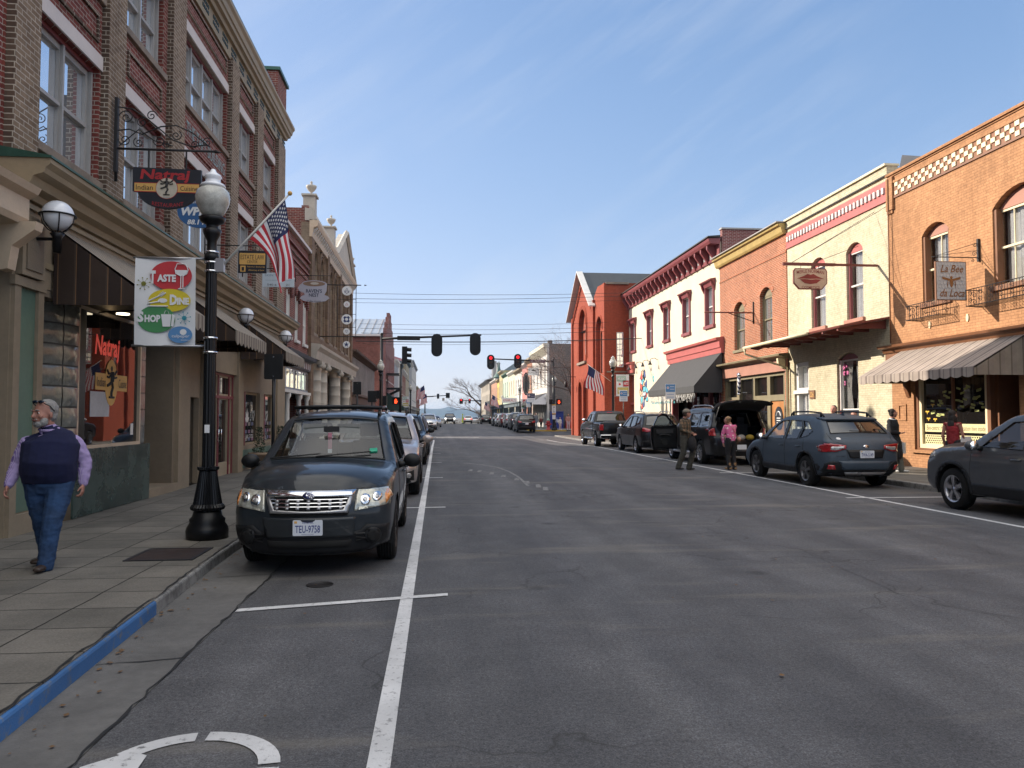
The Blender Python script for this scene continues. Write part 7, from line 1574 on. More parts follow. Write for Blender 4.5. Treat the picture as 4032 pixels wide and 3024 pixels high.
for sd in ('L', 'R'): c.patch(t, 'headlight', [(.08, .84), (.44, .90), (.42, .99), (.14, .95)], sd, M['whitelens'], off=.01, dens=.04)
bigsuv((9.95, 27.2, 0))
crossover((9.75, 35.2, 0), PI, 'black three-row SUV with chrome trim behind the open SUV, right kerb', black_p, facing='r', clad=False, boxy=True, sizes=(1.12, 1.04, 1.05), spokes=8)
pickup((9.6, 43.2, gz(43) - .02), PI, 'black pickup truck with chrome bumper and side step, right kerb before the intersection', paint('dark_pickup_paint', (.009, .0095, .011)))
crossover((8.85, 78.4, gz(78)), PI, 'black SUV with red tail lights seen from behind, first beyond the cross street', black_p, facing='r', clad=False, sizes=(1.05, 1.06, 1.08))
for y, p_, lb, sz_ in ((85.0, darkg, 'tall dark blue-grey SUV second in the far right row', 1.12), (91.6, silver, 'silver SUV third in the far right row', 1.0), (98.2, redp, 'maroon SUV fourth in the far right row', 1.04), (104.8, whitep, 'white crossover fifth in the far right row', 1.0), (111.4, darkg, 'graphite SUV sixth in the far right row', 1.08), (141, black_p, 'black SUV apart at the far end of the right row near the hotel', 1.0)):
 crossover((8.8, y, gz(y)), PI, lb, p_, facing='r', clad=False, sizes=(1, 1, sz_), group='cars parked along the far right kerb')
pickup((2.35, 148, gz(148)), 0, 'black pickup truck with lit headlights driving toward the camera far away', paint('dark_pickup_paint', (.009, .0095, .011)), front=True, lit=True)
crossover((6.5, 166, gz(166)), PI, 'white SUV with lit brake lights driving away far down the road', whitep, facing='r', lit=True, clad=False)
sedan((8.35, 172, gz(172)), PI, 'white sedan beside the far white SUV near the road crest', whitep)
glz = pm('frosted_lamp_glass', (.50, .50, .46), .22, var=.28, vs=9, bs=60, bstr=.5, coat=.4)
def street_lamp(x, y, z, label, k=1.0, hi=True, mat=None):
 t = thing('street_lamp', label, 'street lamp', (x, y, z), group='ornamental street lamps'); mt = mat or M['black']; n = 32 if hi else 14
 S_ = lambda P: [(r * k, h * k) for r, h in P]
 b = MB(); b.lathe(S_([(0, 0), (.25, 0), (.255, .10), (.245, .14), (.21, .20), (.215, .24), (.18, .28), (.17, .33), (.15, .35), (0, .35)]), (x, y, z), mt, n)
 b.lathe(S_([(.15, .34), (.20, .36), (.21, .39), (.19, .42), (.175, .43), (.14, .62), (.115, .78), (.105, .84), (.13, .86), (.13, .89), (.0, .89)]), (x, y, z), mt, n * 2 if hi else n, flute=.06)
 b.build('base', t); b = MB(); b.lathe(S_([(.0, .88), (.078, .88), (.074, 2.2), (.068, 3.55), (0, 3.55)]), (x, y, z), mt, 28 if hi else 10, flute=.10)
 for h in (3.5,): b.lathe(S_([(.068, h), (.09, h + .02), (.09, h + .07), (.062, h + .12), (.06, h + .26), (.10, h + .34), (.115, h + .40), (.075, h + .43), (.075, h + .47), (.14, h + .50), (.165, h + .56), (.125, h + .58), (0, h + .58)]), (x, y, z), mt, n)
 b.build('pole', t); g = MB(); g.lathe(S_([(.0, 4.07), (.11, 4.07), (.155, 4.14), (.20, 4.24), (.212, 4.32), (.195, 4.40), (.14, 4.455), (0, 4.455)]), (x, y, z), glz, n); g.build('globe', t)
 c = MB(); c.lathe(S_([(.135, 4.45), (.155, 4.465), (.145, 4.49), (.095, 4.515), (.09, 4.56), (.11, 4.585), (.095, 4.615), (.045, 4.65), (.03, 4.685), (.0, 4.70)]), (x, y, z), M['globe'] if hi else glz, n); c.build('finial', t)
 return t
def bands(t, x, y, zs, r=.082):
 b = MB()
 for z in zs: b.lathe([(r, -.012), (r + .004, -.012), (r + .004, .012), (r, .012)], (x, y, z), M['chrome'], 24)
 return b.build('steel_band', t)
LX, LY = -2.83, 9.9
t = street_lamp(LX, LY, .12, 'tall black fluted street lamp with frosted globe standing nearest, by the left kerb', .985); bands(t, LX, LY, (3.68, 3.55, 3.44, 2.6, 2.42))
sk = MB(FY(LY - .078)); sk.box(LX - .03, LX + .03, 1.42, 1.52, 0, .004, M['signwhite']); sk.build('sticker', t)
bx = MB(); bx.box(LX + .05, LX + .16, LY - .06, LY + .02, 3.43, 3.6, M['silverp']); bx.build('outlet_box', t)
for x, y, k, lb in ((-3.15, 43.2, 1.0, 'street lamp half hidden behind the left signal pole'), (-3.05, 88, 1.05, 'street lamp on the left sidewalk beyond the cross street'), (11.3, 48.8, 1.18, 'street lamp with arts banner in front of the red church'), (12.35, 80.8, 1.25, 'street lamp beside the right signal pole'), (10.3, 96, 1.12, 'street lamp with banner among the far right shops'), (10.3, 143, 1.0, 'farthest street lamp on the right'), (10.3, 122, 1.0, 'street lamp behind the far flags on the right')):
 street_lamp(x, y, gz(y) + .12, lb, k, hi=False)
def banner(name, label, x0, x1, z0, z1, y, design, px):
 t = thing(name, label, 'banner', (x0, y, z0)); b = MB(FY(y)); n = 14
 vs = [(x0 + (x1 - x0) * i / n, z0 + (z1 - z0) * j / 8, .018 * math.sin(i / n * 5 + j * .3)) for j in range(9) for i in range(n + 1)]
 b.add(vs, [(j * (n + 1) + i, j * (n + 1) + i + 1, (j + 1) * (n + 1) + i + 1, (j + 1) * (n + 1) + i) for j in range(8) for i in range(n)], M['signwhite'], smooth=True)
 b.add([(a, c, d - .004) for a, c, d in vs], [(j * (n + 1) + i, j * (n + 1) + i + 1, (j + 1) * (n + 1) + i + 1, (j + 1) * (n + 1) + i) for j in range(8) for i in range(n)], M['signwhite'], smooth=True)
 c_ = b.build('cloth', t); r = MB()
 for z in (z0, z1): r.tube([(min(x0, x1) - .03 if px > x0 else px, y, z), (max(x0, x1) if px < x1 else px, y, z)], .014, M['silverp'], 8); r.box(px - .06 if px > x0 else px, px if px > x0 else px + .06, y - .04, y + .04, z - .06, z + .06, M['silverp'])
 r.build('rod', t); d = MB(FY(y - .0)); design(d, x0, x1, z0, z1); d.build('print', t); return t
B_red, B_yel, B_grn, B_blu = [pm(n, c, .55, var=.04) for n, c in (('banner_red', (.50, .035, .045)), ('banner_yellow', (.62, .50, .03)), ('banner_green', (.06, .24, .09)), ('banner_blue', (.09, .24, .48)))]
def tds(d, x0, x1, z0, z1):
 W_, H_ = x1 - x0, z1 - z0; X = lambda u: x0 + u * W_; Z_ = lambda v: z0 + v * H_
 e = lambda u, v, ru, rv, m, k: d.plate(ell(X(u), Z_(v), ru * W_, rv * H_, 32), .020 + k * .002, .022 + k * .002, m)
 e(.60, .795, .345, .165, B_red, 0); e(.58, .515, .35, .13, B_yel, 1); e(.37, .30, .31, .155, B_grn, 2); e(.77, .125, .20, .095, B_blu, 3)
 letter(d, 'T', X(.30), Z_(.775), .10 * W_, .15 * H_, .034, M['signwhite'], bold=.05); letter(d, 'ASTE', X(.53), Z_(.765), .31 * W_, .085 * H_, .034, M['signwhite'], bold=.05)
 letter(d, 'D', X(.65), Z_(.52), .12 * W_, .12 * H_, .034, M['signwhite'], bold=.05); letter(d, 'INE', X(.81), Z_(.505), .20 * W_, .08 * H_, .034, M['signwhite'], bold=.05)
 letter(d, 'S', X(.11), Z_(.325), .11 * W_, .125 * H_, .034, M['signwhite'], bold=.05); letter(d, 'HOP', X(.31), Z_(.305), .26 * W_, .085 * H_, .034, M['signwhite'], bold=.05)
 letter(d, 'culpeper', X(.78), Z_(.105), .29 * W_, .045 * H_, .036, M['signwhite']); e(.82, .155, .055, .033, M['signwhite'], 5); letter(d, 'downtown', X(.86), Z_(.065), .15 * W_, .015 * H_, .036, M['signwhite'])
 g = [(.70, .93), (.84, .93), (.885, .86), (.86, .815), (.80, .79), (.80, .66), (.84, .645), (.72, .645), (.765, .66), (.765, .79), (.68, .82), (.665, .87)]
 d.tube([(X(a), Z_(b), .032) for a, b in g], .006, M['signwhite'], 4, close=True); d.plate([(X(.675), Z_(.86)), (X(.875), Z_(.86)), (X(.855), Z_(.82)), (X(.80), Z_(.795)), (X(.74), Z_(.795)), (X(.69), Z_(.825))], .030, .033, M['signwhite'])
 for a, b in (((.23, .50), (.52, .60)), ((.22, .475), (.44, .50)), ((.24, .445), (.56, .445))): d.tube([(X(a[0]), Z_(a[1]), .03), (X(b[0]), Z_(b[1]), .03)], .009, M['signwhite'], 4)
 e(.47, .51, .075, .026, M['signwhite'], 5)
 for k in range(4): d.tube([(X(.40 + k * .012), Z_(.575 - k * .008), .032), (X(.48 + k * .012), Z_(.615 - k * .008), .032)], .003, M['signwhite'], 3)
 d.plate([(X(.45), Z_(.355)), (X(.62), Z_(.355)), (X(.60), Z_(.215)), (X(.48), Z_(.215))], .030, .034, M['signwhite']); d.plate([(X(.635), Z_(.36)), (X(.68), Z_(.345)), (X(.655), Z_(.22)), (X(.615), Z_(.22))], .030, .034, M['signwhite']); d.tube([(X(.50), Z_(.36), .032), (X(.52), Z_(.395), .032), (X(.56), Z_(.395), .032), (X(.58), Z_(.36), .032)], .003, M['signwhite'], 3)
 for (u, v, m) in ((.15, .70, pm('olive_ink', (.2, .2, .03), .6)), (.83, .315, pm('teal_ink', (.04, .3, .38), .6))):
  e(u, v, .04, .026, m, 2)
  for k in range(8): q = k * PI / 4 + .2; x, z = X(u) + .075 * math.cos(q), Z_(v) + .075 * math.sin(q); d.tube([(X(u), Z_(v), .027), (x, z, .027)], .002, m, 3); d.plate(ell(x, z, .008, .008, 6), .024, .028, m)
banner('street_banner', 'white vertical banner reading TASTE DINE SHOP on the nearest street lamp', -3.745, -3.02, 2.50, 3.60, LY, tds, LX)
def arts(d, x0, x1, z0, z1):
 W_, H_ = x1 - x0, z1 - z0
 for u0, u1, v0, v1, m, tx in ((.05, .75, .68, .92, pm('pale_teal_print', (.35, .5, .42), .6), 'MUSIC'), (.55, .97, .45, .72, B_red, 'ARTS'), (.1, .95, .1, .4, pm('mustard_print', (.5, .42, .12), .6), 'Entertainment')):
  d.plate(rect(x0 + u0 * W_, x0 + u1 * W_, z0 + v0 * H_, z0 + v1 * H_), .02, .024, m); letter(d, tx, x0 + (u0 + u1) / 2 * W_, z0 + (v0 + v1) / 2 * H_, (u1 - u0) * W_ * .8, (v1 - v0) * H_ * .5, .03, M['signwhite'], bold=.03)
 d.plate(ell(x0 + .28 * W_, z0 + .55 * H_, .08 * W_, .05 * H_, 12), .02, .024, B_red)
banner('street_banner', 'white banner with MUSIC and ARTS panels on the lamp before the church', 11.5, 12.35, 2.95, 4.35, 48.8, arts, 11.3)
banner('street_banner', 'small TASTE DINE SHOP banner on the far right street lamp', 10.45, 11.2, 2.6, 3.8, 96, tds, 10.3)
banner('street_banner', 'banner on the far left street lamp beyond the cross street', -4.0, -3.25, 2.7, 3.9, 88, arts, -3.05)
fred = pm('flag_red', (.42, .02, .035), .8, var=.1); fwh = pm('flag_white', (.66, .66, .68), .8, var=.06); fbl = pm('flag_navy', (.012, .02, .085), .8, var=.1)
def flag(name, label, P, staff, n=26, m=26, stars=True, fold=.03):
 """P(s,t)->world: s along hoist from the canton corner, t along the fly"""
 t = thing(name, label, 'flag', staff[0]); b = MB(); b.tube(staff, [.016, .012], M['white'], 8); b.sphere(staff[1], .03, M['gold'], 10, 8); b.build('staff', t)
 c = MB();
 grid = [P(s / n, q / m) for s in range(n + 1) for q in range(m + 1)]
 o = len(c.v); c.v += [tuple(g) for g in grid]
 for s in range(n):
  st = min(12, int(s * 13 / n));
  for q in range(m):
   mat = fbl if (st < 7 and q < m * .4) else (fred if st % 2 == 0 else fwh); a = s * (m + 1) + q
   c.f.append([o + a, o + a + 1, o + a + m + 2, o + a + m + 1]); c.m.append(c.mi(mat)); c.sm.append(True)
 cl = c.build('cloth', t)
 if stars:
  s_ = MB()
  for r in range(9):
   for k in range(6 if r % 2 == 0 else 5):
    ss = (r + 1) * .0538; tt = (k + (.5 if r % 2 else 0) + .6) * .4 / 6.3
    a = Vector(P(ss, tt)); du = (Vector(P(ss + .03, tt)) - a) / .03; dv = (Vector(P(ss, tt + .02)) - a) / .02; nn = du.cross(dv).normalized()
    if nn.y > 0: nn = -nn
    pts = []
    for i in range(10): rr = .021 if i % 2 == 0 else .008; q = i * PI / 5; pts.append(a + nn * .006 + du.normalized() * rr * math.cos(q) + dv.normalized() * rr * math.sin(q))
    s_.add(pts, [tuple(range(10))], fwh)
  s_.build('stars', cl)
 return t
def near_flag(s, t):
 ha = Vector((-1.935, 0, 4.37)); hb = Vector((-2.36, 0, 3.86))
 H = ha.lerp(hb, s);
 e1 = Vector((-1.86, 0, 3.40)); e0 = Vector((-2.02, 0, 3.16)); E_ = e1.lerp(e0, s)
 mid = Vector((-1.90, 0, 3.98)).lerp(Vector((-2.04, 0, 3.62)), s ** .8)
 p = H * (1 - t) ** 2 + mid * 2 * t * (1 - t) + E_ * t * t
 p.x += .015 * math.sin(9 * t + 5 * s) * t; fold = .10 * math.sin(s * 11 + 1.0) * t + .05 * math.sin(s * 23) * t * t
 p.x += .07 * math.sin(s * 7.5 + .6) * t * (1 - .3 * t)
 return (p.x, LY + fold - .02, p.z)
flag('american_flag', 'large American flag hanging in folds from the nearest street lamp', near_flag, [(-2.78, LY, 3.42), (-1.88, LY, 4.46)])
def hang_flag(x0, y, z0, dx, k, label):
 tip = Vector((x0 + dx * k, y, z0 + .9 * k)); base = Vector((x0, y, z0));
 def P(s, t):
  H = tip.lerp(base, .06 + s * .5); d = Vector((dx * .12 * k * t * (1 - s), 0, -1.15 * k * t)); d.x += -dx * .22 * k * t * (s - .2) + .05 * math.sin(6 * t + 4 * s)
  p = H + d; return (p.x, y + .06 * math.sin(s * 10) * t, p.z)
 flag('american_flag', label, P, [tuple(base), tuple(tip)], 13, 12, stars=False)
hang_flag(11.15, 48.8, 3.9, -1.25, 1.25, 'American flag on the street lamp in front of the red church'); hang_flag(10.2, 122, 4.0, -1.2, 1.35, 'American flag over the parked cars before the white far shops'); hang_flag(10.2, 143, 3.4, -1.2, 1.2, 'small American flag near the farthest right lamp')
hang_flag(-2.95, 93, 4.4, 1.2, 1.15, 'American flag above the far left shops'); hang_flag(-2.95, 112, 4.0, 1.2, 1.15, 'small American flag farther along the left side')
def backplate_signal(t, x, y, z0, z1, w, facing, lit=True, oval=True, name='signal_head'):
 fr = FY(y) if facing else FYb(y)
 cx = x; b = MB(FY(y)); h = z1 - z0; P = rrect(x - w / 2, x + w / 2, z0, z1, w * .49 if oval else .06, 8)
 b.plate(P, -.02, .02, M['black']); s = 1 if facing else -1; d0, d1 = (.02, .16) if facing else (-.16, -.02)
 b.box(x - w * .26, x + w * .26, z0 + h * .09, z1 - h * .09, -.14, .06, M['black'])
 if not facing: b.box(x + w * .03, x + w * .12, z0 + h * .14, z1 - h * .12, .06, .075, M['blackplastic'])
 o = b.build(name, t)
 for i, m in enumerate((emit('red_signal_light', (1, .015, .02), .5), M['amberoff'], M['greenoff'])):
  zc = z1 - h * (.225 + .275 * i); r = w * .21; l = MB(FY(y))
  l.plate(ell(x, zc, r, r, 20), .06 * s - (0 if facing else .10), .075 * s - (0 if facing else .10), m if (lit or i) else M['signblack'])
  l.build('lens', o); v = MB(FY(y)); k = 10
  pts = [(x + r * 1.08 * math.cos(q), zc + r * 1.08 * math.sin(q)) for q in [-.3 + (PI + .6) * j / k for j in range(k + 1)]]
  dd0 = .06 if facing else -.14; dd1 = dd0 + .2 * s
  vs = [(a, c, dd0) for a, c in pts] + [(a, c + (.0), dd1 if 1 < j < k - 1 else dd0 + .08 * s) for j, (a, c) in enumerate(pts)]
  v.add(vs, [(j, j + 1, k + 2 + j, k + 1 + j) for j in range(k)], M['black']); v.build('visor', o)
 return o
M['amberoff'] = pm('unlit_amber_lens', (.06, .03, .015), .2); M['greenoff'] = pm('unlit_green_lens', (.04, .045, .035), .2)
def mast(x, y, zt, arm, zarm0, zarm1, label, base=.12, r=.12):
 t = thing('signal_pole', label, 'traffic signal', (x, y, gz(y) + base)); b = MB(); z0 = gz(y) + base
 b.tube([(x, y, z0), (x, y, z0 + .3), (x, y, zt)], [r * 1.25, r, r * .8], M['black'], 14); b.lathe([(0, 0), (r * 2, 0), (r * 2, .08), (r * 1.5, .25), (0, .25)], (x, y, z0), M['black'], 14); b.sphere((x, y, zt), r * .9, M['black'], 10, 6); b.build('pole', t)
 a = MB(); a.tube([(x, y - .02, zarm0), (arm, y - .02, zarm1)], [r * .72, r * .5], M['black'], 10); a.build('mast_arm', t); return t
t = mast(-3.74, 52, 7.15, 2.95, 6.84, 7.16, 'black signal pole at left with long mast arm carrying two signals seen from behind')
backplate_signal(t, -.06, 51.85, 5.66, 7.2, .74, False); backplate_signal(t, 2.53, 51.85, 5.76, 7.28, .74, False)
b = MB(FY(51.9)); b.box(-2.7, -1.18, 6.75, 7.03, -.06, .06, M['blackplastic']); b.build('sign_back', t)
b = MB(); b.box(-4.05, -3.85, 51.6, 51.9, 2.8, 3.35, M['black']); b.box(-3.62, -3.35, 51.6, 51.85, 2.35, 3.0, M['black']); b.build('pedestrian_signal', t)
b = MB(); b.box(-3.72, -3.66, 51.86, 51.88, 2.1, 2.3, M['signwhite']); b.build('sticker', t)
t = thing('signal_pole', 'thin black pole with side-on signal and lit red hand left of the mast arm', 'traffic signal', (-2.85, 60, gz(60) + .12)); b = MB(); b.tube([(-2.85, 60, 0), (-2.85, 60, 5.7)], .09, M['black'], 10); b.build('pole', t)
b = MB(); b.box(-2.75, -2.35, 59.8, 60.1, 5.7, 7.05, M['black'])
for i in range(3): b.tube([(-2.35, 59.95, 6.82 - i * .44), (-2.02, 59.95, 6.80 - i * .44)], .15, M['black'], 10)
b.build('signal_head', t)
hand_em = emit('lit_hand_signal', (1, .08, .02), .6)
def hand_sig(t, x, y, z, k=1):
 f = FY(y); b = MB(f); b.box(x - .24 * k, x + .24 * k, z - .24 * k, z + .24 * k, -.14, 0, M['black']); b.box(x - .24 * k, x + .24 * k, z + .24 * k, z + .26 * k, -.14, .2, M['black']); o = b.build('pedestrian_signal', t)
 h = MB(f); h.plate(rrect(x - .09 * k, x + .07 * k, z - .16 * k, z + .02 * k, .03 * k), .002, .012, hand_em)
 for i in range(4): h.plate(rect(x - .085 * k + i * .042 * k, x - .055 * k + i * .042 * k, z + .02 * k, z + (.12 + (.04 if i in (1, 2) else 0)) * k), .002, .012, hand_em)
 h.plate([(x + .07 * k, z - .1 * k), (x + .13 * k, z - .02 * k), (x + .11 * k, z + .02 * k), (x + .06 * k, z - .03 * k)], .002, .012, hand_em); h.build('lit_hand', o)
hand_sig(t, -3.2, 59.9, 2.82, 1.15)
t = mast(12.0, 79, 7.6, 5.1, 7.35, 7.6, 'signal pole at the right corner with two lit red signals and street name sign')
backplate_signal(t, 5.45, 78.85, 6.48, 8.0, .78, True); backplate_signal(t, 8.25, 78.85, 6.6, 8.1, .78, True)
b = MB(FY(78.9)); b.box(9.55, 11.15, 7.18, 7.52, .0, .04, pm('purple_brown_sign', (.10, .03, .07), .4)); letter(b, 'O  EAST ST', 10.35, 7.35, 1.4, .2, .045, M['signwhite']); b.build('street_name_sign', t)
hand_sig(t, 12.55, 78.9, 3.15, 1.2); b = MB(FY(78.8)); b.box(11.5, 11.85, 2.9, 3.4, -.1, .05, M['black']); b.box(11.8, 12.2, 1.85, 2.9, .0, .02, M['signwhite']); b.box(11.8, 12.2, 2.76, 2.9, .02, .025, M['gold']); b.box(11.8, 12.2, 1.85, 1.98, .02, .025, M['gold']); b.plate([(11.88, 2.66), (12.12, 2.66), (12.0, 2.46)], .02, .03, M['ink'], [[(11.93, 2.635), (12.07, 2.635), (12.0, 2.52)]]); b.plate(ell(12.0, 2.36, .03, .03, 8), .02, .03, M['ink']); b.tube([(12.0, 2.32, .025), (12.0, 2.2, .025), (12.06, 2.05, .025)], .018, M['ink'], 4); b.tube([(12.0, 2.2, .025), (11.94, 2.05, .025)], .018, M['ink'], 4); b.box(11.83, 12.17, 1.35, 1.8, .0, .02, M['signwhite']); b.build('pedestrian_sign', t)
t = mast(-2.65, 165, 6.0, 2.6, 5.85, 6.2, 'far signal pole on the left with mast arm near the road crest', r=.15); backplate_signal(t, .13, 164.8, 5.45, 6.5, .5, False, oval=False); backplate_signal(t, 2.2, 164.8, 5.6, 6.7, .85, False, oval=False); b = MB(FY(164.8)); b.box(1.0, 1.5, 5.0, 5.6, 0, .03, M['sash']); b.box(-2.3, -.9, 5.8, 6.0, 0, .05, M['iron']); b.build('sign_back', t)
t = mast(9.3, 165, 5.1, 4.9, 4.95, 5.15, 'far signal pole on the right with two lit red signals', r=.15); backplate_signal(t, 5.05, 164.8, 4.35, 5.4, .75, True, oval=False); backplate_signal(t, 6.85, 164.8, 4.45, 5.45, .5, True, oval=False); b = MB(FY(164.8)); b.box(5.85, 6.2, 4.3, 4.75, 0, .03, M['sash']); b.box(7.9, 9.2, 5.0, 5.15, 0, .05, M['iron']); b.build('sign_back', t)
def post_sign(x, y, z0, z1, w, label, front=None, back=False, top=None):
 t = thing('parking_sign', label, 'sign', (x, y, gz(y) + .12)); b = MB(); b.tube([(x, y + .03, gz(y) + .1), (x, y + .03, z1 - .02)], .03, M['black'], 8); b.build('post', t)
 s = MB(FY(y)); s.plate(rrect(x - w / 2, x + w / 2, z0, z1, .025), -.01, .01, M['blackplastic'] if back else M['signwhite'])
 if back:
  for z in (z0 + .05, z1 - .05): s.plate(ell(x, z, .01, .01, 8), .01, .016, M['chrome'])
 o = s.build('panel', t)
 if front:
  f = MB(FY(y)); f.box(x - w * .46, x + w * .46, z0 + (z1 - z0) * .48, z1 - .02, .01, .013, front); f.plate(ell(x - w * .25, z0 + (z1 - z0) * .75, w * .12, w * .12, 14), .013, .016, M['signwhite']); f.plate(ell(x - w * .25, z0 + (z1 - z0) * .75, w * .06, w * .06, 10), .016, .018, B_red); [f.box(x - w * .05, x + w * .38, z0 + (z1 - z0) * q_ - .012, z0 + (z1 - z0) * q_ + .012, .013, .016, M['signwhite']) for q_ in (.82, .66)]; [f.box(x - w * .35, x + w * .35, z0 + (z1 - z0) * q_ - .012, z0 + (z1 - z0) * q_ + .012, .011, .013, front) for q_ in (.33, .15)]; f.build('lettering', o)
post_sign(-2.76, 13.3, 2.25, 2.68, .31, 'black back of a sign on a dark post beside the dark parked SUV', back=True)
post_sign(-2.82, 27.5, 2.4, 2.85, .28, 'small dark sign back on a post before the stone columns', back=True); post_sign(-2.85, 34, 2.25, 2.75, .36, 'small dark sign back on a post nearest the left signal pole', back=True)
post_sign(11.2, 36.2, 2.45, 3.2, .5, 'blue and white parking sign on a post before the charcoal awning', front=B_blu); post_sign(11.3, 46, 2.55, 3.2, .5, 'blue and white parking sign beneath the arts banner', front=B_blu); post_sign(10.4, 87.5, 2.7, 3.6, .55, 'blue accessible parking sign by the far right row', front=B_blu); post_sign(10.3, 84.3, 3.2, 4.2, .9, 'dark blue shop sign on a post beyond the cross street', front=pm('deep_navy_sign', (.02, .02, .06), .5))
wgn = pm('fluorescent_sign', (.5, .6, .05), .5); t = thing('crossing_sign', 'fluorescent yellow-green crossing sign standing in the road far away', 'sign', (5.2, 160, gz(160))); b = MB(FY(160)); b.box(5.05, 5.35, gz(160) + .2, gz(160) + 1.5, 0, .03, wgn); b.box(5.0, 5.4, gz(160), gz(160) + .1, -.2, .2, M['blackplastic']); b.plate([(5.0, gz(160) + 1.85), (5.2, gz(160) + 2.05), (5.4, gz(160) + 1.85), (5.2, gz(160) + 1.6)], 0, .03, wgn); b.build('panel', t)
hr = pm('hydrant_red', (.38, .02, .025), .4, var=.15); x, y = 11.65, 80.45; z = gz(80.4) + .12; t = thing('fire_hydrant', 'red fire hydrant with pale top on the corner by the right signal pole', 'fire hydrant', (x, y, z)); b = MB(); b.lathe([(0, 0), (.3, 0), (.3, .07), (.18, .1), (.17, .75), (.22, .78), (.22, .84), (.17, .86), (.16, 1.0), (0, 1.0)], (x, y, z), hr, 16)
b.tube([(x - .32, y, z + .62), (x + .32, y, z + .62)], .09, hr, 10); b.tube([(x, y - .3, z + .55), (x, y, z + .55)], .11, hr, 10); b.build('barrel', t); b = MB(); b.lathe([(.17, 0), (.19, .03), (.15, .14), (.05, .2), (.04, .26), (0, .26)], (x, y, z + 1.0), pm('pale_green_paint', (.3, .45, .38), .5), 14); b.build('bonnet', t)
for i, (y, zl, zr, r) in enumerate(((50, 9.58, 9.95, .012), (50.4, 9.28, 9.82, .014), (50.8, 9.08, 9.60, .010), (55, 8.2, 8.5, .010), (55.4, 7.92, 8.2, .012), (56, 7.65, 7.95, .016), (52.5, 6.72, 7.1, .03), (57, 6.95, 7.35, .010))):
 b = MB(); XR_ = 12.3 if y > 54 else 14.2; pts = [(-5.5 + (XR_ + 5.5) * k / 16, y, zl + (zr - zl) * k / 16 - .25 * (1 - (2 * k / 16 - 1) ** 2) * .6) for k in range(17)]
 b.tube(pts, r, M['iron'], 5); tag(b.build('overhead_wire'), ['highest overhead wire spanning the street', 'second highest overhead wire', 'third overhead wire from the top, closing the upper bundle', 'first wire of the middle bundle from the top', 'second wire of the middle bundle', 'third wire of the middle bundle, behind the signals', 'thickest black cable just under the mast arm', 'lowest thin wire below the thick cable'][i], 'wire', 'overhead wires across the street')
def arm_bracket(t, x0, x1, y, z, r=.014, mat=None, wall=.25):
 b = MB(); m = mat or M['iron']; b.tube([(x0, y, z), (x1, y, z)], r, m, 6); b.tube([(x0, y, z - wall), (x0, y, z + wall)], r * 1.3, m, 6); return b
t = thing('restaurant_sign', 'black and red hanging sign for Indian cuisine under an iron scroll bracket', 'sign', (-5.38, 13.1, 6.2)); y = 13.1
b = arm_bracket(t, -5.3, -3.72, y, 6.05, .02, wall=.55); b.box(-5.33, -5.28, y - .04, y + .04, 5.65, 6.9, M['iron']); b.tube([(-3.72, y, 6.05), (-3.6, y, 6.03)], [.035, .003], M['iron'], 6)
def spiral(cx, cz, r, turns=1.6, a0=0, s=1): return [(cx + r * (1 - i / 28) * math.cos(a0 + s * turns * 2 * PI * i / 24), y, cz + r * (1 - i / 28) * math.sin(a0 + s * turns * 2 * PI * i / 24)) for i in range(25)]
b.tube([(-5.3, y, 6.35), (-5.1, y, 6.38), (-4.9, y, 6.30), (-4.6, y, 6.44), (-4.35, y, 6.47), (-4.1, y, 6.36), (-3.8, y, 6.12)], .012, M['iron'], 5); b.tube([(-5.3, y, 6.75), (-5.05, y, 6.72), (-4.8, y, 6.55), (-4.4, y, 6.22), (-4.1, y, 6.12), (-3.85, y, 6.16)], .012, M['iron'], 5); b.tube([(-5.25, y, 6.1), (-4.95, y, 6.38), (-4.7, y, 6.2), (-4.4, y, 6.12)], .010, M['iron'], 5)
for q in ((-5.17, 6.2, .10, 1.6, 3, 1), (-5.15, 6.58, .12, 1.6, 3, -1), (-4.95, 6.16, .09, 1.5, 2, 1), (-4.75, 6.62, .09, 1.5, 0, 1), (-4.62, 6.2, .1, 1.5, 3, 1), (-4.35, 6.3, .09, 1.5, 1, -1), (-4.5, 6.14, .06, 1.4, 2, 1), (-4.05, 6.15, .07, 1.5, 0, 1), (-3.85, 6.2, .09, 1.5, 0, 1), (-4.9, 6.5, .09, 1.5, 1, 1)): b.tube(spiral(*q), .009, M['iron'], 5)
for x in (-4.78, -4.18): b.tube([(x, y, 6.04), (x, y, 5.74)], .016, M['iron'], 5)
b.build('scroll_bracket', t); s = MB(FY(y)); X0, X1 = -5.02, -3.93
s.plate([(X0, 5.74), (X1, 5.72), (X1, 5.32), (X1 - .06, 5.3)] + [(p[0], p[1]) for p in ell((X0 + X1) / 2 + .01, 5.32, .46, .26, 20, 0, -PI)] + [(X0 + .06, 5.33), (X0, 5.34)], -.03, .03, M['signblack'])
o = s.build('panel', t); s = MB(FY(y)); cx = (X0 + X1) / 2
s.plate(rect(X0 + .03, X1 - .03, 5.34, 5.475), .03, .033, M['gold']); s.plate(rect(X0 + .03, X1 - .03, 5.475, 5.485), .03, .034, M['signred']); s.plate(rect(X0 + .03, X1 - .03, 5.328, 5.34), .03, .034, M['signred'])
s.plate(ell(cx, 5.395, .178, .178, 32), .033, .036, M['signred']); s.plate(ell(cx, 5.395, .17, .17, 32), .036, .039, pm('parchment', (.5, .45, .36), .6)); dancer(s, cx, 5.43, .34, .043, M['ink']); s.box(cx - .055, cx + .055, 5.235, 5.25, .036, .04, M['sash'])
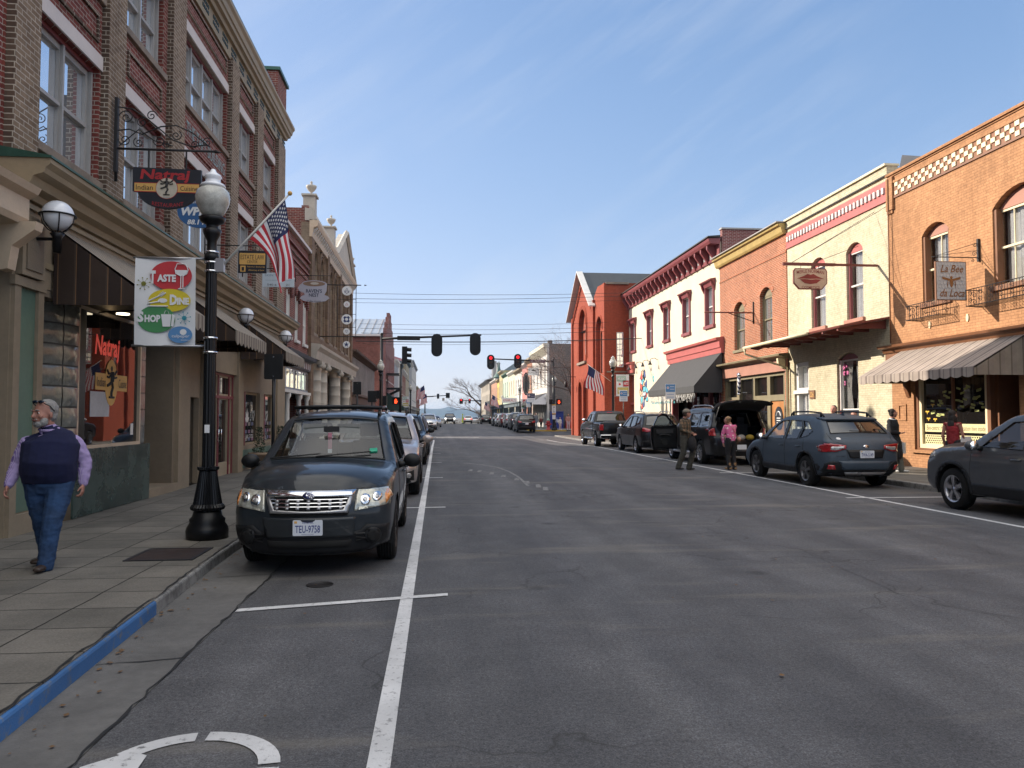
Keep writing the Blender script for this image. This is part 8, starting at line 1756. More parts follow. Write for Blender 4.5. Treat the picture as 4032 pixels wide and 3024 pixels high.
letter(s, 'Natraj', cx - .03, 5.60, .80, .22, .034, M['signred'], bold=.03, shear=.12); letter(s, 'Indian', X0 + .19, 5.405, .27, .085, .036, M['ink']); letter(s, 'Cuisine', X1 - .19, 5.402, .28, .08, .036, M['ink']); letter(s, 'RESTAURANT', cx + .02, 5.145, .50, .065, .034, M['signred'], arc=-.03); s.build('lettering', o)
def hsign(name, label, y, x0, x1, z0, z1, mat, deco, xin=-5.45, zb=None, shape=None, arm=None, rings=True):
 t = thing(name, label, 'sign', (xin, y, z1)); zb = zb or z1 + .12; b = arm_bracket(t, xin, arm or x1 + .05, y, zb, .014)
 if rings:
  for x in (x0 + (x1 - x0) * .25, x0 + (x1 - x0) * .75): b.tube([(x, y, zb), (x, y, z1 - .02)], .006, M['iron'], 4)
 b.build('bracket', t); s = MB(FY(y)); s.plate(shape or rect(x0, x1, z0, z1), -.02, .02, mat); o = s.build('panel', t); d = MB(FY(y)); deco(d, x0, x1, z0, z1); d.build('lettering', o); return t
def d_wprz(d, x0, x1, z0, z1):
 c = (x0 + x1) / 2; letter(d, 'Praise FM', c - .02, z1 - .13, .45, .07, .024, M['signwhite'], shear=.3); letter(d, 'WPRZ', c - .02, (z0 + z1) / 2 + .0, .66, .17, .024, M['signwhite'], bold=.05, shear=.2); letter(d, '88.1 FM', c, z0 + .11, .46, .10, .024, M['signwhite'], bold=.03, shear=.2)
c = (-5.02 - 4.2) / 2; hsign('radio_sign', 'blue oval radio station sign reading 88.1 FM, partly behind the lamp globe', 15.3, -5.02, -4.2, 5.28, 5.92, pm('radio_blue', (.03, .11, .28), .5, var=.05), d_wprz, shape=ell(c, 5.6, .42, .32, 36))
def d_estate(d, x0, x1, z0, z1):
 c = (x0 + x1) / 2; d.plate(rrect(x0 + .03, x1 - .03, z0 + .20, z1 - .06, .02), .02, .025, M['gold']); letter(d, 'ESTATE LAW', c, z1 - .155, .54, .11, .027, M['ink']); letter(d, 'CENTER', c, z1 - .265, .24, .065, .027, M['ink']); letter(d, 'Katherine S. Breckenridge', c + .09, z0 + .145, .40, .045, .023, M['gold']); letter(d, 'Attorney at Law', c + .09, z0 + .065, .36, .05, .023, M['gold']); d.plate(rect(x0 + .05, x0 + .17, z0 + .03, z0 + .17), .02, .024, M['gold']); d.plate(rect(x0 + .08, x0 + .14, z0 + .05, z0 + .14), .024, .026, M['ink'])
hsign('law_office_sign', 'black and ochre hanging sign of the estate law center', 18.5, -4.68, -4.03, 5.0, 5.53, M['signblack'], d_estate)
def d_skin(d, x0, x1, z0, z1):
 c = (x0 + x1) / 2; g_ = pm('blue_grey_ink', (.16, .25, .33), .6); letter(d, 'SKIN THERAPY', c, z1 - .075, .74, .06, .023, g_); letter(d, 'www.skintherapyva.com', c, z1 - .215, .72, .035, .023, g_); letter(d, '540-6        21', c, z0 + .06, .6, .06, .023, M['ink'])
hsign('skin_therapy_sign', 'white hanging sign with phone number, partly behind the big flag', 22, -4.90, -4.03, 5.26, 5.66, pm('pale_blue_sign', (.50, .56, .62), .5, var=.03), d_skin)
def d_rav(d, x0, x1, z0, z1):
 c = (x0 + x1) / 2; d.plate(ell(c - .02, z1 - .12, .42, .10, 28), .02, .024, pm('coffee_brown', (.25, .16, .11), .6)); d.plate(ell(c, z1 - .11, .16, .05, 10), .024, .027, pm('milk_foam', (.5, .47, .42), .6)); letter(d, "RAVEN'S", c - .02, z0 + .45, .60, .14, .024, pm('ink_blue', (.02, .03, .07), .6), bold=.02); letter(d, 'NEST', c - .02, z0 + .29, .38, .13, .024, MC['ink_blue'], bold=.02); letter(d, 'Coffee House', c - .02, z0 + .07, .52, .06, .03, M['ink'], shear=.3, arc=-.02)
cupm = pm('lilac_grey_cup', (.40, .40, .47), .5, var=.04); c = -4.72
hsign('coffee_sign', 'cup-and-saucer shaped coffee house hanging sign', 30, -5.2, -4.25, 6.0, 6.85, cupm, d_rav, zb=7.05, arm=-4.05, shape=[(c + .46, 6.76)] + ell(c - .02, 6.74, .46, .12, 16, 0, PI) + [(c - .50, 6.72), (c - .56, 6.68), (c - .63, 6.56), (c - .58, 6.44), (c - .42, 6.38), (c - .36, 6.30), (c - .50, 6.24), (c - .56, 6.16), (c - .40, 6.06), (c, 6.0), (c + .40, 6.06), (c + .56, 6.18), (c + .50, 6.26), (c + .36, 6.30), (c + .44, 6.45)])
t = thing('lodge_emblem_sign', 'black iron ladder frame with five round lodge emblems', 'sign', (-5.4, 36, 6.5)); b = MB(); y = 36
for z in (7.72, 5.32): b.tube([(-5.4, y, z), (-3.55 if z > 7 else -3.35, y, z)], .024, M['iron'], 6)
for x in (-4.62, -3.78): b.tube([(x, y, 5.3), (x, y, 7.72)], .018, M['iron'], 6)
for z in (7.05, 6.36, 5.75): b.tube([(-4.62, y, z), (-3.78, y, z)], .012, M['iron'], 5)
for z in (7.72, 5.32): b.tube([(-3.4, y, z), (-3.28, y, z)], [.04, .003], M['iron'], 5)
b.build('frame', t)
for i, (z, r) in enumerate(((7.45, .22), (6.82, .14), (6.12, .235), (5.56, .15), (4.95, .16))):
 d = MB(FY(y)); cx = -4.2; d.plate(ell(cx, z, r, r, 24), -.03, .03, M['signwhite']); bl = pm('emblem_navy', (.02, .04, .14), .6)
 if i == 0: d.tube([(cx - .1, z - .1, .035), (cx, z + .13, .035), (cx + .1, z - .1, .035)], .012, bl, 4); d.tube([(cx - .12, z + .0, .035), (cx, z - .14, .035), (cx + .12, z + .0, .035)], .012, bl, 4); letter(d, 'G', cx, z - .01, .05, .07, .036, bl)
 elif i == 2: d.plate([(cx + .17 * (1 if k % 3 else .62) * math.cos(k * PI / 6), z + .17 * (1 if k % 3 else .62) * math.sin(k * PI / 6)) for k in range(12)], .03, .035, bl); d.plate(ell(cx, z, .07, .07, 14), .035, .04, M['signwhite'])
 elif i in (1, 3): s = -1 if i == 3 else 1; d.tube([(cx - .06, z - .04 * s, .035), (cx + .06, z - .04 * s, .035), (cx, z + .07 * s, .035)], .01, M['signred'] if i == 1 else bl, 4, close=True)
 else: d.plate([(cx + (.13 if k % 2 == 0 else .05) * math.sin(k * PI / 5), z + (.13 if k % 2 == 0 else .05) * math.cos(k * PI / 5)) for k in range(10)], .03, .035, bl)
 d.build('round_emblem', t)
t = thing('cosmetics_sign', 'octagonal cosmetics sign with big red lips hanging from a red beam', 'sign', (14.2, 23.5, 6.55)); k_ = 23.5 / 23.5
b = MB(); b.box(11.0, 12.75, 23.46, 23.54, 6.47, 6.56, M['wood_red']) ; b.box(12.75, 14.2, 23.47, 23.53, 6.48, 6.55, M['wood_red'])
for a, c2 in (((11.3, 23.5, 6.56), (14.19, 22.9, 8.3)), ((11.3, 23.5, 6.56), (14.19, 23.6, 8.3)), ((12.0, 23.5, 6.56), (14.19, 24.6, 7.4))): b.tube([a, c2], .008, M['iron'], 4)
for x in (11.6, 12.2): b.tube([(x, 23.5, 6.47), (x, 23.5, 6.38)], .008, M['iron'], 4)
b.build('beam', t); s = MB(FY(23.5)); x0, x1, z0, z1 = 11.34, 12.47, 5.70, 6.38; oc = [(x0, z0 + .2), (x0 + .18, z0), (x1 - .18, z0), (x1, z0 + .2), (x1, z1 - .08), (x1 - .06, z1), (x0 + .06, z1), (x0, z1 - .08)]
s.plate(oc, -.03, .03, M['wood_red']); c_ = (x0 + x1) / 2; zc = (z0 + z1) / 2; s.plate([(c_ + (a - c_) * .95, zc + (b_ - zc) * .92) for a, b_ in oc], .03, .034, pm('tan_sign_face', (.56, .42, .30), .6)); o = s.build('panel', t); s = MB(FY(23.5)); lip = pm('lip_red', (.25, .035, .03), .5)
s.plate([(c_ - .46, zc), (c_ - .22, zc + .09), (c_ - .1, zc + .16), (c_, zc + .13), (c_ + .1, zc + .16), (c_ + .22, zc + .09), (c_ + .46, zc), (c_ + .2, zc + .01), (c_, zc + .0), (c_ - .2, zc + .01)], .034, .04, lip); s.plate([(c_ - .36, zc - .02), (c_ - .18, zc - .01), (c_, zc - .03), (c_ + .18, zc - .01), (c_ + .36, zc - .02), (c_ + .2, zc - .14), (c_, zc - .17), (c_ - .2, zc - .14)], .034, .04, lip)
letter(s, 'MERLE NORMAN', c_, z1 - .14, .92, .11, .037, lip, arc=.05, bold=.01); letter(s, 'COSMETICS', c_, z0 + .07, .6, .085, .037, lip, arc=-.01, bold=.01); s.build('lettering', o)
t = thing('bee_shop_sign', 'white honeycomb sign with a brown bee hanging on the orange shop', 'sign', (14.15, 18.8, 5.7)); b = MB(); b.tube([(14.17, 18.8, 5.8), (12.85, 18.8, 5.8)], .014, M['iron'], 6); b.tube([(14.17, 18.8, 6.2), (12.95, 18.8, 5.82)], .006, M['iron'], 4); b.tube([(14.17, 18.8, 6.0), (12.95, 18.8, 5.82)], .006, M['iron'], 4); b.box(14.14, 14.2, 18.77, 18.83, 5.7, 6.3, M['iron']); y = 18.8
for q in ((14.08, 6.15, .06, 1.4, 3, 1), (14.05, 5.9, .07, 1.4, 0, 1), (14.0, 5.72, .05, 1.4, 2, -1)): b.tube(spiral(*q), .008, M['iron'], 4)
b.build('bracket', t); x0, x1, z0, z1 = 12.94, 13.79, 4.66, 5.68; s = MB(FY(y)); s.plate(rect(x0, x1, z0, z1), -.03, .03, M['brownpaint']); s.plate(rect(x0 + .02, x1 - .02, z0 + .02, z1 - .02), .03, .033, pm('honeycomb_white', (.50, .50, .50), .55, var=.06)); o = s.build('panel', t); s = MB(FY(y))
hg = pm('honeycomb_grey', (.36, .38, .41), .6)
for i in range(9):
 for j in range(10):
  a, c2 = x0 + .07 + i * .088 + (j % 2) * .044, z0 + .07 + j * .098
  if a < x1 - .06 and c2 < z1 - .05: s.tube([(a + .05 * math.cos(q), c2 + .055 * math.sin(q), .034) for q in [PI / 6 + k * PI / 3 for k in range(6)]], .0035, hg, 3, close=True)
bn = pm('bee_brown', (.26, .11, .03), .6); c_ = (x0 + x1) / 2; zc = (z0 + z1) / 2 + .02
letter(s, 'La Bee', c_ + .02, z1 - .19, .64, .2, .04, bn, shear=.35, bold=.01); letter(s, 'da Loca', c_ + .02, z0 + .19, .68, .2, .04, bn, shear=.35, bold=.01)
s.plate(ell(c_, zc - .07, .045, .12, 12), .034, .044, bn); s.plate(ell(c_, zc + .07, .035, .035, 10), .034, .044, bn)
for sg in (-1, 1):
 s.plate([(c_, zc + .02), (c_ + sg * .26, zc + .09), (c_ + sg * .24, zc + .02), (c_ + sg * .06, zc - .02)], .034, .04, bn)
 for dz in (-.02, -.07, .02): s.tube([(c_, zc + dz, .04), (c_ + sg * .1, zc + dz - .04, .04), (c_ + sg * .12, zc + dz - .14, .04)], .005, bn, 3)
s.build('lettering', o)
t = thing('iron_bracket', 'empty iron sign bracket on the orange-red brick shop', 'bracket', (14.2, 33.0, 6.3)); b = MB(); b.tube([(14.2, 33.3, 6.3), (11.9, 33.3, 6.3)], .035, M['wood_red'], 6); b.tube([(14.17, 33.3, 5.8), (14.17, 33.3, 6.8)], .03, M['iron'], 6); b.tube([(13.0, 33.3, 6.28), (14.17, 33.3, 5.9)], .02, M['iron'], 5); b.build('arm', t)
t = thing('shop_marquee', 'white rectangular shop sign board standing out over the far right sidewalk', 'sign', (10.0, 118, 4)); b = MB(FY(118)); b.box(9.9, 12.2, 3.75, 4.55, -.1, .1, M['signwhite']); letter(b, "KNAKAL'S", 11.05, 4.15, 1.9, .4, .105, B_red); b.build('panel', t)
t = thing('vertical_sign', 'tall dark oval vertical shop sign on the far orange brick shop', 'sign', (11.6, 100, 5)); b = MB(FY(100)); b.plate(ell(11.55, 5.9, .42, 1.5, 28), -.05, .05, M['signblack']); b.box(11.9, 12.3, 5.85, 5.95, -.03, .03, M['iron']); b.plate(ell(11.55, 5.9, .3, 1.3, 28), .05, .055, M['sash'], [ell(11.55, 5.9, .26, 1.24, 28)]); b.build('panel', t)
t = thing('bird_sign', 'pale hanging sign with a dark bird shape on the white corner building', 'sign', (11.2, 92, 8)); b = MB(FY(92)); b.box(10.9, 12.2, 6.6, 7.5, -.03, .03, M['signwhite']); b.plate([(11.2, 7.25), (11.5, 7.32), (12.0, 7.1), (11.4, 7.12)], .03, .04, M['ink']); b.box(10.8, 12.3, 7.6, 7.66, -.03, .03, M['iron']); b.build('panel', t)
def bare_tree(name, label, x, y, z, h, spread, seed, bark, lean=(0, 0), buds=None, depth=6, r0=.22, cat='tree', up=.35):
 rt = random.Random(seed); t = thing(name, label, cat, (x, y, z)); tr = MB(); br = MB(); tips = []
 def grow(p, d, l, r, k):
  pts = [p]; dd = d.copy(); n_ = 4
  for i in range(n_):
   dd = (dd + Vector((rt.uniform(-.22, .22), rt.uniform(-.22, .22), rt.uniform(-.1, .2 * up)))).normalized(); pts.append(pts[-1] + dd * l / n_)
  (tr if k == depth else br).tube(pts, [r * (1 - .4 * i / n_) for i in range(n_ + 1)], bark, 7 if k > 3 else 4, cap=False)
  if k == 0: tips.append(pts[-1]); return
  nb = 3 if k > 1 else 4
  for i in range(nb):
   q = Vector((rt.uniform(-1, 1), rt.uniform(-1, 1), rt.uniform(-.3, .8))).normalized(); nd = (dd * .75 + q * .75 + Vector((lean[0], lean[1], 0)) * .2).normalized()
   st = pts[-1] if i == 0 else pts[rt.choice((2, 3, 4))]
   grow(st, nd, l * rt.uniform(.62, .82) * (spread if k > 3 else 1), r * (.62 if i == 0 else .48), k - 1)
   if k <= 3: tips.append(pts[2])
 grow(Vector((x, y, z)), Vector((lean[0] * .3, lean[1] * .3, 1)).normalized(), h * .28, r0, depth)
 tr.build('trunk', t)
 br.build('branches', t)
 if buds:
  b = MB()
  for p in tips:
   for i in range(3):
    c = p + Vector((rt.uniform(-.2, .2), rt.uniform(-.2, .2), rt.uniform(-.2, .2))); s_ = .035; a = Vector((rt.uniform(-1, 1), rt.uniform(-1, 1), rt.uniform(-1, 1))).normalized() * s_; b2 = Vector((rt.uniform(-1, 1), rt.uniform(-1, 1), rt.uniform(-1, 1))).normalized() * s_; b.add([c - a, c + b2, c + a], [(0, 1, 2)], buds)
  b.build('buds', t)
 return t
bark = pm('grey_bark', (.14, .11, .09), .9, var=.3)
bare_tree('bare_tree', 'budding bare tree spreading in front of the grey side wall at the corner', 15.2, 75.5, -.1, 13, 1.05, 11, pm('dark_bark', (.10, .07, .06), .9), lean=(-1.1, .0), buds=pm('pinkish_buds', (.36, .24, .20), .8), r0=.2)
bare_tree('bare_tree', 'large leafless tree rising behind the far hotel at the end of the street', 15.5, 235, -1.2, 23, 1.0, 4, bark, lean=(-.6, 0), r0=.5)
bare_tree('bare_tree', 'low pale-branched tree beside the far right signal pole', 9.6, 172, 0, 5.5, 1.0, 21, bark, buds=pm('pale_blossom', (.5, .42, .38), .8), depth=5, r0=.12)
ds = MB(); rd_ = random.Random(9); dsm = pm('winter_treeline', (.10, .075, .055), .95, var=.45, vs=.15)
for i in range(2600):
 x = rd_.uniform(-120, 160); y = rd_.uniform(395, 440); h = (3.6 + 1.2 * math.sin(x * .13) + .8 * math.sin(x * .41)); z = gz(y) - .4 + rd_.random() ** .6 * h; s_ = rd_.uniform(.25, .6)
 a = Vector((rd_.uniform(-1, 1), rd_.uniform(-1, 1), rd_.uniform(-1, 1))).normalized() * s_; b2 = Vector((rd_.uniform(-1, 1), rd_.uniform(-1, 1), rd_.uniform(-1, 1))).normalized() * s_; c = Vector((x, y, z)); ds.add([c - a, c + b2, c + a, c - b2], [(0, 1, 2, 3)], dsm)
stuff(ds.build('distant_woods'))
from mathutils import noise as mn
def ringloft(mb, pts, rad, side=(1, 0, 0), n=12, mat=None):
 """closed tapering limb; rad = list of (r_side, r_other)"""
 pts = [Vector(p) for p in pts]; rad = [(r, r) if not hasattr(r, '__len__') else r for r in rad]
 d0 = (pts[1] - pts[0]).normalized(); d1 = (pts[-1] - pts[-2]).normalized()
 m0 = min(rad[0]); m1 = min(rad[-1])
 P = [pts[0] - d0 * m0 * .85, pts[0] - d0 * m0 * .5] + pts + [pts[-1] + d1 * m1 * .5, pts[-1] + d1 * m1 * .85]
 Rr = [(rad[0][0] * .45, rad[0][1] * .45), (rad[0][0] * .85, rad[0][1] * .85)] + rad + [(rad[-1][0] * .85, rad[-1][1] * .85), (rad[-1][0] * .45, rad[-1][1] * .45)]
 vs = []; S = Vector(side)
 for i, p in enumerate(P):
  a = P[max(0, i - 1)]; b = P[min(len(P) - 1, i + 1)]; t = (b - a).normalized()
  x = (S - t * S.dot(t)).normalized(); y = t.cross(x)
  for j in range(n): q = 2 * PI * j / n; vs.append(p + x * Rr[i][0] * math.cos(q) + y * Rr[i][1] * math.sin(q))
 k = len(P); fs = [(i * n + j, i * n + (j + 1) % n, (i + 1) * n + (j + 1) % n, (i + 1) * n + j) for i in range(k - 1) for j in range(n)]
 fs += [tuple(reversed(range(n))), tuple((k - 1) * n + j for j in range(n))]
 mb.add(vs, fs, mat, smooth=True)
def fuse(name, mb, parent, voxel, mat, wrinkle=0, smooth=4, wscale=9, loc=None, matfn=None, mats=None):
 """one continuous surface out of overlapping lofts"""
 o = mb.build(name, parent, local=True)
 r = o.modifiers.new('r', 'REMESH'); r.mode = 'VOXEL'; r.voxel_size = voxel; r.use_smooth_shade = True
 s = o.modifiers.new('s', 'SMOOTH'); s.iterations = smooth; s.factor = .5
 me = evalmesh(o)
 o.modifiers.clear(); o.data = me; me.materials.clear()
 for m in (mats or [mat]): me.materials.append(m)
 if wrinkle:
  nrm = [v.normal.copy() for v in me.vertices]; cs = [v.co.copy() for v in me.vertices]; out = []
  for c, n_ in zip(cs, nrm):
   w_ = mn.noise(Vector((c.x * wscale, c.y * wscale, c.z * wscale * 1.6))) + .5 * mn.noise(Vector((c.x * 2 * wscale, c.y * 2 * wscale, c.z * 3.2 * wscale + 7))); out += list(c + n_ * w_ * wrinkle)
  me.vertices.foreach_set('co', out)
 for p in me.polygons:
  p.use_smooth = True
  if matfn: p.material_index = matfn(p.center)
 return o
def rotz(v, c, a): d = v - c; return Vector((c.x + d.x * math.cos(a) - d.y * math.sin(a), c.y + d.x * math.sin(a) + d.y * math.cos(a), v.z))
BASE = dict(pelvis=(0, 0, .93), chest=(0, .0, 1.27), neck=(0, .01, 1.47), head=(0, -.02, 1.61), sl=(.19, .01, 1.40), sr=(-.19, .01, 1.40), el=(.25, .03, 1.12), er=(-.25, .03, 1.12), wl=(.27, -.05, .88), wr=(-.27, -.05, .88),
   hl=(.09, 0, .90), hr=(-.09, 0, .90), kl=(.10, -.04, .50), kr=(-.10, -.04, .50), al=(.10, .03, .09), ar=(-.10, .03, .09), tl=(.11, -.12, .03), tr=(-.11, -.12, .03))
def striped(name, c1, c2, per, w=.5, axis='X'):
 m, nt, b = nodes(name); setv(b, Roughness=.85); tc = N(nt, 'ShaderNodeTexCoord'); s = N(nt, 'ShaderNodeSeparateXYZ'); nt.links.new(tc.outputs['Object'], s.inputs[0])
 a = N(nt, 'ShaderNodeMath', operation='MULTIPLY_ADD'); nt.links.new(s.outputs[0], a.inputs[0]); a.inputs[1].default_value = 1.0; nt.links.new(s.outputs[1], a.inputs[2])
 d = N(nt, 'ShaderNodeMath', operation='DIVIDE'); nt.links.new(a.outputs[0], d.inputs[0]); d.inputs[1].default_value = per
 f = N(nt, 'ShaderNodeMath', operation='FRACT'); nt.links.new(d.outputs[0], f.inputs[0]); nt.links.new(mix(nt, ramp(nt, f.outputs[0], w - .05, w + .05), c1, c2), b.inputs['Base Color']); return m
def plaid(name, cs):
 m, nt, b = nodes(name); setv(b, Roughness=.9); tc = N(nt, 'ShaderNodeTexCoord'); s = N(nt, 'ShaderNodeSeparateXYZ'); nt.links.new(tc.outputs['Object'], s.inputs[0]); out = []
 for k in (0, 2):
  w_ = N(nt, 'ShaderNodeMath', operation='MULTIPLY'); nt.links.new(s.outputs[k], w_.inputs[0]); w_.inputs[1].default_value = 1 / .11
  f = N(nt, 'ShaderNodeMath', operation='PINGPONG'); nt.links.new(w_.outputs[0], f.inputs[0]); f.inputs[1].default_value = .5; out.append(ramp(nt, f.outputs[0], .18, .32))
 c = mix(nt, out[0], cs[0], cs[1]); c = mix(nt, mix(nt, .5, (0, 0, 0), out[1]), c, cs[2]); nt.links.new(c, b.inputs['Base Color']); return m
def hearts(name, base, c2):
 m, nt, b = nodes(name); setv(b, Roughness=.95); tc = N(nt, 'ShaderNodeTexCoord'); v = N(nt, 'ShaderNodeTexVoronoi'); v.inputs['Scale'].default_value = 9.5; v.inputs['Randomness'].default_value = .35; nt.links.new(tc.outputs['Object'], v.inputs['Vector'])
 nt.links.new(mix(nt, ramp(nt, v.outputs['Distance'], .30, .34, (1, 1, 1), (0, 0, 0)), base, c2), b.inputs['Base Color']); bump(nt, b, noise(nt, tc.outputs['Object'], 90, 2), .5, .006); return m
def hand(mb, w, e, sgn, k=1.0, curl=.9, mat=None, face=(0, -1, 0)):
 """five-fingered relaxed hand continuing the forearm e->w; palm turned to the body"""
 w = Vector(w); d = (w - Vector(e)).normalized(); f = Vector(face); f = (f - d * f.dot(d)).normalized(); inn = d.cross(f) * 1.0
 if inn.x * sgn > 0: inn = -inn                       # inn points toward the body = palm side
 ringloft(mb, [w - d * .02 * k, w + d * .03 * k, w + d * .085 * k], [(.024 * k, .018 * k), (.040 * k, .017 * k), (.042 * k, .014 * k)], side=f, n=10, mat=mat)
 for i, ln in enumerate((.068, .078, .072, .056)):
  o = w + d * .085 * k + f * (.031 - i * .0205) * k; a = d; p1 = o + (a * math.cos(curl * .35) + inn * math.sin(curl * .35)) * ln * .45 * k
  p2 = p1 + (a * math.cos(curl * 1.0) + inn * math.sin(curl * 1.0)) * ln * .32 * k; p3 = p2 + (a * math.cos(curl * 1.6) + inn * math.sin(curl * 1.6)) * ln * .25 * k
  ringloft(mb, [o - a * .012 * k, p1, p2, p3], [.0092 * k, .0088 * k, .0082 * k, .0072 * k], side=f, n=8, mat=mat)
 th = w + d * .025 * k + f * .032 * k; t1 = th + (d * .7 + f * .6 + inn * .35).normalized() * .042 * k; t2 = t1 + (d * .95 + f * .15 + inn * .4).normalized() * .032 * k
 ringloft(mb, [th - f * .012 * k, t1, t2], [.0125 * k, .0105 * k, .0085 * k], side=f, n=8, mat=mat)
def person(label, loc, rz, J=None, h=1.75, build=1.0, skin=None, hair=((.05, .035, .025), 'short'), top=None, pants=None, shoes=None, headturn=0, tilt=0, voxel=.010, group=None, topw=1.0, belly=0, sleeves='long', skirt=False, coat=None, beard=None, cap=None, vest=None, hands=True, hs=1.0, shoeh=.03, curl=.9):
 k = h / 1.75; j = dict(BASE); j.update(J or {}); j = {a: Vector(b) * k for a, b in j.items()}; sk = skin or M['skin']; B = build * k
 mb = MB(); hd = j['head']; nk = j['neck']
 ringloft(mb, [j['pelvis'] - Vector((0, 0, .04)), j['pelvis'] + Vector((0, 0, .08)), (j['pelvis'] + j['chest']) / 2, j['chest'], j['neck'] - Vector((0, 0, .06 * k))], [(.14 * B, .10 * B), (.145 * B, .10 * B), (.125 * B, .09 * B), (.155 * B, .10 * B), (.07 * B, .06 * B)], mat=sk)
 ringloft(mb, [nk - Vector((0, 0, .05 * k)), nk + Vector((0, 0, .03 * k)), hd - Vector((0, 0, .03 * k))], [.062 * B ** .5 * k ** .5, .056 * k, .055 * k], mat=sk)
 for s in 'lr':
  ringloft(mb, [j['s' + s], (j['s' + s] + j['e' + s]) / 2, j['e' + s]], [.052 * B, .047 * B, .038 * B], mat=sk); ringloft(mb, [j['e' + s], (j['e' + s] * .6 + j['w' + s] * .4), j['w' + s]], [.038 * B, .038 * B, .026 * k], mat=sk)
  ringloft(mb, [j['h' + s], (j['h' + s] + j['k' + s]) / 2, j['k' + s]], [.088 * B, .075 * B, .055 * B], mat=sk); ringloft(mb, [j['k' + s], (j['k' + s] * .65 + j['a' + s] * .35), j['a' + s]], [.054 * B, .053 * B, .036 * B], mat=sk); ringloft(mb, [j['a' + s], j['a' + s] * .5 + j['t' + s] * .5 - Vector((0, 0, .01)), j['t' + s]], [.034 * k, .024 * k, .018 * k], mat=sk)
  ringloft(mb, [j['chest'] + Vector((0, 0, .08 * k)), j['s' + s]], [.07 * B, .055 * B], side=(0, 1, 0), mat=sk)
  if hands: hand(mb, j['w' + s], j['e' + s], 1 if s == 'l' else -1, k, curl, sk)
 hm = MB()
 hm.sphere((0, .018, .035), .1, sk, 16, 12, (.78, .96, .93)); hm.sphere((0, -.022, -.015), .1, sk, 16, 12, (.66, .70, .95)); hm.sphere((0, -.052, -.078), .038, sk, 12, 8, (1.15, .8, .75));
 ringloft(hm, [(0, -.086, .022), (0, -.106, -.020)], [.010, .0155], mat=sk); hm.sphere((0, -.088, .032), .02, sk, 10, 6, (2.5, .5, .5)); hm.sphere((0, -.084, -.052), .014, sk, 10, 6, (2.0, .8, .75))
 for s in (-1, 1): hm.sphere((s * .078, .012, -.008), .02, sk, 10, 8, (.45, .8, 1.45)); hm.sphere((s * .040, -.066, -.018), .022, sk, 8, 6, (1.2, .8, 1))
 R = Matrix.Rotation(headturn, 3, 'Z') @ Matrix.Rotation(tilt, 3, 'X')
 TH = lambda v: tuple(hd + (R @ Vector(v)) * k * hs)
 mb.add([TH(v) for v in hm.v], hm.f, sk, smooth=True)
 root = fuse('person', mb, None, voxel, sk, smooth=3); root.location = loc; root.rotation_euler = (0, 0, rz); tag(root, label, 'person', group)
 def piece(name, fn, mat):
  q = MB(); fn(q); q.v = [TH(v) for v in q.v]; return q.build(name, root, local=True)
 wh, dk = M['signwhite'], M['ink']
 def eyes(q):
  for s in (-1, 1): q.sphere((s * .032, -.076, .012), .0115, wh, 10, 8, (1, .6, .5)); q.sphere((s * .032, -.0815, .012), .0056, dk, 8, 6)
 piece('eyes', eyes, wh)
 def brows(q):
  for s in (-1, 1): q.tube([(s * .016, -.098, .034), (s * .035, -.096, .040), (s * .053, -.084, .034)], .0045, hm_, 5)
 hm_ = pm('hair_%d' % int(1000 * sum(hair[0]) + 7 * hair[0][0] * 100), hair[0], .75, var=.35, vs=40, bs=120, bstr=.7)
 piece('eyebrows', brows, hm_); piece('lips', lambda q: q.sphere((0, -.097, -.052), .012, pm('lip_tone', (.30, .11, .09), .5), 10, 6, (1.9, .45, .42)), None)
 hq = MB(); st = hair[1]
 hq.sphere((0, .036, .046), .1, hm_, 18, 14, (.82, .93, .93));
 if st == 'long': hq.sphere((0, .06, -.06), .1, hm_, 14, 10, (.92, .6, 1.5)); hq.sphere((0, .085, -.22), .09, hm_, 14, 10, (1.0, .45, 1.5)); hq.sphere((.06, .02, -.08), .05, hm_, 10, 8, (.7, 1, 2)); hq.sphere((-.06, .02, -.08), .05, hm_, 10, 8, (.7, 1, 2))
 if st == 'bun': hq.sphere((0, .115, .075), .040, hm_, 12, 8); hq.sphere((0, .05, -.01), .09, hm_, 12, 8, (.85, .7, .9))
 if st == 'short': hq.sphere((0, .055, -.005), .08, hm_, 12, 8, (.98, .7, .95))
 V = []; keep = lambda v: True
 hq.v = [TH((x, max(y, -.02) if z < .06 else (max(y, -.045) if z < .095 else y), z)) for x, y, z in hq.v]
 fuse('hair', hq, root, .007, hm_, wrinkle=.004, smooth=2, wscale=30)
 if beard:
  bm_ = pm('grey_beard', beard, .85, var=.4, vs=60, bs=150, bstr=.8); bq = MB(); bq.sphere((0, -.052, -.082), .041, bm_, 14, 10, (1.25, .9, .9)); bq.sphere((.045, -.03, -.06), .034, bm_, 10, 8, (.8, 1.1, 1.3)); bq.sphere((-.045, -.03, -.06), .034, bm_, 10, 8, (.8, 1.1, 1.3)); ringloft(bq, [(-.032, -.094, -.045), (0, -.103, -.036), (.032, -.094, -.045)], [.008, .011, .008], mat=bm_)
  bq.v = [TH(v) for v in bq.v]; fuse('beard', bq, root, .006, bm_, wrinkle=.003, smooth=2, wscale=40)
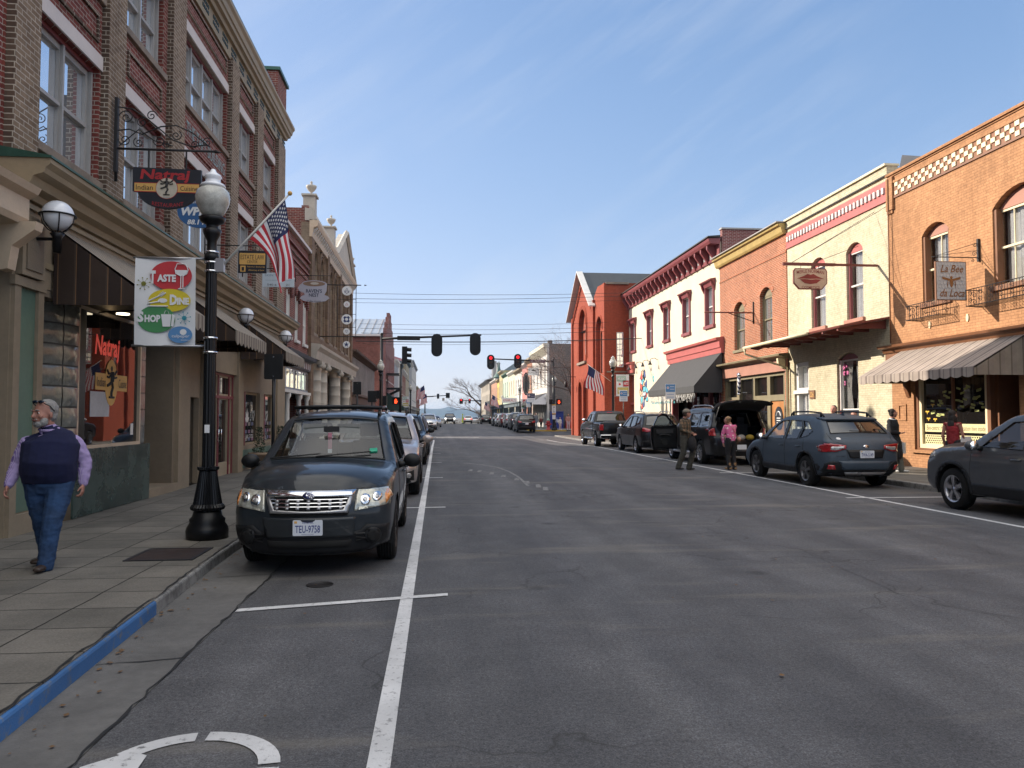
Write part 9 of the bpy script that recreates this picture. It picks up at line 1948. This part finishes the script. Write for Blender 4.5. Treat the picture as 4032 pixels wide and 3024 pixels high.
 if cap:
  cq = MB(); cq.sphere((0, .02, .065), .105, cap, 18, 12, (.92, 1.06, .85)); cq.v = [(x, y, max(z, .045)) for x, y, z in cq.v]; cq.add([(.075 * math.sin(q) * (1 if r_ == 0 else 1.0), -.07 - (.085 if r_ else 0) * math.cos(q * .95), .055 - .012 * r_) for r_ in (0, 1) for q in [-1.2 + 2.4 * i / 10 for i in range(11)]], [(i, i + 1, i + 12, i + 11) for i in range(10)], cap, smooth=True)
  cq.v = [TH(v) for v in cq.v]; cq.build('cap', root, local=True)
 T = topw
 def torso(q, g, z0=.0, mat=None):
  pel, ch = j['pelvis'], j['chest']; bl = belly
  ringloft(q, [pel + Vector((0, 0, z0)), pel + Vector((0, -bl * .5, .10 * k)), (pel + ch) / 2 + Vector((0, -bl, 0)), ch + Vector((0, -bl * .4, .02)), ch + Vector((0, 0, .12 * k)), nk - Vector((0, 0, .035 * k))],
    [(.158 * B * T * g, .115 * B * g + bl * .5), (.17 * B * T * g, .12 * B * g + bl * .9), (.165 * B * T * g, .115 * B * g + bl), (.175 * B * T * g, .12 * B * g + bl * .3), (.145 * B * g, .095 * B * g), (.078 * B, .07 * B)], n=18, mat=mat)
 if pants:
  q = MB()
  for s in 'lr':
   a = j['a' + s] + Vector((0, -.01, -.055)); ringloft(q, [j['h' + s] + Vector((0, 0, .05)), j['h' + s] * .5 + j['k' + s] * .5, j['k' + s], j['k' + s] * .5 + a * .5, a], [(.112 * B, .108 * B), (.098 * B, .10 * B), (.078 * B, .08 * B), (.070 * B, .074 * B), (.064 * B, .078 * B)], mat=pants)
  ringloft(q, [j['pelvis'] + Vector((0, 0, -.05)), j['pelvis'] + Vector((0, -.3 * belly, .07)), j['pelvis'] + Vector((0, -.4 * belly, .12))], [(.158 * B * T ** .5, .12 * B + belly * .3), (.152 * B * T ** .5, .112 * B + belly * .2), (.135 * B, .095 * B)], n=16, mat=pants)
  fuse('trousers', q, root, voxel, pants, wrinkle=.008 * k, smooth=6, wscale=11)
 if skirt:
  q = MB(); ringloft(q, [j['pelvis'] + Vector((0, 0, .06)), j['pelvis'] - Vector((0, 0, .1)), j['pelvis'] - Vector((0, 0, .42))], [(.175 * B, .14 * B), (.21 * B, .185 * B), (.23 * B, .21 * B)], n=18, mat=skirt); fuse('skirt', q, root, voxel, skirt, wrinkle=.008, smooth=2)
 if top:
  q = MB(); torso(q, 1.0 if vest else 1.07, mat=top)
  for s in 'lr':
   e = j['w' + s] - (j['w' + s] - j['e' + s]).normalized() * .015 if sleeves == 'long' else None
   ringloft(q, [j['chest'] + Vector((0, 0, .09 * k)), j['s' + s]], [.068 * B, .058 * B], side=(0, 1, 0), mat=top)
   if sleeves == 'long': ringloft(q, [j['s' + s], j['s' + s] * .5 + j['e' + s] * .5, j['e' + s], j['e' + s] * .5 + e * .5, e], [.062 * B, .064 * B, .057 * B, .052 * B, .038 * B], mat=top)
  fuse('shirt' if vest else ('sweater' if not coat else 'jacket'), q, root, voxel, top, wrinkle=.007 * k, smooth=8, wscale=13)
  cb = MB(); cb.tube([tuple(nk + Vector((.068 * B * math.cos(q_), .062 * B * math.sin(q_) - .005, -.012 + .018 * math.sin(q_) * 1))) for q_ in [i * PI / 10 for i in range(20)]], .016 * k, top if not coat else coat, 6, close=True); cb.build('collar', root, local=True)
 if vest:
  q = MB(); torso(q, 1.10, z0=-.03, mat=vest)
  for s in 'lr': ringloft(q, [j['chest'] + Vector((0, 0, .10 * k)), j['s' + s] * .93 + j['chest'] * .07 + Vector((0, 0, .0))], [.075 * B, .066 * B], side=(0, 1, 0), mat=vest)
  q.v = [(x, y, max(z, j['pelvis'].z - .045)) for x, y, z in q.v]; fuse('vest', q, root, voxel, vest, wrinkle=.004, smooth=14, wscale=8)
 if shoes:
  q = MB()
  for s in 'lr':
   a, t_ = j['a' + s], j['t' + s]; d = (t_ - a); d.z = 0; d.normalize(); z_ = t_.z
   heel = Vector((a.x, a.y, z_ + .012)) - d * .05; ringloft(q, [heel, heel + d * .08, heel + d * .17, heel + d * .235], [(.038, .034), (.042, .038), (.046, .033), (.040, .024)], side=(d.y, -d.x, 0), mat=shoes); ringloft(q, [a + Vector((0, 0, shoeh)), Vector((a.x, a.y, z_ + .03))], [.05, .045], mat=shoes)
  q.v = [(x, y, max(z, min(j['tl'].z, j['tr'].z) - .028)) for x, y, z in q.v]; fuse('shoes', q, root, .007, shoes, smooth=2)
 return root, j, TH
def extra(root, name, fn):
 q = MB(); fn(q); return q.build(name, root, local=True)
denim = pm('blue_denim', (.018, .05, .125), .9, var=.35, vs=7, bs=150); navy = pm('navy_knit', (.006, .009, .045), .95, var=.2, bs=200, bstr=.6); darkc = pm('black_cloth', (.012, .012, .015), .9, var=.2)
r, j, TH = person('heavy grey-bearded man in a navy vest and striped shirt walking on the left sidewalk', (-3.87, 8.12, .12), .16, h=1.72, build=1.18, topw=1.20, belly=.06,
 J=dict(head=(-.035, -.055, 1.548), neck=(.0, -.01, 1.415), chest=(.03, 0, 1.22), pelvis=(.015, 0, .90), sl=(.235, .02, 1.27), sr=(-.19, -.02, 1.255), el=(.325, .06, 1.06), er=(-.275, .0, 1.05), wl=(.325, .0, .835), wr=(-.315, -.12, .84), hl=(.13, 0, .86), hr=(-.10, 0, .86), kl=(.09, -.14, .48), kr=(-.06, .05, .48), al=(.045, -.16, .10), ar=(-.045, .24, .13), tl=(.03, -.32, .03), tr=(-.11, .12, .035)),
 skin=pm('ruddy_skin', (.36, .17, .125), .55, var=.15, vs=14), hair=((.27, .26, .25), 'short'), top=striped('purple_striped_shirt', (.40, .34, .50), (.20, .13, .36), .012), vest=navy, pants=denim, shoes=pm('brown_leather', (.045, .028, .02), .5, var=.2), headturn=-.62, beard=(.34, .33, .32), hs=1.13, voxel=.0065, curl=1.1)
def sung(q):
 gm_ = glass('sunglass_lens', (.01, .02, .04), wav=0)
 for s in (-1, 1): q.sphere((s * .036, -.058, .112), .030, gm_, 12, 8, (1.2, .45, .5)); q.tube([(s * .066, -.055, .10), (s * .084, -.01, .075), (s * .082, .04, .03)], .005, M['ink'], 5)
 q.tube([(-.01, -.074, .1), (.01, -.074, .1)], .005, M['ink'], 5); q.v = [TH(v) for v in q.v]
extra(r, 'sunglasses', sung)
r, j, TH = person('man in camouflage flannel jacket and cap walking beside the open SUV holding a black bag', (7.5, 22.75, 0), .75, h=1.86, build=1.08,
 J=dict(er=(-.27, -.02, 1.14), wr=(-.10, -.20, 1.06), el=(.24, .05, 1.12), wl=(.10, -.20, 1.02), kl=(.12, -.16, .52), al=(.12, -.02, .10), tl=(.12, -.17, .03), kr=(-.10, .02, .50), ar=(-.10, .20, .13), tr=(-.10, .06, .035), head=(.01, -.05, 1.60)),
 hair=((.05, .03, .02), 'short'), top=plaid('brown_flannel', ((.05, .04, .025), (.16, .10, .06), (.025, .03, .025))), coat=darkc, pants=pm('olive_trousers', (.055, .052, .042), .9, var=.2), shoes=pm('black_boots', (.015, .015, .016), .6), headturn=.75, cap=pm('camo_cap', (.22, .19, .15), .85, var=.45, vs=30), voxel=.009)
extra(r, 'black_bag', lambda q: (q.sphere((-.02, -.22, .80), .19, darkc, 14, 10, (.9, .65, 1.25)), q.tube([(-.09, -.22, 1.0), (-.05, -.23, 1.06), (.05, -.22, 1.0)], .012, darkc, 5)))
r, j, TH = person('woman in pink sweater with white hearts bending toward the open SUV boot', (8.95, 22.8, 0), PI + .25, h=1.70, build=.95,
 J=dict(neck=(0, -.06, 1.42), head=(.05, -.13, 1.54), chest=(0, -.03, 1.24), sl=(.18, -.05, 1.36), sr=(-.18, -.05, 1.36), el=(.24, -.12, 1.08), wl=(.20, -.14, .84), er=(-.20, -.20, 1.12), wr=(-.10, -.40, 1.05)),
 hair=((.20, .12, .06), 'bun'), top=hearts('pink_heart_knit', (.58, .13, .28), (.70, .52, .55)), pants=darkc, shoes=pm('tan_suede', (.26, .15, .07), .85), headturn=.3, voxel=.009, shoeh=.10)
tan_ = pm('tan_leather', (.45, .24, .15), .5)
extra(r, 'shoulder_bag', lambda q: (q.sphere((-.20, .10, .93), .1, tan_, 12, 8, (.5, 1.0, .75)), q.tube([(.12, -.02, 1.42), (.0, .10, 1.25), (-.16, .12, .98)], .009, tan_, 5)))
r, j, TH = person('dark-haired woman in black coat and white sneakers with shopping bag by the orange wall', (12.28, 19.75, .12), .65, h=1.72, build=1.12,
 J=dict(er=(-.24, -.04, 1.10), wr=(-.05, -.20, 1.08), kl=(.09, -.12, .50), al=(.09, -.16, .09), tl=(.09, -.31, .03)), hair=((.025, .018, .016), 'bun'), top=darkc, coat=M['signwhite'], pants=pm('sage_trousers', (.12, .12, .10), .9, var=.25), shoes=M['white'], headturn=.8, voxel=.009, topw=1.15, skirt=darkc)
extra(r, 'shopping_bag', lambda q: (q.box(.24, .34, -.20, .06, .50, .80, M['signwhite']), q.tube([(.29, -.15, .80), (.29, -.07, .88), (.29, .0, .80)], .005, M['signwhite'], 4)))
r, j, TH = person('long-haired woman in red sleeveless top carrying white papers past the bee shop window', (11.95, 16.85, .12), 1.9, h=1.66, build=.9, J=dict(er=(-.22, -.05, 1.12), wr=(-.14, -.18, .98)), hair=((.02, .014, .012), 'long'), top=pm('red_knit', (.22, .015, .02), .9), sleeves='none', pants=darkc, shoes=darkc, voxel=.009)
extra(r, 'papers', lambda q: q.box(-.20, -.17, -.36, -.02, .84, 1.04, M['signwhite']))
person('grey-haired person in black jacket walking on the right sidewalk behind the hatchback', (11.5, 21.4, .12), -.9, h=1.84, hair=((.07, .065, .06), 'short'), top=darkc, coat=darkc, pants=darkc, shoes=darkc, voxel=.011)
person('shorter fair person partly hidden behind the hatchback roof rack', (11.6, 20.5, .12), -.6, h=1.66, hair=((.22, .13, .08), 'short'), top=pm('grey_fleece', (.12, .12, .13), .9), pants=darkc, shoes=darkc, voxel=.012)
pinkp = pm('pale_pink_cloth', (.55, .42, .44), .9); white_c = pm('off_white_cloth', (.6, .58, .55), .9)
def far(label, loc, rz, h, top, pants, hr, st='long', J=None): return person(label, loc, rz, J=J, h=h, top=top, pants=pants, shoes=M['white'], hair=(hr, st), voxel=.02, hands=True)
far('girl in white cardigan walking by the red hydrant hand in hand', (12.95, 80.7, gz(80.7) + .12), .5, 1.35, white_c, pinkp, (.28, .17, .08))
far('taller girl in salmon pink top holding the smaller girl\'s hand', (13.85, 80.8, gz(80.8) + .12), .2, 1.72, pm('salmon_cloth', (.5, .24, .2), .9), pinkp, (.16, .09, .04))
far('person in grey hooded coat on the far right sidewalk beside the black SUV', (10.9, 85.0, gz(85) + .12), .3, 1.78, pm('grey_coat', (.14, .15, .17), .9), pm('faded_jeans', (.14, .18, .24), .9), (.05, .04, .03), 'short')
far('person in tan jacket on the far right sidewalk in front of the white columns', (10.35, 86.2, gz(86) + .12), 1.2, 1.74, pm('tan_jacket', (.3, .24, .2), .9), darkc, (.05, .04, .03), 'short')
far('person in dark red coat by the white columns of the corner building', (11.7, 86.5, gz(86) + .12), -.6, 1.3, pm('dark_red_coat', (.16, .04, .04), .9), darkc, (.05, .04, .03), 'short')
bpy.data.scenes.remove(TMP)
